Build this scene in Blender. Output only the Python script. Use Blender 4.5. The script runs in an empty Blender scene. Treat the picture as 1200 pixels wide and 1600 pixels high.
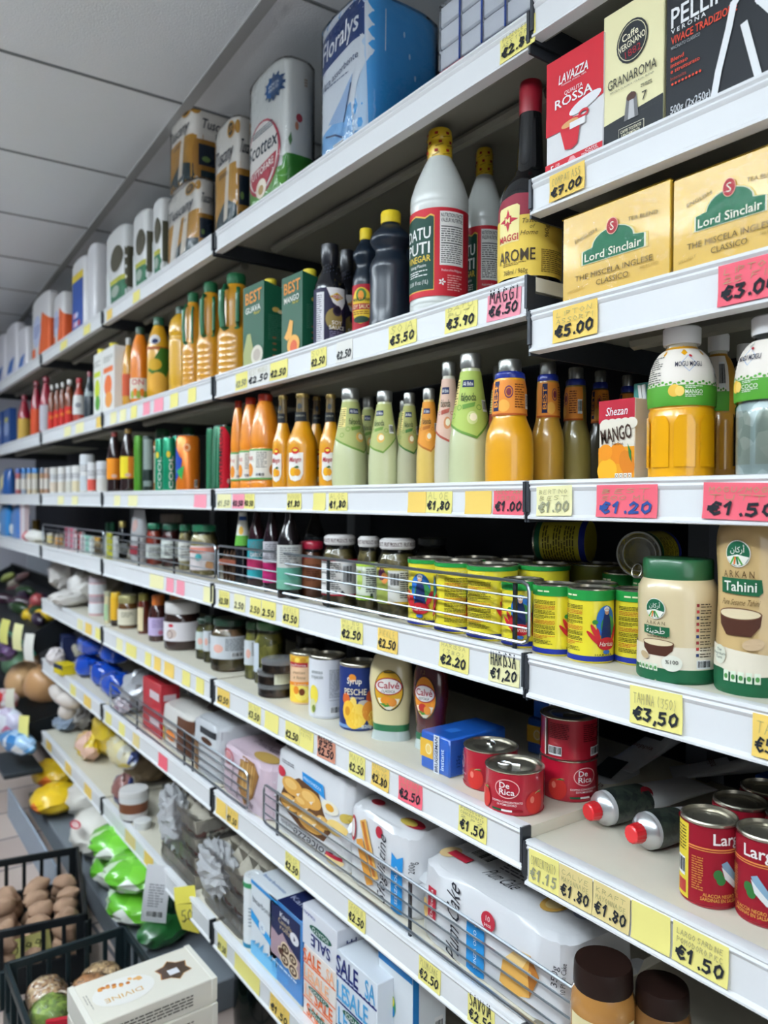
import bpy, math, random
from mathutils import Vector, Matrix
from mathutils.geometry import tessellate_polygon
sc = bpy.context.scene
COL = sc.collection
rng = random.Random(7)
# ---------------------------------------------------------------- camera
D, H, F = .81, 1.45, 1200.0            # distance to the shelf front, eye height, focal length in px
TH, PT, RO = math.atan(860 / 1200), 15 / 1200, math.radians(.35)
VW = Vector((-math.cos(TH) * math.cos(PT), math.sin(TH) * math.cos(PT), -math.sin(PT)))
R0 = Vector((math.sin(TH), math.cos(TH), 0)); U0 = R0.cross(VW)
RT = R0 * math.cos(RO) + U0 * math.sin(RO)
UP = U0 * math.cos(RO) - R0 * math.sin(RO)
cam = bpy.data.cameras.new('camera'); camo = bpy.data.objects.new('camera', cam); COL.objects.link(camo)
mw = Matrix((RT, UP, -VW)).transposed().to_4x4(); mw.translation = Vector((0, -D, H)); camo.matrix_world = mw
cam.sensor_fit = 'VERTICAL'; cam.sensor_height = 36; cam.sensor_width = 27; cam.lens = 27.0
cam.clip_start = .05; cam.clip_end = 60
cam.dof.use_dof = True; cam.dof.focus_distance = 1.06; cam.dof.aperture_fstop = 4.4
sc.camera = camo
# ---------------------------------------------------------------- light and exposure
W = bpy.data.worlds.new('world'); sc.world = W; W.use_nodes = True
bg = W.node_tree.nodes['Background']; bg.inputs[0].default_value = (.80, .90, 1, 1); bg.inputs[1].default_value = .17
def area_light(name, x, y, z, sx, sy, power, col=(.87, .95, 1), rot=(0, 0, 0)):
    l = bpy.data.lights.new(name, 'AREA'); l.shape = 'RECTANGLE'; l.size = sx; l.size_y = sy
    l.energy = power; l.color = col
    o = bpy.data.objects.new(name, l); COL.objects.link(o); o.location = (x, y, z); o.rotation_euler = rot
    return o
CEIL = H + 1.13
for i, (lx, pw) in enumerate(((.35, 15), (-1.15, 15), (-2.65, 15), (-4.15, 14))):
    area_light('ceiling_light', lx, -1.62, CEIL - .12, 1.2, .30, pw)          # luminaires over the aisle: down
    area_light('ceiling_fill_side', lx, -1.57, CEIL - .14, 1.2, .07, pw * .25, rot=(math.radians(90), 0, 0))  # added side fill, throws light sideways onto the top shelf goods
    area_light('ceiling_fill_up', lx, -1.62, CEIL - .16, 1.2, .30, pw * 5.0, rot=(math.pi, 0, 0))   # added unseen uplight to brighten the ceiling
area_light('shop_window_daylight', 1.75, -1.0, 1.75, 1.5, 1.9, 27, (.93, .97, 1), (math.radians(90), 0, math.radians(90)))
vs = sc.view_settings; vs.view_transform = 'Standard'; vs.look = 'None'; vs.gamma = 1; vs.exposure = -.47
# ---------------------------------------------------------------- pixel -> place helpers
def ray(px, py): return VW + RT * ((px - 600) / F) - UP * ((py - 800) / F)
ORG = Vector((0, -D, H))
def at(px, py, y=0.0):
    d = ray(px, py); return ORG + d * ((D + y) / d.y)
def onz(px, py, z):
    d = ray(px, py); return ORG + d * ((z - H) / d.z)
def atx(px, py, x):
    d = ray(px, py); return ORG + d * (x / d.x)
def dep(p): return (p - ORG).dot(VW)
# ---------------------------------------------------------------- materials
_M = {}
def lin(c): return tuple((x / 12.92 if x <= .04045 else ((x + .055) / 1.055) ** 2.4) for x in c)
def hexc(h):
    h = h.lstrip('#'); return lin(tuple(int(h[i:i + 2], 16) / 255 for i in (0, 2, 4)))
def M(h, rough=.45, metal=0., coat=0., noise=0., nscale=30., bump=0., bscale=60.):
    k = (h, rough, metal, coat, noise, nscale, bump, bscale)
    if k in _M: return _M[k]
    m = bpy.data.materials.new('mat_' + h); m.use_nodes = True; nt = m.node_tree; b = nt.nodes['Principled BSDF']
    c = hexc(h); b.inputs['Base Color'].default_value = (*c, 1); b.inputs['Roughness'].default_value = rough
    b.inputs['Metallic'].default_value = metal; b.inputs['Coat Weight'].default_value = coat; b.inputs['Coat Roughness'].default_value = .04
    if not coat and not metal and rough > .37: b.inputs['Specular IOR Level'].default_value = .22
    if noise or bump:
        tc = nt.nodes.new('ShaderNodeTexCoord')
    if noise:
        n = nt.nodes.new('ShaderNodeTexNoise'); n.inputs['Scale'].default_value = nscale; n.inputs['Detail'].default_value = 4
        nt.links.new(tc.outputs['Object'], n.inputs['Vector'])
        x = nt.nodes.new('ShaderNodeMix'); x.data_type = 'RGBA'
        x.inputs[6].default_value = tuple(v * (1 - noise) for v in c) + (1,)
        x.inputs[7].default_value = tuple(min(1, v * (1 + noise)) for v in c) + (1,)
        nt.links.new(n.outputs['Fac'], x.inputs[0]); nt.links.new(x.outputs[2], b.inputs['Base Color'])
    if bump:
        n2 = nt.nodes.new('ShaderNodeTexNoise'); n2.inputs['Scale'].default_value = bscale; n2.inputs['Detail'].default_value = 3
        nt.links.new(tc.outputs['Object'], n2.inputs['Vector'])
        bp = nt.nodes.new('ShaderNodeBump'); bp.inputs['Strength'].default_value = min(1, bump); bp.inputs['Distance'].default_value = .004
        nt.links.new(n2.outputs['Fac'], bp.inputs['Height']); nt.links.new(bp.outputs['Normal'], b.inputs['Normal'])
    _M[k] = m; return m
def MM(cols, scale=60., rough=.4, coat=.6, kind='v'):
    """mottled contents: two or three colours in cells (pickles, seeds, beans)"""
    k = ('mm', tuple(cols), scale, rough, coat, kind)
    if k in _M: return _M[k]
    m = bpy.data.materials.new('mat_mottled'); m.use_nodes = True; nt = m.node_tree; b = nt.nodes['Principled BSDF']
    tc = nt.nodes.new('ShaderNodeTexCoord')
    v = nt.nodes.new('ShaderNodeTexVoronoi' if kind == 'v' else 'ShaderNodeTexNoise'); v.inputs['Scale'].default_value = scale
    nt.links.new(tc.outputs['Object'], v.inputs['Vector'])
    r = nt.nodes.new('ShaderNodeValToRGB'); e = r.color_ramp.elements
    while len(e) < len(cols): e.new(.5)
    for i, c in enumerate(cols):
        e[i].position = (.15 + .7 * i / max(1, len(cols) - 1)) if kind == 'v' else (.35 + .3 * i / max(1, len(cols) - 1)); e[i].color = (*hexc(c), 1)
    nt.links.new(v.outputs['Color' if kind == 'v' else 'Fac'], r.inputs[0]); nt.links.new(r.outputs[0], b.inputs['Base Color'])
    b.inputs['Roughness'].default_value = rough; b.inputs['Coat Weight'].default_value = coat; b.inputs['Coat Roughness'].default_value = .04
    _M[k] = m; return m
def CLEAR(h='ffffff', bump=0., bscale=40., rough=.03, cover=0., ior=1.5):
    """thin clear glass or film: transparent with a fresnel gloss"""
    k = ('clear', h, bump, bscale, rough, cover, ior)
    if k in _M: return _M[k]
    m = bpy.data.materials.new('mat_clear'); m.use_nodes = True; nt = m.node_tree; nt.nodes.clear()
    o = nt.nodes.new('ShaderNodeOutputMaterial'); t = nt.nodes.new('ShaderNodeBsdfTransparent'); t.inputs[0].default_value = (*hexc(h), 1)
    g = nt.nodes.new('ShaderNodeBsdfGlossy'); g.inputs['Roughness'].default_value = rough
    fr = nt.nodes.new('ShaderNodeFresnel'); fr.inputs[0].default_value = ior
    mx = nt.nodes.new('ShaderNodeMixShader'); nt.links.new(fr.outputs[0], mx.inputs[0]); nt.links.new(t.outputs[0], mx.inputs[1]); nt.links.new(g.outputs[0], mx.inputs[2])
    last = mx
    if cover:
        df = nt.nodes.new('ShaderNodeBsdfDiffuse'); df.inputs[0].default_value = (.85, .87, .9, 1)
        m2 = nt.nodes.new('ShaderNodeMixShader'); m2.inputs[0].default_value = cover
        nt.links.new(mx.outputs[0], m2.inputs[1]); nt.links.new(df.outputs[0], m2.inputs[2]); last = m2
    if bump:
        tc = nt.nodes.new('ShaderNodeTexCoord'); n2 = nt.nodes.new('ShaderNodeTexNoise'); n2.inputs['Scale'].default_value = bscale; n2.inputs['Detail'].default_value = 3
        nt.links.new(tc.outputs['Object'], n2.inputs['Vector'])
        bp = nt.nodes.new('ShaderNodeBump'); bp.inputs['Strength'].default_value = bump; bp.inputs['Distance'].default_value = .01
        nt.links.new(n2.outputs['Fac'], bp.inputs['Height']); nt.links.new(bp.outputs['Normal'], g.inputs['Normal']); nt.links.new(bp.outputs['Normal'], fr.inputs['Normal'])
    nt.links.new(last.outputs[0], o.inputs[0]); _M[k] = m; return m
WHITE = 'eeeff0'; INK = '15181c'; CREAM = 'd9d3c0'
GLASS = CLEAR(); FILM = CLEAR(bump=.6, bscale=45); TIN = M('b9b4a6', .25, .9); STEEL = M('c4c8cc', .22, 1.)
# ---------------------------------------------------------------- mesh building
class MB:
    def __init__(s): s.v = []; s.f = []; s.mi = []; s.mats = []
    def add(s, vs, fs, m):
        b = len(s.v); s.v += [tuple(p) for p in vs]
        if m not in s.mats: s.mats.append(m)
        i = s.mats.index(m)
        for f in fs: s.f.append(tuple(b + k for k in f)); s.mi.append(i)
    def build(s, name, parent=None, loc=None, sharp=38, rz=0):
        me = bpy.data.meshes.new(name); me.from_pydata(s.v, [], s.f)
        for m in s.mats: me.materials.append(m)
        me.polygons.foreach_set('material_index', s.mi)
        me.polygons.foreach_set('use_smooth', [True] * len(s.f))
        me.set_sharp_from_angle(angle=math.radians(sharp)); me.update()
        o = bpy.data.objects.new(name, me); COL.objects.link(o)
        if parent: o.parent = parent
        if loc is not None: o.location = loc
        if rz: o.rotation_euler = (0, 0, math.radians(rz))
        return o
def lathe(mb, prof, m, n=22, c=(0, 0, 0), top=True):
    """prof: (r, z[, material from here up]); caps the ends"""
    vs = []; rings = []; cx, cy, cz = c; cur = m
    for p in prof:
        r, z = p[0], p[1]
        if r < 1e-6: rings.append([len(vs)]); vs.append((cx, cy, cz + z))
        else:
            rings.append(list(range(len(vs), len(vs) + n)))
            vs += [(cx + r * math.cos(2 * math.pi * k / n), cy + r * math.sin(2 * math.pi * k / n), cz + z) for k in range(n)]
    by = {}
    for i in range(len(prof) - 1):
        if len(prof[i]) > 2: cur = prof[i][2]
        a, b = rings[i], rings[i + 1]; fs = by.setdefault(cur, [])
        if len(a) == 1 and len(b) == 1: continue
        for k in range(n):
            k2 = (k + 1) % n
            if len(a) == 1: fs.append((a[0], b[k2], b[k]))
            elif len(b) == 1: fs.append((a[k], a[k2], b[0]))
            else: fs.append((a[k], a[k2], b[k2], b[k]))
    first = prof[0][2] if len(prof[0]) > 2 else m
    if len(rings[0]) > 1: by.setdefault(first, []).append(tuple(reversed(rings[0])))
    if top and len(rings[-1]) > 1: by.setdefault(cur, []).append(tuple(rings[-1]))
    for mm, fs in by.items():
        used = sorted({i for f in fs for i in f}); mp = {u: j for j, u in enumerate(used)}
        mb.add([vs[u] for u in used], [tuple(mp[i] for i in f) for f in fs], mm)
def sel(hw, hd, e, k, n):
    t = -math.pi / 2 + 2 * math.pi * k / n; c, s_ = math.cos(t), math.sin(t)
    return (hw * math.copysign(abs(c) ** (2 / e), c), hd * math.copysign(abs(s_) ** (2 / e), s_))
def loft(mb, secs, m, n=32, jit=0., seed=1):
    """secs: (z, half width, half depth, exponent[, material]); superellipse sections with caps"""
    rr = random.Random(seed); cur = m; vs = []
    for q in secs:
        z, hw, hd, e = q[:4]
        for k in range(n):
            x, y = sel(hw, hd, e, k, n); vs.append((x + rr.uniform(-jit, jit), y + rr.uniform(-jit, jit), z + rr.uniform(-jit, jit)))
    by = {}
    for i in range(len(secs) - 1):
        if len(secs[i]) > 4: cur = secs[i][4]
        for k in range(n):
            k2 = (k + 1) % n; by.setdefault(cur, []).append((i * n + k, i * n + k2, (i + 1) * n + k2, (i + 1) * n + k))
    first = secs[0][4] if len(secs[0]) > 4 else m
    by.setdefault(first, []).append(tuple(reversed(range(n)))); b = (len(secs) - 1) * n
    by.setdefault(cur, []).append(tuple(range(b, b + n)))
    for mm, fs in by.items():
        used = sorted({i for f in fs for i in f}); mp = {u: j for j, u in enumerate(used)}
        mb.add([vs[u] for u in used], [tuple(mp[i] for i in f) for f in fs], mm)
def box(mb, x0, x1, y0, y1, z0, z1, m, b=0.):
    if b <= 0:
        vs = [(x, y, z) for z in (z0, z1) for y in (y0, y1) for x in (x0, x1)]
        mb.add(vs, [(0, 2, 3, 1), (4, 5, 7, 6), (0, 1, 5, 4), (2, 6, 7, 3), (0, 4, 6, 2), (1, 3, 7, 5)], m); return
    vs = []; ix = {}
    for i, x in enumerate((x0, x1)):
        for j, y in enumerate((y0, y1)):
            for k, z in enumerate((z0, z1)):
                dx = b if i == 0 else -b; dy = b if j == 0 else -b; dz = b if k == 0 else -b
                for a, p in enumerate(((x, y + dy, z + dz), (x + dx, y, z + dz), (x + dx, y + dy, z))):
                    ix[i, j, k, a] = len(vs); vs.append(p)
    g = lambda *a: ix[a]; fs = []
    for i in (0, 1):
        q = [g(i, 0, 0, 0), g(i, 1, 0, 0), g(i, 1, 1, 0), g(i, 0, 1, 0)]; fs.append(q if i else q[::-1])
        q = [g(0, i, 0, 1), g(1, i, 0, 1), g(1, i, 1, 1), g(0, i, 1, 1)]; fs.append(q[::-1] if i else q)
        q = [g(0, 0, i, 2), g(1, 0, i, 2), g(1, 1, i, 2), g(0, 1, i, 2)]; fs.append(q if i else q[::-1])
    for j in (0, 1):
        for k in (0, 1):
            fs.append([g(0, j, k, 1), g(1, j, k, 1), g(1, j, k, 2), g(0, j, k, 2)])
            fs.append([g(j, 0, k, 0), g(j, 1, k, 0), g(j, 1, k, 2), g(j, 0, k, 2)])
            fs.append([g(j, k, 0, 0), g(j, k, 1, 0), g(j, k, 1, 1), g(j, k, 0, 1)])
            for i in (0, 1): fs.append([g(i, j, k, 0), g(i, j, k, 1), g(i, j, k, 2)])
    cx = Vector(((x0 + x1) / 2, (y0 + y1) / 2, (z0 + z1) / 2)); out = []
    for f in set(tuple(f) for f in fs):
        p = [Vector(vs[i]) for i in f]; nn = (p[1] - p[0]).cross(p[2] - p[0]); ce = sum(p, Vector()) / len(p)
        out.append(f if nn.dot(ce - cx) > 0 else f[::-1])
    mb.add(vs, out, m)
def tube(mb, pts, r, m, n=6, closed=False):
    pts = [Vector(p) for p in pts]; L = len(pts); vs = []
    for i, p in enumerate(pts):
        a = pts[i - 1] if (i or closed) else p; b = pts[(i + 1) % L] if (i < L - 1 or closed) else p
        t = (b - a).normalized(); h = Vector((0, 0, 1)) if abs(t.z) < .9 else Vector((1, 0, 0))
        x = t.cross(h).normalized(); y = t.cross(x); rr = r[i] if isinstance(r, (list, tuple)) else r
        vs += [p + (x * math.cos(2 * math.pi * k / n) + y * math.sin(2 * math.pi * k / n)) * rr for k in range(n)]
    fs = []
    for i in range(L if closed else L - 1):
        j = (i + 1) % L
        for k in range(n): fs.append((i * n + k, j * n + k, j * n + (k + 1) % n, i * n + (k + 1) % n))
    if not closed: fs += [tuple(range(n)), tuple(reversed(range((L - 1) * n, L * n)))]
    mb.add(vs, fs, m)
def blob(mb, c, rx, ry, rz, m, n=14, k=9, jit=0., seed=1, e=2.0, tilt=0., yaw=0.):
    """closed rounded lump"""
    rr = random.Random(seed); vs = []; fs = []
    ph = [rr.uniform(0, 6.28) for _ in range(6)]
    mt = Matrix.Rotation(yaw, 3, 'Z') @ Matrix.Rotation(tilt, 3, 'Y')
    for i in range(k + 1):
        la = -math.pi / 2 + math.pi * i / k
        for j in range(n):
            lo = 2 * math.pi * j / n
            x, y, z = math.cos(la) * math.cos(lo), math.cos(la) * math.sin(lo), math.sin(la)
            q = lambda t: math.copysign(abs(t) ** (2 / e), t)
            s_ = 1 + jit * (math.sin(3 * lo + ph[0] + 2 * la) + math.sin(5 * la + ph[1] + lo) + .7 * math.sin(7 * lo + ph[2]) * math.cos(la)) / 2
            p = mt @ Vector((q(x) * rx * s_, q(y) * ry * s_, q(z) * rz * s_)); vs.append((c[0] + p.x, c[1] + p.y, c[2] + p.z))
    for i in range(k):
        for j in range(n): fs.append((i * n + j, i * n + (j + 1) % n, (i + 1) * n + (j + 1) % n, (i + 1) * n + j))
    mb.add(vs, fs, m)
def crumple(mb, c, rx, ry, rz, m, seed=1, n=22, k=14, amp=.25):
    """creased plastic lump with sharp folds"""
    rr = random.Random(seed); vs = []; fs = []
    for i in range(k + 1):
        la = -math.pi / 2 + math.pi * i / k
        for j in range(n):
            lo = 2 * math.pi * j / n; s_ = 1 + rr.uniform(-amp, amp)
            vs.append((c[0] + math.cos(la) * math.cos(lo) * rx * s_, c[1] + math.cos(la) * math.sin(lo) * ry * s_, c[2] + math.sin(la) * rz * s_))
    for i in range(k):
        for j in range(n):
            a, b, cc, d = i * n + j, i * n + (j + 1) % n, (i + 1) * n + (j + 1) % n, (i + 1) * n + j
            fs += [(a, b, cc), (a, cc, d)]
    mb.add(vs, fs, m)
# ---------------------------------------------------------------- things, parts
def props(o, label, cat, group=None, kind=None):
    if label: o['label'] = label
    if cat: o['category'] = cat
    if group: o['group'] = group
    if kind: o['kind'] = kind
    return o
def thing(name, label, cat, loc=(0, 0, 0), rz=0, group=None):
    o = bpy.data.objects.new(name, None); COL.objects.link(o); o.empty_display_size = .02
    o.location = loc; o.rotation_euler = (0, 0, math.radians(rz)); return props(o, label, cat, group)
def struct(name, mb): o = mb.build(name); o['kind'] = 'structure'; return o
# ---------------------------------------------------------------- printing on surfaces
_T = {}
_tc = bpy.data.curves.new('lettering', 'FONT'); _tc.resolution_u = 2; _to = bpy.data.objects.new('lettering', _tc)
def glyphs(s, bold):
    k = (s, bold)
    if k not in _T:
        _tc.body = s; _tc.offset = bold * .35; me = bpy.data.meshes.new_from_object(_to)
        vs = [(v.co.x / .69, v.co.y / .69) for v in me.vertices]; fs = [tuple(p.vertices) for p in me.polygons]
        bpy.data.meshes.remove(me)
        if vs:
            x0 = min(v[0] for v in vs); x1 = max(v[0] for v in vs)
            vs = [(v[0] - (x0 + x1) / 2, v[1] - .5) for v in vs]; w = x1 - x0
        else: w = 1
        _T[k] = (vs, fs, w)
    return _T[k]
def cylmap(R, z0=0):
    Rf = R if callable(R) else (lambda z: R); Rr = Rf(z0) if callable(R) else R
    def f(u, v, o): a = u / Rr; r = Rf(v) + o; return (r * math.sin(a), -r * math.cos(a), v)
    f.curved = min(.009, Rr * .24); f.bias = .0006; return f
def flat(o, ux, uz, nn):
    o, ux, uz, nn = Vector(o), Vector(ux), Vector(uz), Vector(nn)
    def f(u, v, k): return o + ux * u + uz * v + nn * k
    f.curved = 0; return f
def front(x0, y, z0): return flat((x0, y, z0), (1, 0, 0), (0, 0, 1), (0, -1, 0))
def right(x, y0, z0): return flat((x, y0, z0), (0, 1, 0), (0, 0, 1), (1, 0, 0))
def topm(x0, y0, z): return flat((x0, y0, z), (1, 0, 0), (0, 1, 0), (0, 0, 1))
def loftmap(secs, side='f', ml=.012):
    def val(z):
        if z <= secs[0][0]: return secs[0][1:4]
        for a, b in zip(secs, secs[1:]):
            if z <= b[0]:
                t = (z - a[0]) / max(1e-9, b[0] - a[0]); return tuple(a[i] + (b[i] - a[i]) * t for i in (1, 2, 3))
        return secs[-1][1:4]
    def f(u, v, o):
        hw, hd, e = val(v)
        if side == 'f':
            k = max(-.995, min(.995, u / hw)); return (hw * k, -hd * (1 - abs(k) ** e) ** (1 / e) - o, v)
        k = max(-.995, min(.995, u / hd)); return (hw * (1 - abs(k) ** e) ** (1 / e) + o, hd * k, v)
    f.curved = ml; f.bias = .0008; return f
class Lab:
    def __init__(s, mp, mb=None, l0=0): s.mp = mp; s.mb = mb or MB(); s.l0 = l0; s.k = 0
    def emit(s, vs, fs, m, layer, ml=None):
        ml = s.mp.curved if ml is None else ml
        if ml:
            vs = list(vs); cache = {}; todo = []
            for f in fs:
                for i in range(1, len(f) - 1): todo.append((f[0], f[i], f[i + 1]))
            out = []; g = 0
            while todo and g < 20000:
                g += 1; t = todo.pop(); d = []
                for i in range(3):
                    a, b = vs[t[i]], vs[t[(i + 1) % 3]]; d.append((a[0] - b[0]) ** 2 + .15 * (a[1] - b[1]) ** 2)
                i = d.index(max(d))
                if d[i] <= ml * ml: out.append(t); continue
                a, b, c = t[i], t[(i + 1) % 3], t[(i + 2) % 3]; k = (min(a, b), max(a, b))
                if k not in cache: cache[k] = len(vs); vs.append(((vs[a][0] + vs[b][0]) / 2, (vs[a][1] + vs[b][1]) / 2))
                q = cache[k]; todo += [(a, q, c), (q, b, c)]
            fs = out
        s.k = (s.k + 1) % 12; o = .0003 + .00032 * (layer + s.l0) + .000022 * s.k + getattr(s.mp, 'bias', 0)
        s.mb.add([s.mp(u, v, o) for u, v in vs], fs, m)
    def poly(s, pts, m, l=1):
        t = tessellate_polygon([[Vector((p[0], p[1], 0)) for p in pts]])
        out = []
        for f in t:
            a, b, c = (pts[i] for i in f); cr = (b[0] - a[0]) * (c[1] - a[1]) - (b[1] - a[1]) * (c[0] - a[0]); out.append(f if cr > 0 else f[::-1])
        s.emit(pts, out, m, l)
    def rect(s, u0, v0, u1, v1, m, l=1): s.emit([(u0, v0), (u1, v0), (u1, v1), (u0, v1)], [(0, 1, 2, 3)], m, l)
    def ell(s, u, v, a, b, m, l=1, n=20, rot=0):
        cr, sr = math.cos(math.radians(rot)), math.sin(math.radians(rot)); pts = []
        for k in range(n):
            x, y = a * math.cos(2 * math.pi * k / n), b * math.sin(2 * math.pi * k / n); pts.append((u + x * cr - y * sr, v + x * sr + y * cr))
        s.emit([(u, v)] + pts, [(0, 1 + k, 1 + (k + 1) % n) for k in range(n)], m, l)
    def ring(s, u, v, a, b, w, m, l=1, n=22):
        o = [(u + a * math.cos(2 * math.pi * k / n), v + b * math.sin(2 * math.pi * k / n)) for k in range(n)]
        i = [(u + (a - w) * math.cos(2 * math.pi * k / n), v + (b - w) * math.sin(2 * math.pi * k / n)) for k in range(n)]
        s.emit(o + i, [(k, (k + 1) % n, n + (k + 1) % n, n + k) for k in range(n)], m, l)
    def text(s, t, u, v, h, m, l=3, w=None, rot=0, sh=0., b=0., sx=1., al='c'):
        vs, fs, ww = glyphs(t, b)
        kx = (w / ww) if w else h * sx
        off = {'c': 0, 'l': ww / 2 * kx, 'r': -ww / 2 * kx}[al]
        cr, sr = math.cos(math.radians(rot)), math.sin(math.radians(rot)); out = []
        for x, y in vs:
            X, Y = x * kx + sh * y * h + off, y * h; out.append((u + X * cr - Y * sr, v + X * sr + Y * cr))
        s.emit(out, fs, m, l)
    def stroke(s, pts, w, m, l=3):
        vs = []; fs = []
        for (a, b), (c, d) in zip(pts, pts[1:]):
            L = math.hypot(c - a, d - b) or 1e-9; tx, ty = (c - a) / L, (d - b) / L; e = w * .38
            a, b, c, d = a - tx * e, b - ty * e, c + tx * e, d + ty * e; nx, ny = -ty * w / 2, tx * w / 2
            s.emit([(a - nx, b - ny), (c - nx, d - ny), (c + nx, d + ny), (a + nx, b + ny)], [(0, 1, 2, 3)], m, l, 0)
    def fine(s, u0, v0, u1, v1, n, m, l=2, seed=3):
        """rows of tiny illegible print"""
        rr = random.Random(seed); p = (v1 - v0) / n; vs = []; fs = []
        for i in range(n):
            y = v1 - (i + .5) * p; x = u0; e = u1 if rr.random() < .7 else u0 + (u1 - u0) * rr.uniform(.5, .95)
            while x < e:
                w = rr.uniform(.8, 2.6) * p; w = min(w, e - x)
                k = len(vs); vs += [(x, y - p * .22), (x + w, y - p * .22), (x + w, y + p * .22), (x, y + p * .22)]; fs.append((k, k + 1, k + 2, k + 3)); x += w + p * .35
        s.emit(vs, fs, m, l)
    def bars(s, u0, v0, u1, v1, l=2, seed=5, white=True):
        rr = random.Random(seed)
        if white: s.rect(u0, v0, u1, v1, M(WHITE), l)
        x = u0 + (u1 - u0) * .08; e = u1 - (u1 - u0) * .08; vs = []; fs = []; q = (u1 - u0) / 44
        while x < e:
            w = rr.choice((1, 1, 2, 3)) * q; k = len(vs); a = v0 + (v1 - v0) * .18; b = v1 - (v1 - v0) * .08
            vs += [(x, a), (x + w, a), (x + w, b), (x, b)]; fs.append((k, k + 1, k + 2, k + 3)); x += w + rr.choice((1, 1, 2)) * q
        s.emit(vs, fs, M(INK), l + 1)
    def build(s, name, parent): return s.mb.build(name, parent)
# hand lettering: strokes in a 0..1 box
HW = {'0': [[(.5, .95), (.15, .7), (.12, .3), (.4, .03), (.75, .25), (.8, .7), (.5, .95)]], '1': [[(.15, .65), (.5, .97), (.42, .02)]],
 '2': [[(.12, .75), (.4, .97), (.75, .75), (.5, .4), (.1, .05), (.85, .1)]], '3': [[(.12, .9), (.75, .92), (.4, .55), (.78, .35), (.5, .02), (.1, .12)]],
 '5': [[(.8, .95), (.25, .9), (.2, .55), (.65, .55), (.75, .25), (.45, .02), (.1, .1)]], '4': [[(.35, .95), (.12, .4), (.85, .42)], [(.65, .7), (.6, .02)]],
 '6': [[(.7, .95), (.2, .55), (.2, .15), (.6, .03), (.75, .35), (.25, .4)]], '7': [[(.1, .92), (.8, .92), (.35, .02)], [(.2, .5), (.75, .5)]],
 '8': [[(.7, .85), (.3, .95), (.2, .7), (.75, .3), (.5, .02), (.15, .2), (.75, .7), (.7, .85)]], '9': [[(.75, .8), (.35, .95), (.15, .65), (.5, .5), (.75, .8), (.6, .02)]],
 '\u20ac': [[(.85, .85), (.5, .97), (.22, .6), (.25, .25), (.55, .02), (.88, .18)], [(.02, .6), (.7, .62)], [(.02, .4), (.62, .42)]],
 ',': [[(.3, .12), (.15, -.15)]], '.': [[(.25, .1), (.3, .02)]], "'": [[(.25, .5), (.3, .4)]], '(': [[(.6, 1), (.35, .5), (.6, 0)]], ')': [[(.3, 1), (.55, .5), (.3, 0)]], '/': [[(.8, 1), (.1, 0)]],
 'A': [[(.05, 0), (.45, 1), (.85, 0)], [(.2, .4), (.72, .4)]], 'B': [[(.15, 0), (.15, 1), (.65, .8), (.2, .52), (.75, .28), (.15, 0)]], 'C': [[(.8, .85), (.4, 1), (.12, .5), (.4, 0), (.8, .12)]],
 'D': [[(.15, 0), (.15, 1), (.75, .6), (.65, .15), (.15, 0)]], 'E': [[(.8, 1), (.18, .97), (.15, .02), (.8, 0)], [(.15, .52), (.65, .52)]], 'F': [[(.8, 1), (.18, .97), (.15, 0)], [(.15, .52), (.65, .52)]],
 'G': [[(.8, .85), (.4, 1), (.12, .5), (.4, 0), (.8, .15), (.8, .48), (.5, .48)]], 'H': [[(.12, 1), (.12, 0)], [(.78, 1), (.78, 0)], [(.12, .5), (.78, .52)]], 'I': [[(.4, 1), (.4, 0)]],
 'K': [[(.15, 1), (.15, 0)], [(.75, 1), (.18, .45), (.8, 0)]], 'W': [[(.05, 1), (.25, 0), (.45, .6), (.65, 0), (.88, 1)]], 'L': [[(.15, 1), (.15, .02), (.75, 0)]], 'M': [[(.08, 0), (.15, 1), (.45, .4), (.78, 1), (.85, 0)]], 'N': [[(.12, 0), (.12, 1), (.75, 0), (.78, 1)]], 'O': [[(.45, 1), (.1, .5), (.45, 0), (.82, .5), (.45, 1)]],
 'P': [[(.15, 0), (.15, 1), (.75, .8), (.6, .5), (.15, .48)]], 'R': [[(.15, 0), (.15, 1), (.75, .8), (.6, .52), (.15, .48)], [(.4, .48), (.8, 0)]], 'S': [[(.75, .9), (.35, 1), (.15, .75), (.7, .3), (.5, .02), (.1, .1)]],
 'T': [[(.05, 1), (.85, .98)], [(.45, 1), (.42, 0)]], 'U': [[(.12, 1), (.15, .15), (.5, 0), (.78, .2), (.8, 1)]], 'V': [[(.08, 1), (.42, 0), (.8, 1)]], 'Y': [[(.1, 1), (.42, .5), (.8, 1)], [(.42, .5), (.4, 0)]], 'Z': [[(.1, 1), (.8, 1), (.1, 0), (.8, 0)]],
 '+': [[(.4, .8), (.4, .2)], [(.1, .5), (.7, .5)]], 'x': [[(.1, .6), (.7, 0)], [(.1, 0), (.7, .6)]]}
def hand(L, t, u0, v0, u1, h, w, m, l=3, seed=1):
    """handwritten line filling u0..u1, baseline v0"""
    rr = random.Random(hash(t) % 1000 if False else sum(map(ord, t)) + seed); adv = []
    for c in t: adv.append(.45 if c in ",.'I " else 1.)
    k = (u1 - u0) / sum(adv); x = u0
    for c, a in zip(t, adv):
        dy = rr.uniform(-.05, .05) * h; sl = rr.uniform(.0, .15)
        for pl in HW.get(c, []):
            L.stroke([(x + (p[0] * .92 + sl * p[1]) * k * (a if a > .5 else .9), v0 + dy + p[1] * h) for p in pl], w, m, l)
        x += a * k
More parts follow.
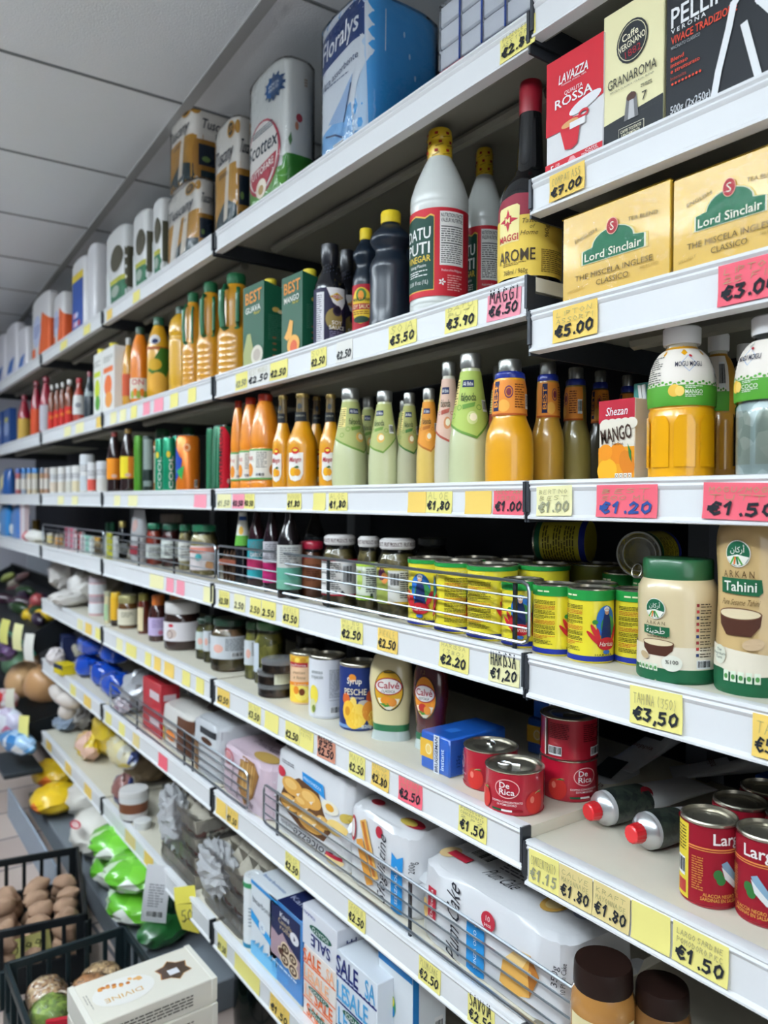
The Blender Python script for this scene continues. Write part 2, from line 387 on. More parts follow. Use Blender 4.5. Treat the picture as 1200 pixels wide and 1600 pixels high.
# ================================================================ the room
BX = {0: (829, 1330), 1: (338, 823), 2: (163, 333), 3: (66.5, 160), 4: (-70, 64)}
def bx(b):
    if b == 4: return (-5.35, at(64, 800).x)
    if b == 0: return (at(829, 800).x, .25)
    return (at(BX[b][0], 800).x, at(BX[b][1], 800).x)
KZ = {'S1': .698, 'S2': .325, 'S3': .030, 'S4': -.216, 'S5': -.468, 'S6': -.756, 'S7': -1.105}
KZ0 = {'S1': .712, 'C': .458, 'T': .272, 'S3': .030, 'S4': -.218, 'S5': -.485, 'S6': -.775}
def zl(s, b=1): return H + (KZ0 if b == 0 else KZ)[s]
YB = .46
mb = MB()
# tiled floor: procedural brick tiles
fm = bpy.data.materials.new('mat_floor_tiles'); fm.use_nodes = True; nt = fm.node_tree; bs = nt.nodes['Principled BSDF']
tc = nt.nodes.new('ShaderNodeTexCoord'); mp = nt.nodes.new('ShaderNodeMapping'); mp.inputs['Rotation'].default_value = (0, 0, math.radians(88))
br = nt.nodes.new('ShaderNodeTexBrick'); br.inputs['Scale'].default_value = 1; br.inputs['Brick Width'].default_value = .40; br.inputs['Row Height'].default_value = .30
br.inputs['Mortar Size'].default_value = .006; br.offset = .5
br.inputs['Color1'].default_value = (*hexc('b7a79d'), 1); br.inputs['Color2'].default_value = (*hexc('a5948c'), 1); br.inputs['Mortar'].default_value = (*hexc('4a4a50'), 1)
nt.links.new(tc.outputs['Object'], mp.inputs[0]); nt.links.new(mp.outputs[0], br.inputs['Vector']); nt.links.new(br.outputs['Color'], bs.inputs['Base Color']); bs.inputs['Roughness'].default_value = .45
mb.add([(-6.5, -2.6, 0), (1.8, -2.6, 0), (1.8, .6, 0), (-6.5, .6, 0)], [(0, 1, 2, 3)], fm); struct('floor', mb)
mb = MB(); mb.add([(-6.5, -2.6, CEIL), (1.8, -2.6, CEIL), (1.8, .6, CEIL), (-6.5, .6, CEIL)], [(3, 2, 1, 0)], M('dde2e6', .9, noise=.04, nscale=220, bump=.25, bscale=260)); struct('ceiling', mb)
a0 = math.radians(-2.5); ca, sa = math.cos(a0), math.sin(a0); g0 = Vector((-2.122, .012, 0))
mb = MB()
tg = M('9a9c9c', .6); tgd = M('6f7274', .7)  # cross bars darker: their shadow lines put into the colour
def bar(mbx, p, q, w, h, m):
    p, q = Vector(p), Vector(q); t = (q - p).normalized(); s_ = Vector((-t.y, t.x, 0)) * w / 2; dn = Vector((0, 0, -h))
    vs = [p - s_, p + s_, q + s_, q - s_]; vs += [v + dn for v in vs]
    mbx.add(vs, [(4, 5, 6, 7), (0, 4, 7, 3), (1, 2, 6, 5), (0, 1, 5, 4), (3, 7, 6, 2)], m)
for j in range(-4, 2):
    c = g0 + Vector((-sa, ca, 0)) * (.6 * j); e = Vector((ca, sa, 0))
    bar(mb, c - e * 4.2 + Vector((0, 0, CEIL)), c + e * 3.7 + Vector((0, 0, CEIL)), .030, .004, tg)
struct('trim_1', mb); mb = MB()
for i in range(-7, 7):
    c = g0 + Vector((ca, sa, 0)) * (.6 * i); e = Vector((-sa, ca, 0))
    bar(mb, c - e * 2.4 + Vector((0, 0, CEIL)), c + e * .55 + Vector((0, 0, CEIL)), .009, .003, tgd)
struct('trim_2', mb)
mb = MB(); wm = M('15181f', .7)
mb.add([(-6.5, YB + .02, 0), (1.8, YB + .02, 0), (1.8, YB + .02, CEIL), (-6.5, YB + .02, CEIL)], [(0, 1, 2, 3)], wm)
struct('wall_back', mb)
mb = MB(); mb.add([(-6.5, -2.6, 0), (-6.5, .6, 0), (-6.5, .6, CEIL), (-6.5, -2.6, CEIL)], [(0, 1, 2, 3)], M('b9b9c4', .8)); struct('wall_left', mb)
# uprights with the base plinth of the run
for i, px in enumerate((826, 335.5, 161.5, 65.5)):
    x = at(px, 800).x; mb = MB(); box(mb, x - .02, x + .02, YB - .035, YB + .02, 0, CEIL - .3, M('5b5f66', .5)); struct('trim_%d' % (i + 3), mb)
# ================================================================ shelves
RAILW = M('e4e6e8', .38, noise=.05, nscale=9); RAILG = M('b8bcc0', .3); BOARD = M('d8d3c2', .42, noise=.06, nscale=14)
UNDER_SHADE = M('85847a', .55); DARK = M('1d2126', .5); BRK = M('30343a', .45, .3)  # underside tone: shade below the shelves put into the board colour
NAMEZ = {'S1': 'top', 'S2': 'second', 'S3': 'third', 'S4': 'fourth', 'S5': 'fifth', 'S6': 'sixth', 'S7': 'lowest', 'C': 'coffee', 'T': 'tea'}
BAYN = {0: 'the nearest bay', 1: 'the wide middle bay', 2: 'the second bay from the middle', 3: 'the third, blurred bay', 4: 'the far end bay'}
HOLD = {('S1', 0): 'its rail end just showing above the coffee packs', ('S1', 1): 'holding the paper towel packs', ('S1', 2): 'holding the kitchen roll packs', ('S1', 3): 'holding orange and white packs', ('S1', 4): 'holding white packs far away',
 ('S2', 1): 'holding vinegar, soy sauce and big mango jugs', ('S2', 2): 'holding juice bottles and white cartons', ('S2', 3): 'holding red sauce bottles', ('S2', 4): 'holding blue boxes far away',
 ('S3', 0): 'holding the white-capped juice bottles', ('S3', 1): 'holding mango and pale green drinks', ('S3', 2): 'holding soda bottles and drink cans', ('S3', 3): 'holding small white tubs', ('S3', 4): 'holding small jars far away',
 ('S4', 0): 'holding short yellow cans and tahini', ('S4', 1): 'fenced, holding jars and yellow cans', ('S4', 2): 'fenced, holding jars with green lids', ('S4', 3): 'fenced, holding small spice packs', ('S4', 4): 'holding bright blue bottles',
 ('S5', 0): 'holding metal tubes and sardine cans', ('S5', 1): 'holding fruit cans and the squeeze bottles', ('S5', 2): 'holding spread jars and pickles', ('S5', 3): 'holding crumpled white bags',
 ('S6', 0): 'holding peanut butter jars', ('S6', 1): 'fenced, holding sweet pastry bags', ('S6', 2): 'fenced, holding red boxes and bread', ('S6', 3): 'holding glossy blue coffee packs',
 ('S7', 1): 'holding salt and soda boxes', ('S7', 2): 'holding egg trays', ('S7', 3): 'holding yellow bags', ('C', 0): 'narrow, holding three coffee packs', ('T', 0): 'holding two yellow tea boxes'}
def shelf(s, b, depth=.44, rh=.058, x0=None, x1=None):
    X0, X1 = bx(b); X0 = X0 if x0 is None else x0; X1 = X1 if x1 is None else x1; z = zl(s, b)
    t = thing('shelf', 'white metal shelf of %s, %s' % (BAYN[b], HOLD[s, b]), 'shelf', ((X0 + X1) / 2, 0, z), 0, 'shelves of the long gondola')
    w = (X1 - X0) / 2; mb = MB(); box(mb, -w - .0035, w + .0035, .012, depth, -.020, 0, BOARD); box(mb, -w + .001, w - .001, .014, depth - .002, -.0225, -.0201, UNDER_SHADE); box(mb, -w, w, .012, .022, -rh + .004, -.022, UNDER_SHADE)
    mb.build('shelf_board', t)
    mb = MB(); tube(mb, [(-w + .08, .125, -.04), (w - .08, .125, -.04)], .012, UNDER_SHADE, 8); mb.build('stiffener_bar', t)
    mb = MB()
    pr = [(.014, .001), (-.001, .003), (-.005, .002), (-.006, -.002), (-.003, -.005), (-.005, -.008), (-.003, -.012), (-.002, -.013), (-.002, -rh + .008), (-.006, -rh + .004), (-.006, -rh + .001), (-.002, -rh), (.014, -rh)]
    n = len(pr); vs = [(x, p[0], p[1]) for x in (-w, w) for p in pr]
    mb.add(vs, [(i, i + 1, n + i + 1, n + i) for i in range(n - 1)] + [(n - 1, 0, n, 2 * n - 1), tuple(range(n))[::-1], tuple(range(n, 2 * n))], RAILW)
    mb.build('price_rail', t, sharp=25)
    for sg in (-1, 1):
        mb = MB(); box(mb, sg * (w + .001) - .0018, sg * (w + .001) + .0018, -.004, depth, -rh - .004, -.0235, BRK)
        box(mb, sg * (w + .0005) - .0025, sg * (w + .0005) + .0025, -.0066, .011, -rh * .8, .001, BRK)
        mb.build('bracket', t)
    return t
for b in (0, 1, 2, 3, 4): shelf('S1', b, rh=.054)
for b in (1, 2, 3, 4): shelf('S2', b)
shelf('C', 0, .34, .05); shelf('T', 0)
for b in (0, 1, 2, 3, 4): shelf('S3', b, rh=.053)
for b in (0, 1, 2, 3, 4): shelf('S4', b, rh=.06)
for b in (0, 1, 2, 3): shelf('S5', b, rh=.062)
for b in (0, 1, 2, 3): shelf('S6', b, rh=.06)
for b in (1, 2, 3): shelf('S7', b, rh=.062)
# wire guards
WIRE = M('aeb6bd', .28, 1.); WIRED = M('4a4f55', .35, .9)
def guard(pxa, pxb, z, h, posts, label, y=-.001):
    xa, xb = at(pxa, 800, y).x, at(pxb, 800, y).x
    t = thing('wire_guard', label, 'shelf guard', (0, 0, z), 0, 'wire guards on shelf fronts')
    zb, zt, c = .014, .014 + h, .012
    mb = MB(); lp = [(xa + c, y, zb), (xb - c, y, zb), (xb - .3 * c, y, zb + .3 * c), (xb, y, zb + c), (xb, y, zt - c), (xb - .3 * c, y, zt - .3 * c), (xb - c, y, zt), (xa + c, y, zt), (xa + .3 * c, y, zt - .3 * c), (xa, y, zt - c), (xa, y, zb + c), (xa + .3 * c, y, zb + .3 * c)]
    tube(mb, lp, .0030, WIRE, 7, True); mb.build('frame', t)
    for k in range(1, 4):
        mb = MB(); zz = zb + h * k / 4; tube(mb, [(xa, y, zz), (xb, y, zz)], .0017, WIRE, 6); mb.build('wire', t)
    for p in posts:
        x = at(p, 800, y).x; mb = MB(); box(mb, x - .003, x + .003, y + .002, y + .006, -.001, zt, WIRED); mb.build('post', t)
guard(341, 828, zl('S4'), .088, (511, 803), 'wire guard in front of the pickle jars and yellow cans, middle bay')
guard(165, 337, zl('S4'), .088, (215, 270), 'wire guard in front of the jars with green lids')
guard(67, 162, zl('S4'), .088, (90, 120), 'blurred wire guard in front of the far spice packs')
guard(414, 960, zl('S6'), .088, (433, 642), 'long wire guard in front of the white pastry bags')
guard(173, 389, zl('S6'), .088, (213, 287, 300), 'wire guard in front of the bread and the pink pastry bag')
# ================================================================ product kit
def plc(px0, px1, pyt, zs, yb=None, g=.015):
    """place of a round thing: (x, y, z, radius, height)"""
    pc = (px0 + px1) / 2; a = (pc - 600) / F; k = math.sqrt(1 + a * a); Rr = .03
    for _ in range(8):
        if yb is None: c = at(pc, 781, g + Rr)
        else:
            q = onz(pc, yb, zs); d = Vector((q.x, q.y + D, 0)).normalized(); c = q + d * Rr
        Rr = (px1 - px0) * dep(Vector((c.x, c.y, H))) / (2 * F * k)
    yy = c.y - Rr * .6 if pyt < 781 else c.y + Rr * .8
    return (c.x, c.y, zs, Rr, at(pc, pyt, yy).z - zs)
def plcR(pxl, R, pyt, zs, yb):
    pr = R * F / 1.2
    for _ in range(8):
        pl = plc(pxl, pxl + 2 * pr, pyt, zs, yb=yb); pr *= R / pl[3]
    return pl
def facing(x, y, q=0.): return math.degrees(math.atan2(-x, D + y) + math.asin(max(-1, min(1, q))))
def rfun(prof):
    def f(z):
        if z <= prof[0][1]: return prof[0][0]
        for a, b in zip(prof, prof[1:]):
            if z <= b[1]: return a[0] + (b[0] - a[0]) * (z - a[1]) / max(1e-9, b[1] - a[1])
        return prof[-1][0]
    return f
def smooth(p):
    out = [p[0]]
    for i in range(1, len(p) - 1):
        a, b, c = p[i - 1], p[i], p[i + 1]
        out += [(b[0] * .76 + a[0] * .24, b[1] * .76 + a[1] * .24), (b[0] * .76 + c[0] * .24, b[1] * .76 + c[1] * .24)]
    return out + [p[-1]]
def rnd(name, label, cat, pl, parts, lab=None, q=0., group=None, n=24, rz=None, sm=('body', 'bottle', 'neck'), lab2=None):
    """round product: parts = [(part name, material, [(r/R, z/H)...])], lab(L, R, H) prints the label"""
    x, y, z, R, Hh = pl
    t = thing(name, label, cat, (x, y, z), facing(x, y, q) if rz is None else rz, group); allp = []; ev = []
    for pn, m, pr in parts:
        p = [(a * R, b * Hh) for a, b in pr]
        if pn in sm and len(p) > 3: p = smooth(p)
        mb = MB(); lathe(mb, p, m, n); mb.build(pn, t); 
        ev += p
        if pn not in ('lid', 'cap', 'contents', 'tab'): allp += p
    if lab:
        allp.sort(key=lambda k: k[1]); f = rfun(allp); L = Lab(cylmap(f, Hh * .3)); L.mp.curved = min(.010, R * .3)
        lab(L, R, Hh); L.build('label', t)
    if lab2: f = rfun(sorted(ev, key=lambda k: k[1])); L = Lab(cylmap(f, Hh * .9)); L.mp.curved = min(.010, R * .3); lab2(L, R, Hh); L.build('neck_label', t)
    return t
def pbox(px0, px1, pyt, zs, g=.01, d=.06, px2=None):
    """place of an upright box, front face parallel to the shelf: (x0, x1, y0, y1, z0, h)"""
    x0, x1 = at(px0, 781, g).x, at(px1, 781, g).x
    if px2 is not None: d = atx(px2, 781, x1).y - g
    return (x0, x1, g, g + d, zs, at(px0, pyt, g).z - zs)
def prints(t, *a, l0=0):
    for nm, q in zip(('front_print', 'side_print', 'top_print'), a):
        if q: L = Lab(q[0]); L.l0 = l0 if nm == 'top_print' else 0; q[1](L, q[2], q[3]); L.mb.v and L.build(nm, t)
def carton(name, label, cat, b, m, lf=None, lr=None, lt=None, group=None, extra=None, rz=0, bev=.0012, mside=None):
    x0, x1, y0, y1, z0, h = b; w, d = x1 - x0, y1 - y0
    t = thing(name, label, cat, ((x0 + x1) / 2, (y0 + y1) / 2, z0), rz, group)
    mb = MB(); box(mb, -w / 2, w / 2, -d / 2, d / 2, 0, h, m, bev); mb.build('carton', t)
    prints(t, lf and (front(0, -d / 2, 0), lf, w, h), lr and (right(w / 2, 0, 0), lr, d, h), lt and (topm(0, 0, h), lt, w, d))
    if extra: extra(t, w, d, h)
    return t
def X(h, r=.35, c=.6): return M(h, max(r, .12), 0, c * (.28 if max(hexc(h)) < .06 else .6))       # glossy plastic or liquid behind a clear wall
def P(h): return M(h, .5)                          # print ink
CAPS = lambda r0, z0, r1: [(r0 * .98, z0), (r0, z0 + .004), (r0, .99), (r1, 1)]
SILV = M('a9aaa6', .3, .85)
def capridge(t, R, z0, z1, m, n=30):
    pass
# ---------------------------------------------------------------- price tags
TAGC = {'y': 'e9df86', 'o': 'e6c466', 'p': 'ea94a4', 'r': 'de6170', 'w': 'e9e8e2', 'l': 'eee9b4', 's': 'c98a72', 't': 'dcc98c'}
TAGN = {'y': 'yellow', 'o': 'amber', 'p': 'pink', 'r': 'red', 'w': 'white', 'l': 'pale yellow', 's': 'terracotta', 't': 'tan'}
def tag(px0, px1, s, b, col, price, where, head=None, v0=.052, v1=.006, ps=1., hs=.6, ink='20242a', hm='9a9468', pw=.0022, tilt=0., hbig=False):
    """paper price tag slid into a rail; price is hand written"""
    x0, x1 = at(px0, 790, -.004).x, at(px1, 790, -.004).x; z = zl(s, b); w, h = x1 - x0, v0 - v1
    t = MB(); nn = 5; vs = []; y0 = -.0032 - (.002 if b == 0 else .0)
    m = M(TAGC[col], .7)
    for j in range(nn + 1):
        q = j / nn; yy = y0 - .0035 * max(0, q - .6) ** 1.5 * 2
        for i, xx in enumerate((-w / 2, w / 2)): vs.append((xx, yy, -h * q)); vs.append((xx, yy + .0007, -h * q))
    fs = []
    for j in range(nn): a = 4 * j; fs += [(a, a + 4, a + 6, a + 2), (a + 1, a + 3, a + 7, a + 5), (a, a + 1, a + 5, a + 4), (a + 2, a + 6, a + 7, a + 3)]
    fs += [(0, 2, 3, 1), (4 * nn, 4 * nn + 1, 4 * nn + 3, 4 * nn + 2)]
    t.add(vs, fs, m)
    def mp(u, v, o):
        q = min(1, max(0, -v / h)); return (u, y0 - .0035 * max(0, q - .6) ** 1.5 * 2 - o, v)
    mp.curved = 0; L = Lab(mp, t)
    if price: hand(L, price, -w * .43 * ps, -h * .86, w * .45 * ps, h * .33 * ps, pw, M(ink, .8), 3)
    if head:
        ls = head.split('|'); k = len(ls)
        for i, tx in enumerate(ls):
            hh = h * .34 / k * (1.25 if hbig else .8)
            hand(L, tx, -w * .42, -h * (.08 + .42 * (i + .85) / k), w * .42, hh, pw * .62 if hbig else .0007, M(ink if hbig else hm, .8), 3)
    o = t.build('price_tag', None, ((x0 + x1) / 2, 0, z - v1)); o.rotation_euler = (0, math.radians(tilt), 0)
    c = TAGN[col] + ' price tag, ' + price.replace('\u20ac', '') + ' euro' if price else 'blank ' + TAGN[col] + ' price tag'
    props(o, c + ', ' + where, 'price tag', 'price tags in the shelf rails'); return o
# ================================================================ third shelf: drinks
z3 = zl('S3')
def l_falooda(base, ink, fruit):
    def f(L, R, h):
        L.poly([(-R * 1.5, h * .50), (-R * .2, h * .40), (R * .5, h * .36), (R * 1.5, h * .52), (R * 1.5, h * .86), (-R * 1.5, h * .86)], P(base), 1)
        L.poly([(-R * 1.5, h * .50), (-R * .2, h * .40), (R * .5, h * .36), (R * 1.5, h * .52), (R * 1.5, h * .50), (R * .5, h * .34), (-R * .2, h * .38), (-R * 1.5, h * .48)], P(ink), 2)
        for k in range(5): L.ring(-R * .9 + k * R * .4, h * (.52 + .06 * (k % 3)), R * .16, R * .13, R * .035, P(ink), 2)
        L.rect(-R * .45, h * .735, R * .45, h * .79, P('1c2a55'), 2); L.text('Ali Baba', 0, h * .762, h * .03, P('f2f2ee'), 3, w=R * .75)
        L.text('falooda', R * .05, h * .66, h * .06, P('2c3a22'), 3, w=R * 1.0, b=.02)
        L.poly([(-R * .3, h * .6), (R * .5, h * .62), (R * .42, h * .585), (-R * .25, h * .565)], P(ink), 3)
        L.ell(R * .3, h * .50, R * .28, h * .05, P(fruit), 3); L.ell(R * .35, h * .505, R * .18, h * .03, P('efe6c6'), 4)
        L.rect(-R * 1.4, h * .6, -R * .7, h * .8, P('e9d98a'), 2); L.fine(-R * 1.35, h * .6, -R * .75, h * .79, 9, P('6a6038'), 3)
        L.bars(R * .95, h * .55, R * 1.35, h * .64)
    return f
def falooda(px0, px1, pyt, g, label, liq='c3c79c', base='a8ad6c', ink='6d8f3d', fruit='e0b25a', q=-.1, cap=SILV):
    return rnd('drink_bottle', label, 'bottle', plc(px0, px1, pyt, z3, g=g), [
        ('bottle', X(liq, .3, 1), [(.88, 0), (1, .02), (1, .2), (.97, .33), (.84, .48), (.62, .68), (.47, .84), (.44, .885)]),
        ('cap', cap, [(.46, .885), (.49, .90), (.49, .985), (.44, 1)])], l_falooda(base, ink, fruit), q, 'glass dessert drink bottles on the third shelf')
falooda(518, 575, 603, .015, 'pale green glass drink bottle with silver cap, first of its row', q=.35)
falooda(575, 625, 608, .02, 'pale green glass drink bottle with barcode showing on its yellow-green cone label', q=-.55)
falooda(557, 592, 618, .10, 'pale green drink bottle half hidden between the first two green ones')
falooda(620, 657, 612, .05, 'shaded pale bottle with brown and green cone label, behind the barcode bottle', 'a9a78a', '9a9a5a', '3f6a2c', 'b98d54')  # this and the next: shade behind the front row put into the colours
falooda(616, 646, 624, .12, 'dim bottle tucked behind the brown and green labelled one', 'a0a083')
falooda(650, 688, 605, .035, 'drink bottle with orange label beside the pink-labelled one', 'd3b45e', 'd08a2e', 'a8641c', 'e8a040', q=-.3)
falooda(678, 722, 563, .03, 'cream drink bottle with brown and pink cone label', 'cfc9b6', 'd6b3a0', 'a04a3a', 'c98456', q=-.4)
falooda(700, 768, 548, .008, 'tallest pale green drink bottle with bright green cone label', 'c3c99e', 'a5b85a', '5f8a34', 'c6d08a', q=-.2)
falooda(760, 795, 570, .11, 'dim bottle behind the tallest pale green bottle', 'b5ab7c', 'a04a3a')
# mango glass bottles
def l_mango(L, R, h):
    m = P('f0eeea')
    L.poly([(-R * .52, h * .15), (-R * .35, h * .09), (0, h * .07), (R * .35, h * .09), (R * .52, h * .15), (R * .52, h * .37), (-R * .52, h * .37)], m, 1)
    L.ell(0, h * .39, R * .26, h * .035, P('c02a24'), 2); L.ell(0, h * .395, R * .17, h * .014, P('e9d24a'), 3)
    L.text('Mango', 0, h * .30, h * .05, P('a8202a'), 3, w=R * .8, sh=.25, b=.03)
    L.ell(-R * .12, h * .17, R * .25, h * .045, P('e0a51e'), 3); L.ell(R * .16, h * .165, R * .2, h * .038, P('d9921c'), 4); L.poly([(-R * .1, h * .215), (R * .15, h * .235), (R * .3, h * .215), (R * .1, h * .205)], P('2f5a2a'), 4)
def l_mneck(L, R, h):
    L.rect(-R * .44, h * .70, R * .44, h * .80, P('14171c'), 1); L.text('PREMIUM', 0, h * .76, h * .02, P('8d8a7a'), 2, w=R * .6); L.ell(0, h * .86, R * .16, h * .03, P('3a3d40'), 1)
def mango(px0, px1, pyt, g, label, q=-.3):
    rnd('juice_bottle', label, 'bottle', plc(px0, px1, pyt, z3, g=g), [
        ('bottle', X('d6930f', .3, 1), [(.92, 0), (1, .02), (1, .42), (.92, .52), (.62, .62), (.47, .70)]),
        ('neck', X('6a5a3c', .15, 1), [(.47, .69), (.43, .78), (.40, .955)]), ('cap', M('8a7440', .3, .6), [(.43, .95), (.45, .965), (.43, .99), (.3, 1)])],
        l_mango, q, 'glass mango juice bottles on the third shelf', lab2=l_mneck)
mango(425, 458, 615, .015, 'glass mango juice bottle, label half hidden, right of the plastic orange bottles', -.6)
mango(448, 496, 611, .01, 'glass mango juice bottle with full white shield label facing out', -.45)
mango(480, 508, 617, .09, 'dim mango bottle behind the one with the full white label', .1)
mango(498, 534, 613, .03, 'glass mango juice bottle tucked left of the first pale green drink', -.25)
# plastic mango bottles, tall
def l_frut(L, R, h):
    L.rect(-R * 1.55, h * .10, R * 1.55, h * .42, P('e9e6dc'), 1); L.rect(-R * 1.55, h * .40, R * 1.55, h * .42, P('5c9a4e'), 2); L.rect(-R * 1.55, h * .10, R * 1.55, h * .118, P('5c9a4e'), 2)
    L.fine(-R * .5, h * .22, R * .2, h * .39, 9, P('6d6d6a'), 2); L.bars(-R * .55, h * .13, R * .05, h * .17, 2)
    L.ell(R * .75, h * .2, R * .4, h * .07, P('d9882c'), 2); L.ell(-R * 1.1, h * .2, R * .36, h * .07, P('d9882c'), 2); L.text('Frut', -R * 1.1, h * .33, h * .05, P('c23a2a'), 3, w=R * .7)
for px0, px1, g, lb, q in ((360, 384, .03, 'first of three tall plastic orange juice bottles, partly hidden', .3), (374, 408, .02, 'middle one of three tall plastic orange juice bottles', .0), (390, 438, .012, 'last of three tall plastic orange juice bottles, barcode on label', -.1)):
    pl = plc(px0, px1, 640, z3, g=g); pl = pl[:4] + (.232,)
    rnd('juice_bottle', lb, 'bottle', pl, [('bottle', X('dc8418', .35, 1), [(.9, 0), (.98, .01), (.98, .07), (.92, .09), (1, .11), (1, .41), (.94, .43), (1, .46), (.99, .55), (.85, .72), (.6, .87), (.42, .93)]),
        ('cap', X('b0301c', .4), [(.45, .925), (.47, .94), (.47, .99), (.42, 1)])], l_frut, q, 'tall plastic juice bottles on the third shelf')
# squat mango nectar bottles with blue neck band
def l_nectar(L, R, h):
    L.rect(-R * 1.6, h * .56, R * 1.6, h * .83, P('e08a34'), 1); L.rect(-R * 1.6, h * .545, R * 1.6, h * .56, P('b0521c'), 2)
    L.ring(0, h * .73, R * .25, h * .05, R * .05, P('5a2a5a'), 2); L.ell(0, h * .73, R * .14, h * .03, P('7a2f3c'), 3)
    L.ell(-R * .3, h * .62, R * .35, h * .05, P('e9a94a'), 2); L.fine(R * .35, h * .6, R * 1.0, h * .8, 10, P('6a3414'), 2)
    L.rect(-R * 1.05, h * .58, -R * .6, h * .82, P('1a1f4a'), 2); L.text('BEST', -R * .82, h * .70, R * .30, P('e9963a'), 3, w=h * .18, rot=90, b=.04)
    L.bars(R * 1.1, h * .6, R * 1.5, h * .72)
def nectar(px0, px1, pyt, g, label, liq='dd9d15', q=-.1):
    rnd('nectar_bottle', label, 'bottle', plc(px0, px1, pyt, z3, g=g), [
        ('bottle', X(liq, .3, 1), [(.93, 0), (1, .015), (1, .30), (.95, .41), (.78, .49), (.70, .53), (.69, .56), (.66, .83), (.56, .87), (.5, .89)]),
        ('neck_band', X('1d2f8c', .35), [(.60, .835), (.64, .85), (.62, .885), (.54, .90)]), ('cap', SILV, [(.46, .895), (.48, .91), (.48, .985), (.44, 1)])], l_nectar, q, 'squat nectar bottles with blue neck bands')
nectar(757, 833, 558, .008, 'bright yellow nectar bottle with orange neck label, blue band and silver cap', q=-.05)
nectar(828, 881, 564, .095, 'nectar bottle with blue upright strip on its orange label, second in its row', 'b98a2e', .55)  # from here back, juice darkens with depth: shelf shade put into the colour
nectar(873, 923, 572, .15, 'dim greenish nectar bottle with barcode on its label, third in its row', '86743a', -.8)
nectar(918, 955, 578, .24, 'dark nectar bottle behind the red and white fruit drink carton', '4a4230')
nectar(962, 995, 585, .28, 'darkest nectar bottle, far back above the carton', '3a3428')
# fruit drink cartons
def lf_shez(L, w, h):
    L.rect(-w / 2, h * .72, w / 2, h, P('b01f33'), 1); L.text('Shezan', w * .02, h * .86, h * .10, P('f2eef0'), 3, w=w * .6, sh=.2, b=.02)
    L.rect(-w / 2, 0, w / 2, h * .42, P('d6901c'), 1)
    for i in range(5): L.ell(w * (-.3 + .18 * i), h * .70, w * .16, h * .07, P('e9e2d2'), 2)
    L.text('MANGO', 0, h * .58, h * .17, P('3a2418'), 3, w=w * .86, rot=8, b=.05); L.text('Fruit Drink', w * .05, h * .46, h * .035, P('4a3424'), 3, w=w * .32)
    for u, v, a, b_, c in ((-.3, .36, .2, .1, 'dd8a1a'), (.05, .34, .22, .13, 'd67f16'), (-.25, .14, .28, .14, 'e9a825'), (.3, .22, .2, .16, 'c9761a')): L.ell(w * u, h * v, w * a, h * b_, P(c), 2, rot=20)
    L.poly([(w * .32, h * .46), (w * .42, h * .36), (w * .44, h * .22), (w * .36, h * .3)], P('2d6a2c'), 3)
    for i in range(4): L.rect(w * (-.02 + .12 * i), h * .03, w * (.08 + .12 * i), h * .1, P('efeae0'), 3); L.ring(w * (.03 + .12 * i), h * .065, w * .035, h * .02, w * .01, P('3a2418'), 4)
carton('juice_carton', 'small red and white mango drink carton with mango picture', 'carton', pbox(935, 991, 628, z3, .045, .045), M('e9e2d2', .4), lf_shez)
def lf_teal(L, w, h):
    L.rect(-w / 2, 0, w / 2, h * .2, P('dd6a28'), 1); L.ell(w * .1, h * .33, w * .35, h * .16, P('dcae7a'), 2); L.poly([(-w * .3, h * .3), (0, h * .15), (w * .3, h * .2), (w * .2, h * .35)], P('2f7a4a'), 3)
    L.ell(w * .1, h * .12, w * .4, h * .1, P('e08a4a'), 2)
def ex_straw(t, w, d, h):
    mb = MB(); tube(mb, [(w * .1, -d / 2 - .003, h * .55), (-w * .05, -d / 2 - .004, h * .97), (-w * .2, -d / 2 - .004, h * .97), (-w * .05, -d / 2 - .004, h * .62)], .0028, M('f2f3f4', .3)); o = mb.build('straw', t); o['label'] = 'white drinking straw'
carton('juice_carton', 'teal drink carton with white straw stuck on, squeezed beside the big yellow bottle', 'carton', pbox(988, 1030, 600, z3, .105, .05), M('4f9a92', .4), lf_teal, extra=ex_straw)
# chunky bottles with white caps
def l_mogu(body, mid):
    def f(L, R, h):
        L.rect(-R * 1.7, h * .535, R * 1.7, h * .845, P('ece4da'), 1); L.rect(-R * 1.7, h * .47, R * 1.7, h * .60, P('4f9630'), 2)
        for k in range(26): L.ell(-R * 1.5 + k * R * .12, h * .605 + (k * 7 % 5) * h * .004, R * .05, h * .008, P('4f9630'), 2, n=8)
        L.ring(R * .12, h * .74, R * .26, h * .055, R * .02, P('8aa8d0'), 2, 4); L.text('MOGU MOGU', R * .12, h * .735, h * .032, P('23233a'), 4, w=R * .85, b=.03)
        L.ell(R * .2, h * .79, R * .06, h * .008, P('b52a34'), 4, rot=-30)
        L.text(mid, R * .25, h * .555, h * .026, P('f0efe6'), 4, w=R * .5, b=.02); L.fine(R * .0, h * .575, R * .5, h * .595, 2, P('f0efe6'), 3); L.fine(R * .0, h * .52, R * .5, h * .54, 2, P('f0efe6'), 3)
        L.ell(-R * .3, h * .565, R * .18, h * .04, P('e6b84a'), 3); L.ell(-R * .15, h * .56, R * .13, h * .033, P('efcc6a'), 4)
        L.fine(-R * 1.45, h * .62, -R * .75, h * .80, 12, P('5a5a52'), 2); L.bars(R * 1.15, h * .62, R * 1.5, h * .8)
    return f
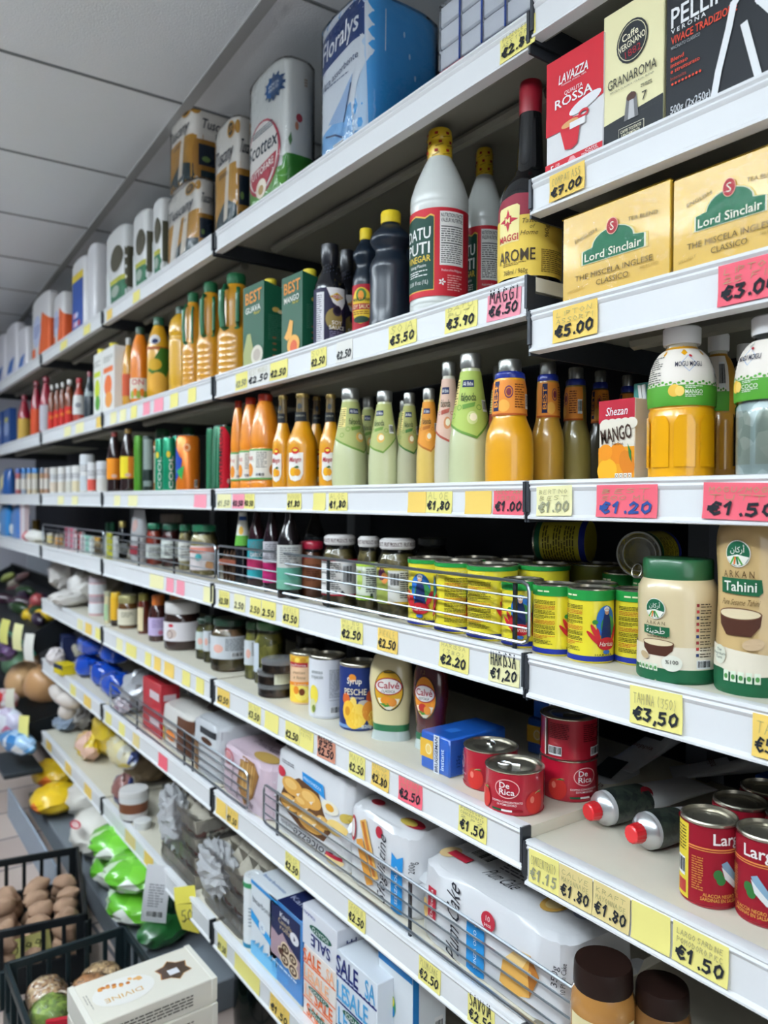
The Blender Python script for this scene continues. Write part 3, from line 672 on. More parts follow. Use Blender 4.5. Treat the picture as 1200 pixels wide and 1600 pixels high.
def mogu(px0, px1, pyt, g, label, liq, mid='MANGO', q=-.05, clear=False):
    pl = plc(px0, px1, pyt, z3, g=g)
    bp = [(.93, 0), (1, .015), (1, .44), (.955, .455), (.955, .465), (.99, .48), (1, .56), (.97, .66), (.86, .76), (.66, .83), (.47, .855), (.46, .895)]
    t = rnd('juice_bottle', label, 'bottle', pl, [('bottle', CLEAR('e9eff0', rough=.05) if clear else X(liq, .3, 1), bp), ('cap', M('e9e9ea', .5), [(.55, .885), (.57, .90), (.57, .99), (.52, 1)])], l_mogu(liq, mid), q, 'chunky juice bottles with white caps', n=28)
    if clear:
        mb = MB(); lathe(mb, [(pl[3] * .93, .002), (pl[3] * .96, pl[4] * .03), (pl[3] * .96, pl[4] * .44), (pl[3] * .9, pl[4] * .46), (pl[3] * .9, pl[4] * .6)], MM(['b9c6c2', 'd9e2de', 'eef3f0'], 55, .35, .4), 24); mb.build('contents', t)
    else:
        mb = MB(); lathe(mb, [(pl[3] * .472, pl[4] * .853), (pl[3] * .468, pl[4] * .897)], X('c9c7b8', .15, 1), 22); mb.build('neck', t)
    # moulded panels on the lower body
    L = Lab(cylmap(pl[3], 0)); Rr = pl[3]
    for k in range(-3, 4):
        u = k * Rr * .75
        L.poly([(u - Rr * .3, pl[4] * .08), (u + Rr * .3, pl[4] * .08), (u + Rr * .3, pl[4] * .36), (u + Rr * .18, pl[4] * .41), (u - Rr * .18, pl[4] * .41), (u - Rr * .3, pl[4] * .36)], CLEAR('f6f2ea') if clear else X(liq, .2, 1), 2)
    o = L.build('moulded_panels', t); return t
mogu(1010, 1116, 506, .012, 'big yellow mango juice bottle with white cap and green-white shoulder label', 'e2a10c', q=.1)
mogu(1090, 1150, 520, .12, 'shaded orange juice bottle behind the big yellow one, white cap', 'c08a2a', q=-.9)  # darker juice here and in the next: shade put into the colour
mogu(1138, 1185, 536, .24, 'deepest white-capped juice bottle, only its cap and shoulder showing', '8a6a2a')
mogu(1145, 1262, 488, .012, 'clear coconut jelly drink bottle with white cap at the picture edge', 'd9e0dc', 'COCO', q=-.75, clear=True)
# cans of the second bay
def l_can(bg, fn):
    def f(L, R, h):
        fn(L, R, h)
    return f
def can(px0, px1, pyt, g, label, body, fn=None, zs=None, q=-.2, group='drink cans on the third shelf', name='drink_can'):
    return rnd(name, label, 'can', plc(px0, px1, pyt, zs or z3, g=g), [('body', M(body, .28, .3), [(.82, 0), (1, .03), (1, .93), (.86, .985)]), ('lid', STEEL, [(.86, .98), (.88, 1), (.8, 1), (.78, .985), (0, .985)])], fn, q, group, sm=())
def f_green(L, R, h):
    L.text('COOL', R * .1, h * .35, R * .6, P('e8f2ec'), 3, w=h * .6, rot=90, b=.05); L.ell(-R * .3, h * .68, R * .3, h * .06, P('e0c63a'), 3)
can(242, 258, 684, .02, 'slim green drink can with yellow dot, front of the green trio', '17936a', f_green)
can(254, 274, 682, .012, 'slim green drink can in the middle of the green trio', '149068', f_green, q=.2)
can(269, 281, 680, .06, 'slim green drink can peeping behind the orange can', '1a9a78', f_green)
def f_or(L, R, h):
    L.ell(R * .1, h * .77, R * .3, h * .07, P('e9b68a'), 2); L.ell(R * .1, h * .77, R * .16, h * .04, P('d06a2a'), 3); L.poly([(-R * 1.2, h * .15), (-R * .5, h * .3), (-R * .3, h * .55), (-R * 1.2, h * .8)], P('20409a'), 2); L.poly([(-R * .9, h * .35), (-R * .1, h * .45), (-R * .3, h * .2)], P('2f9a4a'), 3); L.bars(R * .75, h * .06, R * 1.1, h * .2)
can(275, 312, 678, .012, 'fat orange drink can with small green leaf mark', 'd4701a', f_or)
def f_mel(L, R, h):
    L.poly([(-R * .35, h * .02), (R * .5, h * .04), (R * 1.0, h * .3), (R * 1.05, h * .55), (R * .6, h * .85), (R * .1, h * .97), (-R * .35, h * .97)], P('c0182c'), 2); L.text('WATERMELON', -R * .25, h * .5, R * .3, P('161a1c'), 3, w=h * .85, rot=90, b=.03); L.ell(R * .5, h * .14, R * .16, h * .04, P('d9b6b0'), 3)
    for k in range(6): L.stroke([(-R * (1.4 - .16 * k), h * .05), (-R * (1.36 - .16 * k), h * .5), (-R * (1.4 - .16 * k), h * .95)], R * .06, P('6aa88a' if k % 2 else '0f5a3c'), 2)
can(322, 336, 668, .05, 'green striped can half hidden behind the watermelon can', '1f7a52', f_mel, q=.7)
can(332, 364, 663, .02, 'watermelon drink can, red flesh on dark green rind', '145f40', f_mel, q=.05)
# dark soda bottles, green bottles
def l_soda(c1, c2):
    def f(L, R, h): L.rect(-R * 1.6, h * .22, R * .2, h * .56, P(c1), 1); L.rect(R * .2, h * .22, R * 1.6, h * .56, P(c2), 1); L.ell(R * .2, h * .27, R * .4, h * .03, P('d9b0a0'), 2)
    return f
for px0, px1, c1, c2, cp, lb in ((167, 190, 'e08a1e', 'dd7f1c', '8a2f28', 'dark soda bottle with orange label and red cap'), (188, 212, 'e6cf2e', 'e0862a', '9a7a3a', 'dark soda bottle with yellow and orange label')):
    pl = plc(px0, px1, 690, z3, g=.012); pl = pl[:4] + (.225,)
    rnd('soda_bottle', lb, 'bottle', pl, [('bottle', X('2a1c1c', .1, 1), [(.88, 0), (1, .03), (.95, .2), (1, .25), (1, .56), (.95, .65), (.6, .85), (.35, .93)]), ('cap', X(cp), [(.42, .925), (.44, .94), (.44, .99), (.4, 1)])], l_soda(c1, c2), -.2, 'dark soda bottles')
rnd('drink_can', 'tall plain green can right of the dark soda bottles', 'can', plc(209, 224, 680, z3, g=.02), [('body', M('4a8a22', .35, .2), [(.9, 0), (1, .02), (1, .95), (.9, 1)])], None, n=16)
rnd('drink_can', 'tall dark and silver can between green cans and cartons', 'can', plc(222, 240, 681, z3, g=.03), [('body', M('20302c', .35, .2), [(.9, 0), (1, .02), (1, .95), (.9, 1)])], lambda L, R, h: (L.rect(-R * .8, h * .4, R * .8, h * .95, P('8a9690'), 1), L.rect(-R * .8, h * .1, R * .8, h * .2, P('7a8884'), 1)), n=16)
for px0, px1, pt, g, lb in ((232, 276, 668, .09, 'big amber bottle with green cap behind the green cans'), (276, 312, 666, .16, 'dark amber bottle deep behind the orange can')):
    pl = plc(px0, px1, pt, z3, g=g)
    rnd('juice_bottle', lb, 'bottle', pl, [('bottle', X('b0641c', .3, 1), [(.9, 0), (1, .03), (1, .6), (.9, .74), (.5, .85)]), ('cap', X('17492e'), [(.5, .84), (.52, .86), (.52, .98), (.48, 1)])], lambda L, R, h: L.rect(-R * 1.4, h * .15, R * 1.4, h * .62, P('d9d4c0'), 1), 0)
# white tubs and small jars, far bays
for i, (px0, px1, pt, g, c) in enumerate(((78, 93, 730, .02, 'e6e4e0'), (91, 105, 729, .02, 'e9e7e4'), (103, 117, 728, .03, 'e4e4e4'), (113, 127, 727, .03, 'ecebe8'), (125, 147, 709, .05, 'dfe2e6'), (137, 152, 722, .015, 'e9e9ea'), (151, 170, 720, .02, 'e2e4e8'))):
    pos = ('first', 'second', 'third', 'fourth', 'tallest', 'sixth, with red and orange spot', 'last')[i]
    def f_tub(L, R, h, i=i):
        L.rect(-R * 1.3, h * .08, R * 1.3, h * .45, P(('d9c9b6', 'd9d0c0', 'd6d2c6', 'dfd2b0', 'cfd6dc', 'd0564a', 'e0dcd6')[i]), 1); L.fine(-R, h * .55, R, h * .75, 3, P('9a9aa0'), 2)
    rnd('food_tub', '%s white tub counted from the far end, third shelf' % pos, 'tub', plc(px0, px1, pt, z3, g=g), [('body', M('e6e6e6', .45), [(.88, 0), (1, .05), (1, .72)]), ('lid', M(c, .45), [(1.06, .72), (1.06, .95), (.98, 1)])], f_tub, -.2, 'white tubs on the third shelf', n=16)
for i, (px0, px1, c, cap) in enumerate(((24, 34, 'a85a5a', '2c55a0'), (33, 43, '9aa2b4', '2f74b8'), (42, 51, 'c9b496', '3478c0'), (50, 60, 'd0c2a6', '3a80c4'), (62, 70, 'a88464', '7a8aa0'), (69, 78, 'b89078', 'b0a49c'))):
    rnd('small_jar', ('%s small far jar of spread with %s lid, third shelf') % (('first', 'second', 'third', 'fourth', 'fifth', 'sixth')[i], 'blue' if i < 4 else 'pale'), 'jar', plc(px0, px1, 731, z3, g=.02), [('body', X(c, .3), [(.9, 0), (1, .05), (1, .8)]), ('lid', X(cap), [(1, .8), (1, .97), (.9, 1)])], lambda L, R, h: L.rect(-R, h * .2, R, h * .6, P('d9d4cc'), 1), 0, 'small far jars', n=14)
mb = MB(); 
o = thing('snack_bag', 'yellow and blue snack bag at the far end of the third shelf', 'bag', (at(11, 781, .06).x, .07, z3), 10)
sb = [(0, .045, .03, 2.5), (.02, .055, .04, 2.4), (.10, .055, .04, 2.4), (.15, .05, .02, 2.6), (.165, .05, .004, 4)]
mb = MB(); loft(mb, sb, M('1f56a0', .3, 0, .5), 20); mb.build('bag', o); L = Lab(loftmap(sb)); L.ell(-.01, .08, .03, .05, P('e2d6a0')); L.build('printed_label', o)
# ================================================================ second shelf: sauces, juice; coffee and tea
z2 = zl('S2')
def l_datu(L, R, h):
    L.rect(-R * 1.62, h * .095, R * 1.62, h * .545, P('bf2230'), 1)
    L.poly([(-R * 1.15, h * .125), (R * .12, h * .125), (R * .12, h * .505), (R * .0, h * .515), (-R * .2, h * .50), (-R * .6, h * .52), (-R * 1.15, h * .505)], P('d9b24a'), 2)
    L.poly([(-R * 1.15, h * .13), (R * .10, h * .13), (R * .10, h * .498), (-R * .02, h * .506), (-R * .2, h * .492), (-R * .6, h * .512), (-R * 1.15, h * .498)], P('123f33'), 3)
    w = P('f0f1ee')
    L.text('DATU', -R * .52, h * .42, h * .058, w, 5, w=R * 1.05, b=.04); L.text('PUTI', -R * .52, h * .345, h * .058, w, 5, w=R * 1.0, b=.04)
    L.text('VINEGAR', -R * .5, h * .29, h * .032, P('e6c64a'), 5, w=R * 1.02, b=.03); L.text('Sukang Maasim', -R * .5, h * .255, h * .016, w, 5, w=R * .7)
    L.fine(-R * .9, h * .2, -R * .1, h * .235, 3, w, 4); L.text('33.81 fl oz (1L)', -R * .5, h * .17, h * .02, w, 5, w=R * .85)
    L.rect(R * .3, h * .25, R * 1.15, h * .525, P('eceae6'), 2)
    L.text('NUTRITION FACTS', R * .72, h * .505, h * .020, P(INK), 3, w=R * .78, b=.04); L.text('VALEUR NUTRITIVE', R * .72, h * .48, h * .020, P(INK), 3, w=R * .78, b=.04)
    L.rect(R * .34, h * .445, R * 1.11, h * .45, P(INK), 3); L.rect(R * .34, h * .36, R * 1.11, h * .365, P(INK), 3); L.fine(R * .34, h * .26, R * 1.1, h * .355, 9, P('3a3a3c'), 3); L.fine(R * .34, h * .37, R * 1.1, h * .44, 6, P('3a3a3c'), 3, 8)
    L.text('Product of the Philippines', R * .72, h * .225, h * .012, w, 3, w=R * .72); L.fine(R * .55, h * .12, R * 1.1, h * .205, 7, P('e9a9a4'), 3); 
    for k in range(5): a = k * 1.2566; L.ell(R * .38 + R * .07 * math.cos(a), h * .165 + R * .07 * math.sin(a), R * .05, R * .03, w, 3, 8, math.degrees(a))
def l_dcap(L, R, h):
    r = R * .43
    for i in range(21):
        u, v = r * (-2.6 + .87 * (i % 7) + .3 * (i // 7 % 2)), .875 + .045 * (i // 7); L.rect(u - r * .13, h * v - h * .007, u + r * .13, h * v + h * .007, P('9a2a24'), 2); L.stroke([(u - r * .35, h * v - h * .022), (u + r * .2, h * v - h * .012)], r * .06, P('8a6a20'), 2)
def datu(px0, px1, pyt, g, label, q, ye=None):
    pl = plc(px0, px1, pyt, z2, g=g)
    rnd('vinegar_bottle', label, 'bottle', pl, [
        ('bottle', M('d3d7d3', .3, 0, .35), [(.95, 0), (1, .012), (1, .035), (.985, .042), (1, .05), (1, .058), (.985, .064), (1, .07), (1, .08), (.985, .09), (.985, .56), (1, .57), (1, .59), (.985, .597), (1, .605), (.98, .64), (.84, .71), (.58, .80), (.44, .84), (.40, .855)]),
        ('cap', M('dfba24', .35, 0, .4), [(.41, .845), (.43, .86), (.41, .93), (.41, .94), (.43, .945), (.40, .992), (.36, 1)])], l_datu, q, 'white vinegar bottles', sm=(), n=32, lab2=l_dcap)
datu(638, 729, 187, .02, 'large white vinegar bottle with yellow neck wrap, front of the two', -.28)
datu(722, 784, 224, .15, 'white vinegar bottle standing behind the brown aroma bottle', -.42)
def l_maggi(L, R, h):
    L.rect(-R * 1.7, h * .035, R * 1.7, h * .32, P('e3c352'), 1); L.poly([(-R * 1.25, h * .32), (R * .8, h * .32), (R * .78, h * .38), (R * .35, h * .415), (-R * .35, h * .425), (-R * .9, h * .41), (-R * 1.2, h * .38)], P('8c2438'), 1)
    L.rect(R * .78, h * .32, R * 1.7, h * .325, P('e3c352'), 1)
    L.poly([(-R * 1.0, h * .20), (-R * .22, h * .20), (-R * .20, h * .365), (-R * .28, h * .375), (-R * .95, h * .37), (-R * 1.0, h * .36)], P('f2e6a0'), 3)
    c = (-R * .6, h * .305); r1 = P('b8283a')
    for k in range(4):
        a = k * math.pi / 2; L.poly([(c[0] + R * .36 * math.cos(a), c[1] + R * .36 * math.sin(a)), (c[0] + R * .12 * math.cos(a + .8), c[1] + R * .12 * math.sin(a + .8)), (c[0], c[1]), (c[0] + R * .12 * math.cos(a - .8), c[1] + R * .12 * math.sin(a - .8))], r1, 4)
    L.rect(c[0] - R * .13, c[1] - R * .13, c[0] + R * .13, c[1] + R * .13, r1, 5); L.text('M', c[0], c[1], R * .18, P('f2e6a0'), 6, b=.03)
    L.text('MAGGI', -R * .6, h * .222, h * .03, r1, 5, w=R * .72, b=.04)
    L.text('AROME', -R * .35, h * .135, h * .055, P('3a2c1c'), 5, w=R * 1.25, b=.03); L.text('Taste', R * .1, h * .29, h * .022, P('5a4418'), 5, sh=.3); L.text('of', R * .18, h * .262, h * .018, P('5a4418'), 5, sh=.3); L.text('Home', R * .1, h * .235, h * .022, P('5a4418'), 5, sh=.3)
    L.fine(-R * .8, h * .09, -R * .0, h * .105, 2, P('7a622a'), 4); L.text('768ml / 960g', -R * .35, h * .06, h * .022, P('3a2c1c'), 5, w=R * .8); L.text('960g', R * .62, h * .24, h * .02, P('3a2c1c'), 5, rot=90); L.fine(R * .45, h * .05, R * 1.3, h * .16, 12, P('6a5424'), 4); L.fine(R * .5, h * .27, R * 1.3, h * .31, 5, P('6a5424'), 4)
pl = plc(775, 873, 112, z2, g=.012)
rnd('sauce_bottle', 'tall dark brown aroma bottle with red cap and yellow label', 'bottle', pl, [
    ('bottle', X('0d0f12', .08, 1), [(.96, 0), (1, .012), (1, .40), (.97, .445), (.86, .49), (.62, .535), (.46, .57), (.42, .62), (.37, .80), (.355, .85)]),
    ('cap', X('8e1a28', .3), [(.365, .845), (.37, .985), (.34, 1)])], l_maggi, -.1, n=32)
def l_pina(L, R, h):
    L.rect(-R * 1.6, h * .12, R * 1.6, h * .50, P('a8182a'), 1)
    L.ell(0, h * .32, R * .85, h * .155, P('e0bc2c'), 2); L.ell(0, h * .41, R * .4, h * .055, P('4a7a2a'), 3); L.ell(0, h * .405, R * .22, h * .04, P('d98a2a'), 4)
    L.text('MARCA PINA', 0, h * .37, h * .028, P('15351f'), 5, w=R * 1.3, b=.03); L.rect(-R * .9, h * .285, R * .9, h * .335, P('a8182a'), 4); L.text('SOY SAUCE', 0, h * .31, h * .034, P('f2e6b0'), 5, w=R * 1.5, b=.02); L.fine(-R * .7, h * .24, R * .7, h * .275, 2, P('7a3a1a'), 4); L.ell(0, h * .2, R * .6, h * .03, P('15351f'), 4)
BP = [(.96, 0), (1, .015), (1, .10), (.97, .12), (.97, .50), (1, .53), (.96, .58), (.72, .645), (.72, .69), (.93, .735), (1, .765), (.93, .80), (.62, .86), (.45, .885), (.42, .91)]
for px0, px1, pt, g, q, lb in ((549, 590, 352, .06, -.35, 'soy sauce bottle with red and yellow pineapple label and yellow cap'), (575, 641, 321, .03, 2, 'dark navy soy sauce bottle with yellow cap, its plain back turned out'), (618, 655, 368, .16, 2, 'navy soy sauce bottle behind, only a sliver beside the vinegar')):
    pl = plc(px0, px1, pt, z2, g=g)
    rnd('soy_sauce_bottle', lb, 'bottle', pl, [('bottle', X('101d2b', .3, .3), BP), ('cap', M('e0c42c', .4), [(.40, .90), (.47, .905), (.48, .985), (.44, 1)])], l_pina if q < 1 else None, min(q, 1), 'navy soy sauce bottles')
def l_tooba(L, R, h):
    L.rect(-R * 1.6, h * .03, R * 1.6, h * .56, P('1e1838'), 1); L.rect(-R * .9, h * .04, -R * .35, h * .52, P('e4e2e6'), 2); L.fine(-R * .88, h * .06, -R * .5, h * .5, 22, P('6a6674'), 3)
    L.poly([(-R * .2, h * .56), (R * 1.1, h * .56), (R * 1.15, h * .44), (R * .8, h * .36), (R * .2, h * .42)], P('efeff0'), 3)
    L.poly([(R * .0, h * .475), (R * .45, h * .515), (R * .95, h * .475), (R * .45, h * .435)], P('d9bb3a'), 4); L.poly([(R * .1, h * .475), (R * .45, h * .50), (R * .85, h * .475), (R * .45, h * .45)], P('b52a34'), 5); L.text('TOOBA', R * .47, h * .475, h * .03, P('f4f0e0'), 6, w=R * .62, b=.04)
    L.ell(R * .3, h * .27, R * .55, h * .10, P('8d7a44'), 3); L.ell(R * .48, h * .345, R * .3, h * .05, P('3a3040'), 4); L.ell(R * .48, h * .35, R * .22, h * .035, P('171224'), 5)
    L.text('SOY', R * .45, h * .235, h * .035, P('f2f0ea'), 6, b=.03); L.text('SAUCE', R * .48, h * .19, h * .035, P('f2f0ea'), 6, b=.03); L.fine(R * .0, h * .06, R * .95, h * .16, 6, P('8a84a4'), 4)
    for k in range(40): 
        a = (k * 37 % 100) / 50 - 1; L.stroke([(R * a * .6, h * (.70 + (k * 13 % 27) / 100)), (R * a * .6 + R * .07, h * (.70 + (k * 13 % 27) / 100) + h * .012)], R * .035, P('5a6274'), 2)
for px0, px1, pt, g, q, lb in ((489, 538, 374, .025, .0, 'black soy sauce bottle with white and purple label, front of its pair'), (520, 560, 385, .11, .05, 'black soy sauce bottle behind its twin, half its label showing')):
    pl = plc(px0, px1, pt, z2, g=g)
    rnd('soy_sauce_bottle', lb, 'bottle', pl, [('bottle', X('10121a', .08, 1), [(.95, 0), (1, .015), (1, .56), (.95, .62), (.7, .70), (.5, .76), (.46, .80)]), ('cap', X('15171f', .3, .6), [(.47, .79), (.52, .80), (.58, .93), (.55, .99), (.4, 1)])], l_tooba, q, 'black soy sauce bottles', n=28)
# green juice cartons
def lf_best(fruit):
    def f(L, w, h):
        L.text('BEST', w * .02, h * .845, h * .135, P('d58a3a'), 3, w=w * .78, b=.04); L.text(fruit, 0, h * .70, h * .07, P('eef0e6'), 3, w=w * .72, b=.04); L.text('Nectar', w * .2, h * .645, h * .035, P('d9c23a'), 3, w=w * .3, sh=.3)
        if fruit == 'GUAVA':
            L.poly([(-w * .45, h * .02), (-w * .48, h * .2), (-w * .28, h * .42), (-w * .12, h * .42), (w * .02, h * .22), (0, h * .02)], P('9aa06a'), 2); L.ell(w * .2, h * .14, w * .28, h * .115, P('d5d0c0'), 3); L.ell(w * .2, h * .14, w * .17, h * .07, P('b9ada0'), 4); L.poly([(-w * .5, 0), (w * .1, 0), (-w * .5, h * .06)], P('d9822a'), 4)
        else:
            L.poly([(-w * .35, h * .25), (-w * .2, h * .33), (-w * .08, h * .45), (w * .08, h * .42), (w * .02, h * .25), (-w * .2, h * .2)], P('e3a957'), 2); L.ell(w * .1, h * .13, w * .3, h * .12, P('e3a957'), 3); L.ell(w * .12, h * .10, w * .17, h * .085, P('cf5f3a'), 4)
    return f
def lr_best(L, d, h):
    L.fine(-d * .35, h * .3, d * .3, h * .6, 13, P('3a6a54'), 2); L.ell(-d * .05, h * .66, d * .14, h * .03, P('b9964a'), 2); L.ell(d * .12, h * .64, d * .1, h * .022, P('c9b08a'), 2)
    for k in range(4): L.ell(-d * .1, h * (.12 + .07 * k), d * .08, h * .012, P('8a5a3a'), 2)
def ex_cap(t, w, d, h):
    mb = MB(); lathe(mb, [(.014, -.028), (.014, -.003)], M('20302c', .3), 14, (w * .22, -d * .05, h)); mb.build('spout', t)
    mb = MB(); lathe(mb, [(.0155, -.004), (.0155, .010), (.014, .012)], M('ddc93a', .4), 18, (w * .22, -d * .05, h)); o = mb.build('cap', t); o['label'] = 'yellow screw cap'
for px0, px1, pt, px2, f, g, lb in ((379, 411, 452, 439, 'GUAVA', .02, 'green guava juice carton with yellow screw cap'), (439, 471, 437, 500, 'MANGO', .02, 'green mango juice carton with yellow screw cap')):
    b = pbox(px0, px1, pt, z2, g, px2=px2); b = b[:3] + (b[2] + .07,) + b[4:]
    x0, x1, y0, y1, z0, h = b; w, d = x1 - x0, y1 - y0
    t = thing('juice_carton', lb, 'carton', ((x0 + x1) / 2, (y0 + y1) / 2, z0), 0, 'green juice cartons')
    mb = MB(); g_ = M('175039', .42); vs = [(-w / 2, -d / 2, 0), (w / 2, -d / 2, 0), (w / 2, d / 2, 0), (-w / 2, d / 2, 0), (-w / 2, -d / 2, h), (w / 2, -d / 2, h * .985), (w / 2, d / 2, h * .90), (-w / 2, d / 2, h * .92)]
    mb.add(vs, [(3, 2, 1, 0), (4, 5, 6, 7), (0, 1, 5, 4), (1, 2, 6, 5), (2, 3, 7, 6), (3, 0, 4, 7)], g_); mb.build('carton', t)
    prints(t, (front(0, -d / 2, 0), lf_best(f), w, h), (right(w / 2, 0, 0), lr_best, d, h))
    mb = MB(); lathe(mb, [(.013, h * .955 - .02), (.013, h * .98)], M('20302c', .3), 14, (w * .18, 0, 0)); mb.build('spout', t)
    mb = MB(); lathe(mb, [(.0155, h * .975), (.0155, h * .975 + .014), (.013, h * .975 + .016)], M('ddc93a', .4), 18, (w * .18, 0, 0)); o = mb.build('cap', t); o['label'] = 'yellow screw cap'
# big jugs with green handle
def jug(px0, px1, pyt, g, label, yaw):
    x, y, z, R, h = plc(px0, px1, pyt, z2, g=g)
    t = thing('juice_jug', label, 'bottle', (x, y, z), facing(x, y, yaw), 'juice jugs with green handles'); m = X('c58a18', .3, 1)
    mb = MB(); pr = [(.9, 0), (1, .02)]
    for k in range(6): a = .05 + k * .055; pr += [(1, a), (.965, a + .02), (1, a + .045)]
    pr += [(.98, .42), (.9, .47), (.86, .5), (.84, .72), (.8, .78), (.6, .87), (.46, .905)]
    lathe(mb, [(a * R, b * h) for a, b in pr], m, 26); mb.build('bottle', t)
    mb = MB(); lathe(mb, [(R * .48, h * .90), (R * .5, h * .91), (R * .5, h * .985), (R * .45, h)], M('1d5a38', .4), 20); mb.build('cap', t)
    mb = MB(); pts = [(-R * .35, -R * .72, h * .86), (-R * .5, -R * 1.02, h * .80), (-R * .5, -R * 1.08, h * .62), (-R * .45, -R * 1.0, h * .48), (-R * .35, -R * .72, h * .46)]
    tube(mb, pts, R * .17, M('176a44', .4, 0, .3), 8); tube(mb, [(R * .3, -R * .74, h * .84), (R * .32, -R * .98, h * .78), (R * .32, -R * .98, h * .52), (R * .3, -R * .74, h * .47)], R * .12, M('176a44', .4, 0, .3), 8); tube(mb, [(-R * .4, -R * .78, h * .465), (R * .3, -R * .78, h * .465)], R * .12, M('176a44', .4, 0, .3), 8)
    o = mb.build('handle', t); o['label'] = 'green plastic carrying handle'
jug(338, 398, 418, .025, 'amber juice jug with green handle, beside the guava carton', -.25)
jug(306, 350, 434, .02, 'amber juice jug with green handle, middle of the three', -.1)
jug(284, 318, 452, .015, 'amber juice jug with green handle, last of the three before the ridged bottle', -.4)
def sbottle(px0, px1, pt, g, label, liq, cap, lab=None, q=-.15, prof=None, group='juice bottles on the second shelf', name='juice_bottle'):
    return rnd(name, label, 'bottle', plc(px0, px1, pt, z2, g=g), [('bottle', X(liq, .3, 1), prof or [(.9, 0), (1, .02), (1, .55), (.97, .66), (.75, .8), (.5, .88), (.42, .91)]), ('cap', X(cap, .4), [(.44, .90), (.46, .915), (.46, .99), (.42, 1)])], lab, q, group)
sbottle(263, 302, 473, .015, 'ridged yellow juice bottle with dark green cap', 'd2a01c', '143c2c', None, prof=[(.9, 0), (1, .02), (.97, .1), (1, .14), (.98, .5), (1, .62), (.93, .64), (.93, .66), (1, .68), (.98, .78), (.8, .86), (.5, .9), (.42, .92)])
def l_leaf(L, R, h):
    L.poly([(-R * .9, h * .35), (-R * .3, h * .3), (R * .6, h * .22), (R * 1.2, h * .4), (R * 1.3, h * .62), (R * .3, h * .62), (-R * .2, h * .5)], P('3f6a1e'), 1); L.ell(-R * .2, h * .42, R * .6, h * .07, P('c59a1a'), 2); L.ell(R * .1, h * .2, R * .8, h * .13, P('d8a13a'), 2); L.ell(-R * .3, h * .72, R * .6, h * .06, P('d9d6d6'), 1); L.ell(-R * .2, h * .70, R * .3, h * .03, P('27315a'), 2)
    L.rect(-R * 1.4, h * .6, R * 1.4, h * .635, P('a85a24'), 0)
sbottle(229, 266, 490, .015, 'mango juice bottle with green leaf label and green cap', 'd19a1e', '1d5238', l_leaf)
def l_on(L, R, h): L.rect(-R * 1.5, h * .08, R * 1.5, h * .34, P('e0d8c8'), 1); L.text('ON', -R * .1, h * .29, h * .07, P('b8283a'), 2, b=.04); [L.ell(R * (-.7 + .35 * k), h * (.13 + .03 * (k % 2)), R * .25, h * .05, P('d9702a' if k % 2 else '8aa03a'), 2) for k in range(6)]
sbottle(203, 234, 506, .012, 'bright orange juice bottle with white and orange fruit label', 'dd7a12', '24402c', l_on)
sbottle(191, 210, 525, .04, 'slim amber bottle squeezed beside the white cartons', 'd0941e', 'b9b9b4', lambda L, R, h: L.rect(-R * 1.4, h * .2, R * 1.4, h * .5, P('c0502c'), 1))
# white cartons with yellow caps
def wcart(px0, px1, pt, px2, g, label, c1, c2):
    def lf(L, w, h): L.ell(0, h * .42, w * .32, h * .16, P(c1), 2); L.ell(w * .05, h * .2, w * .3, h * .12, P(c2), 2); L.rect(-w * .4, h * .62, w * .4, h * .7, P(c1), 2); L.fine(-w * .4, h * .78, w * .4, h * .88, 3, P('9a9a92'), 2)
    def ex(t, w, d, h):
        mb = MB(); lathe(mb, [(.016, 0), (.016, .016), (.014, .018)], M('e0d040', .4), 16, (0, 0, h)); o = mb.build('cap', t); o['label'] = 'yellow screw cap'
    carton('juice_carton', label, 'carton', pbox(px0, px1, pt, z2, g, px2=px2), M('eeeeea', .4), lf, None, None, 'white juice cartons with yellow caps', ex)
wcart(146, 158, 556, 172, .01, 'white carton with lime fruit print and yellow cap', 'c4d23a', '5a9a3a')
wcart(160, 178, 548, 196, .015, 'white carton with orange fruit print and yellow cap', 'e0703a', 'e69a4a')
# sauces far off
R_ = [(.92, 0), (1, .03), (1, .5), (.8, .66), (.42, .8), (.4, .9)]
sbottle(131, 149, 578, .03, 'dark bottle with small red cap beside the lime carton', '1a2630', '7a1c2c', lambda L, R, h: L.rect(-R, h * .5, R, h * .6, P('9aa6a8'), 1), prof=R_, group='far sauce bottles')
sbottle(114, 133, 588, .015, 'white-labelled sauce bottle with red tip', 'a83a2a', 'b81e2c', lambda L, R, h: (L.rect(-R * 1.4, h * .2, R * 1.4, h * .62, P('dcdcda'), 1), L.ell(0, h * .4, R * .5, h * .06, P('8a8a90'), 2)), prof=R_, group='far sauce bottles')
for i, (a, b_, t_) in enumerate(((101, 116, 591), (92, 104, 596), (84, 95, 598), (75, 87, 600))):
    sbottle(a, b_, t_, .015, 'brown sauce bottle with white cap and red label, %s of four' % ('first', 'second', 'third', 'fourth')[i], '7a3a1c', 'e9e8e6', lambda L, R, h: (L.rect(-R * 1.4, h * .03, R * 1.4, h * .42, P('c62a24'), 1), L.ell(0, h * .3, R * .6, h * .04, P('d9702a'), 2)), prof=[(.92, 0), (1, .03), (1, .66), (.8, .74), (.6, .80), (.6, .86)], group='far sauce bottles')
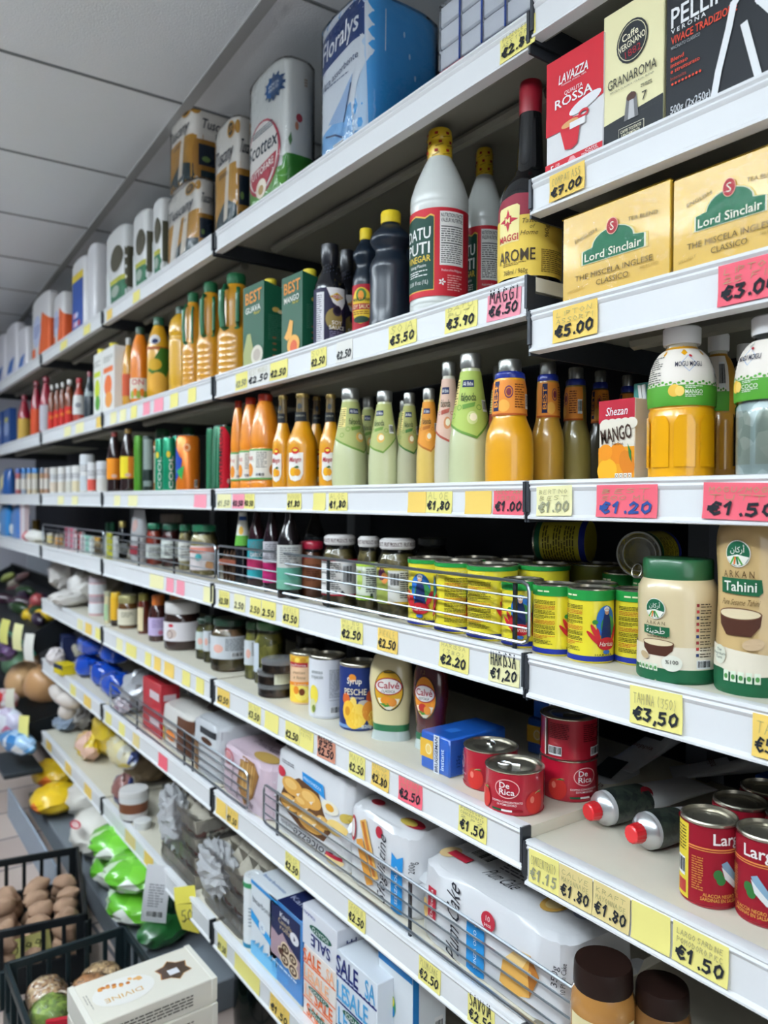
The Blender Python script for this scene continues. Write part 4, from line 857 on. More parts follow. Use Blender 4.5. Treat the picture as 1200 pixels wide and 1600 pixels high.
for i, (a, b_, t_, c) in enumerate(((62, 82, 585, 'c0bcc4'), (48, 66, 592, 'd0502c'), (28, 48, 614, 'c9a24a'))):
    sbottle(a, b_, t_, .012 + .01 * i, ('pink-red squeeze bottle with white label', 'pink-red squeeze bottle with orange label', 'deep red squeeze bottle with yellow label, next to the blue boxes')[i], '9c1c34', '8a1630', lambda L, R, h, c=c: L.rect(-R * 1.4, h * .05, R * 1.4, h * .5, P(c), 1), prof=[(.92, 0), (1, .03), (1, .5), (.9, .62), (.55, .8), (.4, .88)], group='far sauce bottles')
for px0, px1, px2, pt, lb in ((5, 15, 26, 642, 'blue box with pale swirl at the far end of the second shelf'), (-8, 3, 6, 648, 'blue box cut by the picture edge on the second shelf')):
    carton('food_box', lb, 'box', pbox(px0, px1, pt, z2, .02, px2=px2), M('284a86', .4), lambda L, w, h: (L.ell(0, h * .45, w * .4, h * .2, P('8a9ac0'), 1), L.ell(0, h * .7, w * .25, h * .08, P('b9b060'), 1)))
# ---------------------------------------------------------------- coffee shelf
zc = zl('C', 0)
def lf_lav(L, w, h):
    L.rect(-w / 2, h * .50, w / 2, h, P('c0202f'), 1); wt = P('f0f0f0'); rd = P('c0202f')
    L.poly([(-w / 2, h * .36), (-w * .25, h * .36), (-w * .02, h * .42), (0, h * .52), (-w * .5, h * .52)], rd, 2); L.poly([(-w * .02, h * .5), (w * .1, h * .45), (w / 2, h * .5), (w / 2, h * .62), (0, h * .55)], rd, 1)
    L.ell(w * .2, h * .50, w * .28, h * .05, P('e9e9ec'), 3, rot=12)
    L.text('LAVAZZA', w * .0, h * .80, h * .075, wt, 4, w=w * .52, sh=.12, b=.05); L.text('TORINO, ITALIA, 1895', 0, h * .745, h * .014, wt, 4, w=w * .44); L.text('QUALITA', 0, h * .665, h * .034, wt, 4, w=w * .32); L.text('ROSSA', 0, h * .60, h * .075, wt, 4, w=w * .66, b=.04)
    L.poly([(-w * .24, h * .38), (w * .14, h * .40), (w * .08, h * .19), (-w * .02, h * .165), (-w * .14, h * .18)], rd, 5); L.ell(-w * .05, h * .385, w * .19, h * .04, rd, 6, rot=4); L.ell(-w * .05, h * .385, w * .15, h * .028, P('cf9a64'), 7, rot=4); L.ring(w * .18, h * .42, w * .09, h * .035, w * .035, rd, 5)
    L.rect(-w * .05, h * .33, w * .22, h * .385, P('ececec'), 8)
    L.rect(-w / 2, 0, w / 2, h * .115, rd, 4); L.text('5', -w * .37, h * .06, h * .06, wt, 6, b=.02); L.text('/10', -w * .27, h * .08, h * .025, wt, 6); L.text('CAFFE', w * .32, h * .095, h * .02, wt, 6, w=w * .2); L.text('MACINATO', w * .3, h * .072, h * .02, wt, 6, w=w * .28); L.text('250 g', w * .3, h * .042, h * .03, wt, 6, w=w * .26); L.poly([(-w * .06, h * .03), (w * .04, h * .03), (w * .06, h * .07), (w * .02, h * .1), (-w * .04, h * .1), (-w * .08, h * .07)], P('e3a0a4'), 6)
def lr_plain(L, d, h): L.fine(-d * .35, h * .1, d * .35, h * .5, 10, P('b04a50'), 2)
b = pbox(849, 937, 106, zc, .012, .05)
carton('coffee_pack', 'red and white ground coffee brick with a cup on it', 'coffee pack', b, M('d9d9da', .3, 0, .5, bump=.12, bscale=70), lf_lav, lr_plain)
def lf_gran(L, w, h):
    dk = P('25282c'); L.rect(-w / 2, 0, w / 2, h * .20, dk, 1); L.poly([(-w / 2, h * .2), (w / 2, h * .2), (w / 2, h * .245)], dk, 1)
    L.ell(0, h * .715, w * .26, h * .15, dk, 2); L.ring(0, h * .715, w * .235, h * .135, w * .01, P('d9d2ae'), 3)
    L.text('Caffe', -w * .03, h * .765, h * .05, P('efe9cc'), 4, w=w * .27, rot=8, b=.03); L.text('VERGNANO', 0, h * .705, h * .045, P('efe9cc'), 4, w=w * .44, rot=10, b=.03); L.text('1882', w * .02, h * .64, h * .05, P('9a2a34'), 4, w=w * .26, rot=8)
    L.text('GRANAROMA', 0, h * .475, h * .07, P('2a2a26'), 4, w=w * .80); L.text('MISCELA CLASSICA / CLASSIC BLEND', 0, h * .415, h * .014, P('5a5a48'), 4, w=w * .72)
    L.poly([(-w * .12, h * .17), (w * .12, h * .17), (w * .08, h * .33), (0, h * .36), (-w * .08, h * .33)], P('6a6a6c'), 3); L.poly([(-w * .05, h * .17), (w * .06, h * .17), (w * .04, h * .3), (-w * .03, h * .3)], P('b9b9ba'), 4); L.ell(0, h * .325, w * .08, h * .03, P('4a3028'), 4)
    L.text('7', w * .21, h * .29, h * .06, P('2a2a26'), 4); L.fine(w * .15, h * .35, w * .33, h * .38, 2, P('6a6a58'), 3)
    L.rect(-w * .21, h * .045, w * .21, h * .13, P('e9e4cc'), 3); L.rect(-w * .203, h * .049, w * .203, h * .126, dk, 4); L.text('CAFFE TOSTATO', 0, h * .10, h * .022, P('efe9cc'), 6, w=w * .34, b=.03); L.text('LENTAMENTE', 0, h * .07, h * .022, P('efe9cc'), 6, w=w * .30, b=.03)
b = pbox(936, 1030, 33, zc, .014, .055)
carton('coffee_pack', 'cream coffee capsule box with round black emblem and dark foot', 'coffee pack', b, M('e6dfb0', .4), lf_gran, lr_plain)
def lf_pel(L, w, h):
    wt = P('eceef0'); og = P('d2452c')
    T = lambda t, v, h_, m, w_: L.text(t, -w * .455, h * v, h * h_, m, 3, w=w * w_, b=.03, al='l')
    T('PELLINI', .635, .115, wt, .46); T('V E R O N A', .555, .026, wt, .26); T('VIVACE TRADIZIONE', .50, .046, og, .48); T('MACINATO CLASSICO', .455, .02, P('8a8d90'), .22)
    for i, s_ in enumerate(('Blend', 'intenso', 'e strutturato')): T(s_, .385 - .035 * i, .024, og, (.1, .13, .22)[i])
    T('Intensita', .27, .022, P('8a3428'), .12)
    for k in range(9): L.ell(-w * .44 + k * w * .026, h * .235, w * .009, w * .009, og, 3, 8)
    T('500g (2x250g)', .08, .046, P('c9ccd0'), .30); k = w * .048
    for pts in (((-.136, .02), (-.10, .18), (-.03, .40), (.0, .52), (.09, .60)), ((.075, .37), (.175, .03)), ((.13, .56), (.17, .47), (.27, .35))): L.stroke([(w * u, h * v) for u, v in pts], k, wt, 3)
b = pbox(1033, 1262, -52, zc, .012, .10)
carton('coffee_pack', 'black coffee pack with a white line figure and red print', 'coffee pack', b, M('1e2126', .5), lf_pel, lr_plain)
# ---------------------------------------------------------------- tea boxes
zt = zl('T', 0)
def lf_tea(L, w, h):
    g = P('1f6a4a'); wt = P('f2eedc'); br = P('5a4a1e')
    def arch(s_, m, l):
        pts = [(-w * .30 * s_, h * .50 - h * .1 * s_), (w * .30 * s_, h * .50 - h * .1 * s_), (w * .30 * s_, h * .52 + h * .03 * s_), (w * .2 * s_, h * .52 + h * .05 * s_)] + [(w * .2 * s_ * math.cos(a), h * .57 + h * .16 * s_ * math.sin(a)) for a in [math.pi * k / 10 for k in range(1, 10)]] + [(-w * .2 * s_, h * .52 + h * .05 * s_), (-w * .30 * s_, h * .52 + h * .03 * s_)]
        L.poly(pts, m, l)
    arch(1.06, P('e9d27a'), 1); arch(1.0, wt, 2); arch(.95, g, 3)
    L.text('Lord Sinclair', 0, h * .47, h * .085, wt, 5, w=w * .53, b=.04)
    L.ell(0, h * .73, w * .055, h * .09, P('a82a34'), 5); L.ring(0, h * .73, w * .055, h * .09, w * .006, P('e9b9a0'), 6); L.text('S', 0, h * .73, h * .09, wt, 7)
    L.text('ENGLISH', -w * .26, h * .72, h * .04, br, 3, w=w * .22, rot=12); L.text('TEA BLEND', w * .27, h * .73, h * .04, br, 3, w=w * .26, rot=-4)
    L.text('THE MISCELA INGLESE', 0, h * .27, h * .06, br, 4, w=w * .72); L.text('CLASSICO', 0, h * .17, h * .06, br, 4, w=w * .3); L.text('SPECIALLY', -w * .36, h * .15, h * .03, P('a88a34'), 4, w=w * .16, rot=8); L.text('SELECTED', w * .33, h * .2, h * .03, P('a88a34'), 4, w=w * .16)
    L.rect(-w * .5, 0, w * .5, h * .06, P('cfa53a'), 1); L.text('12-06-23', -w * .36, h * .035, h * .035, P('4a3a1a'), 3, w=w * .16)
def ex_film(t, w, d, h):
    mb = MB(); box(mb, -w / 2 - .0018, w / 2 + .0018, -d / 2 - .0022, d / 2, .001, h + .001, CLEAR(bump=.35, bscale=20, ior=1.12), .002); o = mb.build('clear_wrap', t); o['label'] = 'clear shiny plastic wrap'
for px0, px1, pt, lb in ((876, 1043, 345, 'yellow tea box with green arch emblem, fully in view'), (1047, 1236, 285, 'yellow tea box cut by the picture edge')):
    b = pbox(px0, px1, pt, zt, .012, .075)
    carton('tea_box', lb, 'tea box', b, M('d3aa35', .35, 0, .3), lf_tea, lambda L, d, h: L.rect(-d * .4, h * .2, d * .4, h * .8, P('c79c2e')), None, 'wrapped yellow tea boxes', ex_film)
# ================================================================ top shelf: paper rolls in plastic
z1 = zl('S1')
def pack(px0, px1, px2, pt, zs, g, label, h=None, base='e9e8e6', lf=None, lr=None, rolls=2, group='wrapped paper roll packs on the top shelf', e=5, film=True, bands=None, dcap=.40):
    """upright paper roll pack: front px0..px1, right side to px2"""
    x0, x1 = at(px0, 781, g).x, at(px1, 781, g).x; d = min(dcap, max(.06, atx(px2, 781, x1).y - g)); w = x1 - x0
    h = h or at(px0, pt, g + .02).z - zs
    t = thing('paper_roll_pack', label, 'paper roll pack', ((x0 + x1) / 2, g + d / 2, zs), 0, group)
    hw, hd = w / 2, d / 2
    secs = [(0, hw * .9, hd * .94, 4), (h * .03, hw, hd, e), (h * .3, hw * 1.0, hd, e), (h * .6, hw * .99, hd, e), (h * .93, hw, hd, e), (h * .975, hw * .94, hd * .95, 4), (h, hw * .78, hd * .85, 3)]
    if bands: bm = {i: M(c, .35, 0, .3, bump=.22, bscale=45) for i, c in bands.items()}; secs = [s_ + ((bm[i],) if i in bm else ()) for i, s_ in enumerate(secs)]
    mb = MB(); loft(mb, secs, M(base, .35, 0, .3, bump=.22, bscale=45), 44); mb.build('rolls', t)
    s5 = [q[:4] for q in secs]; prints(t, lf and (loftmap(s5, 'f'), lf, w, h), lr and (loftmap(s5, 'r'), lr, d, h))
    if film:
        mb = MB(); cr = [(.001, hw * .96, hd * .98, 4), (h * .04, hw + .003, hd + .003, e), (h * .95, hw + .003, hd + .003, e), (h * .99, hw * .95, hd * .96, 4), (h * 1.012, hw * .6, hd * .8, 3)]
        loft(mb, cr, CLEAR(bump=.5, bscale=26), 40, .0006); o = mb.build('clear_wrap', t); o['label'] = 'clear crinkled plastic wrap'
    return t
# blue towels
def lf_flo(L, w, h):
    L.poly([(-w * .5, h * .02), (w * .2, h * .02), (w * .34, h * .4), (w * .5, h * .62), (w * .5, h * .98), (-w * .5, h * .98)], P('e4e9f0'), 1)
    L.poly([(-w * .5, h * .62), (w * .42, h * .70), (w * .42, h * .96), (-w * .36, h * .86), (-w * .5, h * .84)], P('1e3f7c'), 2); L.text('Floralys', w * .01, h * .785, h * .13, P('eef1f6'), 4, w=w * .72, rot=8, sh=.25, b=.03)
    L.text('ultra assorbente', 0, h * .56, h * .045, P('27406e'), 3, w=w * .72, rot=8, sh=.2); L.fine(-w * .3, h * .5, w * .2, h * .52, 1, P('56688c'), 3)
    L.poly([(-w * .45, h * .02), (-w * .42, h * .2), (-w * .1, h * .24), (w * .25, h * .3), (w * .3, h * .02)], P('7fb5e2'), 2); L.poly([(-w * .2, h * .25), (w * .05, h * .36), (w * .28, h * .48), (w * .2, h * .3), (w * .12, h * .2)], P('a9c3e2'), 3)
    L.stroke([(-w * .25, h * .18), (-w * .05, h * .15), (w * .1, h * .1)], w * .02, P('27406e'), 4); L.stroke([(w * .12, h * .2), (w * .25, h * .42)], w * .02, P('27406e'), 4); L.bars(-w * .1, h * .02, w * .12, h * .09)
def lr_flo(L, d, h):
    L.poly([(-d * .5, h * .02), (-d * .42, h * .02), (-d * .46, h * .98), (-d * .5, h * .98)], P('c3d9ee'), 1)
    for k in range(6): L.ell(d * (-.1 + .07 * k), h * (.12 + .13 * ((k * 5) % 6)), d * .012, h * .02, P('bfe0f8'), 1)
b_ = pack(490, 566, 690, -5, z1, .02, 'blue kitchen towel pack with white front label and crinkled wrap', h=.30, base='3fa2e2', lf=lf_flo, lr=lr_flo, dcap=.25)
# green and white towels
def lf_sco(L, w, h):
    L.rect(-w * .5, h * .01, w * .5, h * .22, P('5a9a3c'), 1); L.ell(-w * .05, h * .36, w * .46, h * .27, P('b03a4e'), 2, 26); L.ell(-w * .05, h * .365, w * .42, h * .25, P('ece8e4'), 3, 26)
    L.text('Scottex', -w * .03, h * .44, h * .11, P('1c2c3c'), 5, w=w * .8, sh=.2, b=.02); L.poly([(-w * .42, h * .28), (w * .34, h * .34), (w * .3, h * .24), (w * .05, h * .13), (-w * .25, h * .15)], P('b23648'), 4); L.text('TUTTOFARE', -w * .05, h * .27, h * .05, P('f0eae6'), 6, w=w * .66, rot=6, b=.03)
    L.ell(-w * .05, h * .14, w * .14, h * .07, P('e9e0d0'), 5); L.ell(-w * .05, h * .13, w * .07, h * .035, P('a98a5a'), 6); L.fine(-w * .3, h * .53, w * .25, h * .58, 3, P('4a5a6a'), 5)
    for k in range(12): a = k * .5236; L.poly([(w * .26, h * .80), (w * .26 + w * .2 * math.cos(a - .13), h * .80 + h * .085 * math.sin(a - .13)), (w * .26 + w * .24 * math.cos(a), h * .80 + h * .10 * math.sin(a)), (w * .26 + w * .2 * math.cos(a + .13), h * .80 + h * .085 * math.sin(a + .13))], P('1f4a7c'), 3)
    L.ell(w * .26, h * .80, w * .19, h * .075, P('1f4a7c'), 4); L.text('ANCHE DA', w * .26, h * .815, h * .022, P('dfe6ee'), 6, w=w * .24); L.text('FORMATO', w * .26, h * .785, h * .022, P('dfe6ee'), 6, w=w * .22)
def lr_sco(L, d, h):
    L.rect(-d * .5, h * .01, d * .5, h * .30, P('3f8a34'), 1); L.rect(-d * .5, h * .01, d * .5, h * .10, P('7fae4a'), 2)
    L.ell(-d * .05, h * .56, d * .09, h * .03, P('b8505a'), 2); L.ell(-d * .12, h * .50, d * .05, h * .03, P('c98a6a'), 2); L.poly([(-d * .35, h * .40), (-d * .28, h * .45), (-d * .25, h * .39), (-d * .3, h * .35)], P('5f8a5a'), 2)
    for k in range(9): L.ell(d * (.1 + .03 * (k % 3)), h * (.8 + .02 * (k // 3)), d * .012, h * .008, P('a98a6a'), 2, 8)
    L.rect(-d * .25, h * .06, d * .0, h * .12, P('d9c6ce'), 3)
pack(383, 440, 494, 152, z1, .02, 'white and green kitchen towel pack with blue splash badge', base='dddfdd', lf=lf_sco, lr=lr_sco, dcap=.2)
# gold and white rolls
def tus(variant):
    def lf(L, w, h):
        L.rect(-w * .5, h * .02, w * .5, h * .58, P('b98a34'), 1); L.poly([(-w * .45, h * .02), (w * .5, h * .02), (w * .5, h * .2), (w * .1, h * .3), (-w * .3, h * .16)], P('17343c'), 2); L.poly([(w * .0, h * .10), (w * .18, h * .12), (w * .26, h * .58), (w * .14, h * .58)], P('e2d9cc'), 3)
        L.text('Tuscany', 0, h * .70, h * .13, P('232c3c'), 3, w=w * .78, sh=.25, b=.02); L.ell(w * .3, h * .88, w * .13, h * .075, P('c9983a'), 3); L.ell(w * .3, h * .88, w * .1, h * .055, P('3a2c1c'), 4); L.text('600', w * .3, h * .88, h * .05, P('c9983a'), 5, b=.03); L.fine(-w * .2, h * .50, w * .2, h * .54, 2, P('5a4420'), 3)
        if variant == 'w': L.poly([(-w * .35, h * .1), (-w * .15, h * .1), (w * .05, h * .58), (-w * .2, h * .58)], P('e9e4dc'), 3)
    def lr(L, d, h):
        L.rect(-d * .5, h * .02, d * .5, h * .52, P('a97a2c'), 1); L.rect(-d * .34, h * .20, d * .5, h * .46, P('1a2a3c'), 2); L.ell(-d * .2, h * .28, d * .08, h * .035, P('7a9a5a'), 3); L.text('Tuscany', d * .02, h * .72, h * .12, P('26303f'), 3, w=d * .6, sh=.2, b=.02); L.ell(-d * .38, h * .88, d * .08, h * .06, P('b98a3a'), 3); L.rect(-d * .3, h * .03, d * .3, h * .14, P('17343c'), 2)
    return lf, lr
lf, lr = tus('a')
pack(332, 366, 386, 222, z1, .02, 'gold and white roll pack standing right, beside the green towels', base='e6e2dc', lf=lf, lr=lr)
lf, lr = tus('w')
hb = at(282, 294, .02).z - z1
o1 = pack(258, 306, 332, 300, z1, .02, 'gold and white roll pack at the bottom of the gold stack', h=hb, base='e6e2dc', lf=lf, lr=lr)
lf, lr = tus('a')
pack(260, 296, 374, 130, z1 + hb * 1.02, .022, 'gold and white roll pack stacked on top, nearly at the ceiling', h=.235, base='e6e2dc', lf=lf, lr=lr, dcap=.3)
# further packs
def lf_g(L, w, h):
    L.rect(-w * .5, h * .02, w * .5, h * .3, P('2f6a4c'), 1); L.rect(-w * .5, h * .3, w * .5, h * .36, P('a9a83a'), 2); L.ell(w * .15, h * .6, w * .3, h * .16, P('4a4636'), 2); L.poly([(-w * .4, h * .02), (-w * .1, h * .02), (-w * .2, h * .5), (-w * .4, h * .5)], P('e2e6e6'), 3); L.ell(w * .1, h * .2, w * .2, h * .07, P('9aa69a'), 3)
for i, (a, b2, c, pt, lb) in enumerate(((236, 250, 262, 330, 'white roll pack with green foot, right next to the gold stack'), (205, 226, 240, 352, 'white roll pack with green foot, second from the gold stack'), (163, 192, 208, 382, 'white roll pack with green and olive print, third from the gold stack'))):
    pack(a, b2, c, pt, z1, .02, lb, base='e9ebeb', lf=lf_g, lr=lambda L, d, h: L.rect(-d * .4, h * .2, d * .3, h * .7, P('4c4a3a'), 1), film=False)
def lf_b(L, w, h): L.rect(-w * .35, h * .05, w * .4, h * .7, P('2c4f9c'), 1); L.rect(-w * .35, h * .7, w * .4, h * .8, P('e2c83a'), 2); [L.ell(w * (-.15 + .15 * (k % 3)), h * (.12 + .12 * (k // 3)), w * .1, h * .04, P(('d9a0b0', 'c9d2ea', 'b83a4a')[k % 3]), 2) for k in range(5)]
pack(135, 147, 162, 398, z1, .02, 'plain white tall roll pack beside the blue-labelled one', base='eeeef2', lf=None, film=False)
pack(110, 131, 138, 424, z1, .015, 'white roll pack with blue and yellow label', base='f0f0f2', lf=lf_b, film=False)
def lf_o(L, w, h): L.poly([(w * .0, h * .02), (w * .5, h * .02), (w * .5, h * .55), (w * .2, h * .7)], P('d9602e'), 1); L.rect(-w * .5, h * .02, -w * .2, h * .2, P('d9602e'), 1); L.ell(-w * .1, h * .45, w * .25, h * .25, P('c3cbe4'), 2); L.fine(-w * .25, h * .35, w * .1, h * .55, 4, P('4a5aa0'), 3)
pack(107, 122, 160, 374, z1 + .16, .17, 'orange and white roll pack stacked behind, near the ceiling', h=.17, base='e2dcd4', lf=lf_o, lr=lambda L, d, h: (L.rect(-d * .5, h * .02, d * .5, h * .3, P('d9602e')), L.fine(-d * .2, h * .45, d * .2, h * .6, 3, P('5a5a62'), 2)), film=False, dcap=.2)
pack(104, 122, 160, 374, z1, .17, 'white roll pack under the stacked orange one, mostly hidden', h=.155, base='e6dfd8', film=False, dcap=.2)
for a, b2, c, pt, lb in ((82, 98, 112, 474, 'orange and white roll pack, right one of two'), (48, 74, 86, 482, 'orange and white roll pack with blue print, left one of two')):
    pack(a, b2, c, pt, z1, .015, lb, base='eae9ea', lf=lf_o, lr=lambda L, d, h: L.rect(-d * .5, h * .02, d * .5, h * .55, P('d2562a'), 1), film=False)
def lf_n(L, w, h): L.rect(-w * .5, h * .02, w * .5, h * .14, P('d9d9e6'), 1); L.poly([(-w * .3, h * .1), (w * .2, h * .1), (w * .4, h * .35), (0, h * .3)], P('3a6ab4'), 2)
for i, (a, b2, c, pt) in enumerate(((26, 40, 50, 526), (8, 24, 32, 522), (-10, 6, 14, 540))):
    pack(a, b2, c, pt, z1, .015, 'white napkin pack with blue corner print, %s from the orange packs' % ('first', 'second', 'third')[i], base='eceaf0', lf=lf_n, film=False)
# tissue pack, right of the blue towels: wrapped block of small packets
x0, x1 = at(686, 50, .02).x, at(829, 50, .02).x; y0 = .02; w = x1 - x0; hh = .135; d = .16
t = thing('tissue_pack', 'wrapped block of white pocket tissues on a dark blue tray', 'tissue pack', ((x0 + x1) / 2, y0 + d / 2, z1))
mb = MB(); box(mb, -w / 2, w / 2, -d / 2, d / 2, 0, .026, M('16307a', .3, 0, .4), .002); L = Lab(front(0, -d / 2, 0), mb); L.rect(-w / 2 + .002, .004, -w / 2 + w * .3, .024, P('b01c34'), 1); L.stroke([(-w / 2, .0), (-w / 2 - .012, .02), (-w / 2 - .002, .035)], .002, P('20306a'), 1) if False else None
mb.build('tray', t)
for i in range(4):
    for j in range(3):
        mb = MB(); xa = -w / 2 + w * i / 4; box(mb, xa + .0015, xa + w / 4 - .0015, -d / 2 + .001, d / 2 - .001, .027 + j * .036, .027 + (j + 1) * .036 - .0015, M('dcdfe6', .3, 0, .4, bump=.2, bscale=80), .003); mb.build('tissue_packet', t)
mb = MB(); box(mb, -w / 2 - .001, w / 2 + .001, -d / 2 - .0015, d / 2, .026, hh + .003, CLEAR(bump=.4, bscale=30), .003); mb.build('clear_wrap', t)
mb = MB()
for i in range(1, 4): box(mb, -w / 2 + w * i / 4 - .0012, -w / 2 + w * i / 4 + .0012, -d / 2 - .001, -d / 2 + .001, .026, hh, M('24489a', .4))
mb.build('blue_seams', t)
pl = plc(668, 704, -30, z1, g=.285)
rnd('paper_roll', 'white paper roll with blue band behind the blue towels', 'paper roll', (pl[0], pl[1], z1, .05, .24), [('roll', M('d9dbe0', .6), [(1, 0), (1, .8)]), ('blue_band', M('2f62a8', .4), [(1.01, .8), (1.01, .98), (.9, 1)])], None)
# ================================================================ fourth shelf: jars, bottles, yellow cans, tahini
z4 = zl('S4')
GB = [(.80, 0), (.97, .015), (1, .05), (1, .66), (.97, .73), (.82, .80), (.80, .86)]
def jar(pl, label, cols, lidc, lab=None, q=-.1, group='glass jars on the fourth shelf', scale=70, lidrim=None, fill=.80, prof=None, n=24, lidl=None, kind='v'):
    x, y, z, R, h = pl; pr = prof or GB
    t = thing('glass_jar', label, 'jar', (x, y, z), facing(x, y, q), group)
    f = rfun(pr)
    mb = MB(); zz = [.012, .03, .1, .3, .5, .66, fill]; lathe(mb, [(R * .78, h * .006)] + [(R * (f(a) - .045), h * a) for a in zz if a <= fill] + ([(0, h * fill)]), MM(cols, scale, kind=kind), 20); mb.build('contents', t)
    mb = MB(); lathe(mb, [(a * R, b * h) for a, b in smooth(pr)], GLASS, n); mb.build('glass', t)
    mb = MB(); lathe(mb, [(R * pr[-1][0] * 1.03, h * .855), (R * pr[-1][0] * 1.08, h * .87), (R * pr[-1][0] * 1.08, h * .97), (R * pr[-1][0] * 1.02, h * .985), (R * pr[-1][0] * .92, h * .985), (R * pr[-1][0] * .88, h * .995), (0, h * .995)], M(lidc, .35, 0, .4), n)
    if lidl:
        L = Lab(cylmap(R * pr[-1][0] * 1.09), mb); L.rect(-R * 1.7, h * .875, R * 1.7, h * .965, P('d9d6d4'), 0)
        for k in (-1, 0, 1): L.text(lidl, k * R * 1.0, h * .92, h * .05, P('4a2a2a'), 2, w=R * .92, b=.03)
    mb.build('lid', t)
    if lab: L = Lab(cylmap(f_abs(pr, R, h), h * .3)); lab(L, R, h); L.build('label', t)
    return t
def f_abs(pr, R, h): return rfun([(a * R, b * h) for a, b in pr])
def l_white(tr='b01f34', alt='ece9e6'):
    def f(L, R, h):
        L.rect(-R * 1.5, h * .17, R * 1.5, h * .66, P(alt), 1); L.rect(-R * 1.5, h * .64, R * 1.5, h * .665, P(tr), 2); L.rect(-R * 1.5, h * .165, R * 1.5, h * .185, P(tr), 2)
        L.fine(-R * .75, h * .25, R * .1, h * .62, 13, P('4a4a4a'), 3); L.bars(R * .2, h * .3, R * .75, h * .6); L.poly([(-R * .3, h * .2), (-R * .15, h * .24), (0, h * .2)], P('3a3a3a'), 3); L.poly([(R * .05, h * .2), (R * .2, h * .24), (R * .35, h * .2)], P('3a3a3a'), 3)
    return f
def l_green(L, R, h):
    L.rect(-R * 1.5, h * .16, R * 1.5, h * .66, P('dfe6d2'), 1); L.rect(-R * 1.5, h * .6, R * .6, h * .665, P('a3c43c'), 2); L.rect(-R * 1.5, h * .16, R * .5, h * .22, P('8ab52e'), 2); L.fine(-R * .1, h * .26, R * .7, h * .58, 11, P('4a4f4a'), 3); L.ell(-R * .7, h * .42, R * .3, h * .13, P('b9cf6a'), 2); L.rect(R * .25, h * .2, R * .45, h * .25, P('2a3a2a'), 3)
def l_grape(L, R, h):
    L.rect(-R * .2, h * .18, R * 1.5, h * .62, P('e2e2de'), 1); L.rect(-R * 1.5, h * .18, -R * .2, h * .62, P('8f9a4a'), 1); L.ell(-R * .6, h * .55, R * .25, h * .08, P('5a2a4a'), 2); L.ell(-R * .4, h * .5, R * .2, h * .07, P('d98a4a'), 2); L.rect(-R * 1.5, h * .60, R * 1.5, h * .625, P('b9a83a'), 2); L.bars(-R * .1, h * .38, R * .35, h * .58); L.fine(R * .4, h * .25, R * 1.0, h * .58, 12, P('4a4f4a'), 3); L.rect(-R * .2, h * .18, R * 1.4, h * .21, P('c9a02a'), 2)
OLV = ['3a3418', '5a5228', '75683a', '4a441c']
def pj(a, b, t, yb): return plc(a, b, t, z4, yb=yb)
jar(pj(503, 558, 833, 950), 'pickle jar with white barcode label and red border behind the guard', OLV, 'c9c6c4', l_white(), -.05, lidl='FRUIT PRODUCTS', kind='n', scale=40)
jar(pj(557, 594, 836, 957), 'pickle jar with pale green and white label, half covered', OLV, 'c9c6c4', l_green, -.1, lidl='FRUIT PRODUCTS', kind='n', scale=40)
jar(pj(589, 651, 838, 967), 'pickle jar with grape picture label next to the yellow cans', OLV, 'c9c6c4', l_grape, -.25, lidl='FRUIT PRODUCTS', kind='n', scale=40)
jar(pj(648, 700, 838, 925), 'shaded pickle jar with dark lid behind the tall yellow cans', ['1c1a12', '2a2818'], '35383a', None)  # contents and lid darkened: shade behind the cans put into them
jar(pj(467, 507, 843, 935), 'small brown paste jar with bright red lid', ['6a3a20', '7a4428'], 'a81c38', lambda L, R, h: (L.rect(-R * 1.5, h * .2, R * 1.5, h * .72, P('8a5438'), 1), L.rect(-R * 1.5, h * .70, R * 1.5, h * .725, P('a81c38'), 2), L.rect(-R * 1.2, h * .2, -R * .7, h * .7, P('a03a3c'), 2), L.fine(-R * .4, h * .3, R * .6, h * .6, 8, P('5a2c20'), 3)), 0, kind='n', scale=30)
def bot4(a, b, t, yb, label, liq, cap, lab, prof=None, q=0, group='dark bottles on the fourth shelf', H_=None):
    pl = plc(a, b, t, z4, yb=yb)
    if H_: pl = pl[:4] + (H_,)
    rnd('syrup_bottle', label, 'bottle', pl, [('bottle', X(liq, .1, 1), prof or [(.9, 0), (1, .02), (1, .52), (.96, .6), (.6, .72), (.38, .80), (.36, .93)]), ('cap', X(cap, .3), [(.40, .92), (.42, .93), (.42, .99), (.38, 1)])], lab, q, group)
def l_pk(c1, c2, c3, tx=None):
    def f(L, R, h):
        L.rect(-R * 1.6, h * .10, R * 1.6, h * .55, P(c1), 1); L.rect(-R * 1.6, h * .10, R * 1.6, h * .2, P(c3), 2); L.rect(-R * 1.6, h * .2, R * 1.6, h * .32, P(c2), 2); L.fine(-R * .8, h * .36, R * .8, h * .53, 8, P('6a6a6e'), 2)
        if tx: L.text(tx, 0, h * .37, h * .05, P('ece6ea'), 4, w=R * 1.3, b=.03)
    return f
bot4(433, 471, 800, 937, 'dark syrup bottle with grey and teal label, right of the pink ones', '120d10', '7a5a4a', l_pk('b9bab6', '5a9a86', '6aa08a'), q=-.05, H_=.219)
bot4(411, 438, 800, 925, 'dark syrup bottle with grey and magenta label', '1c0d14', '2a2a30', l_pk('b4b2b8', 'a81c5a', 'b02a6a'), q=-.05, H_=.219)
bot4(387, 415, 805, 917, 'dark syrup bottle with pink and teal label reading LIC', '2a0f18', '2a2a30', l_pk('1f8a94', 'b3305e', '2f9aa4', 'GARLIC'), q=-.1, H_=.219)
bot4(476, 508, 800, 908, 'dark bottle in shade above the red-lidded jar', '0f0f16', '20242c', l_pk('2a3a44', '24505a', '24404a'), H_=.217)
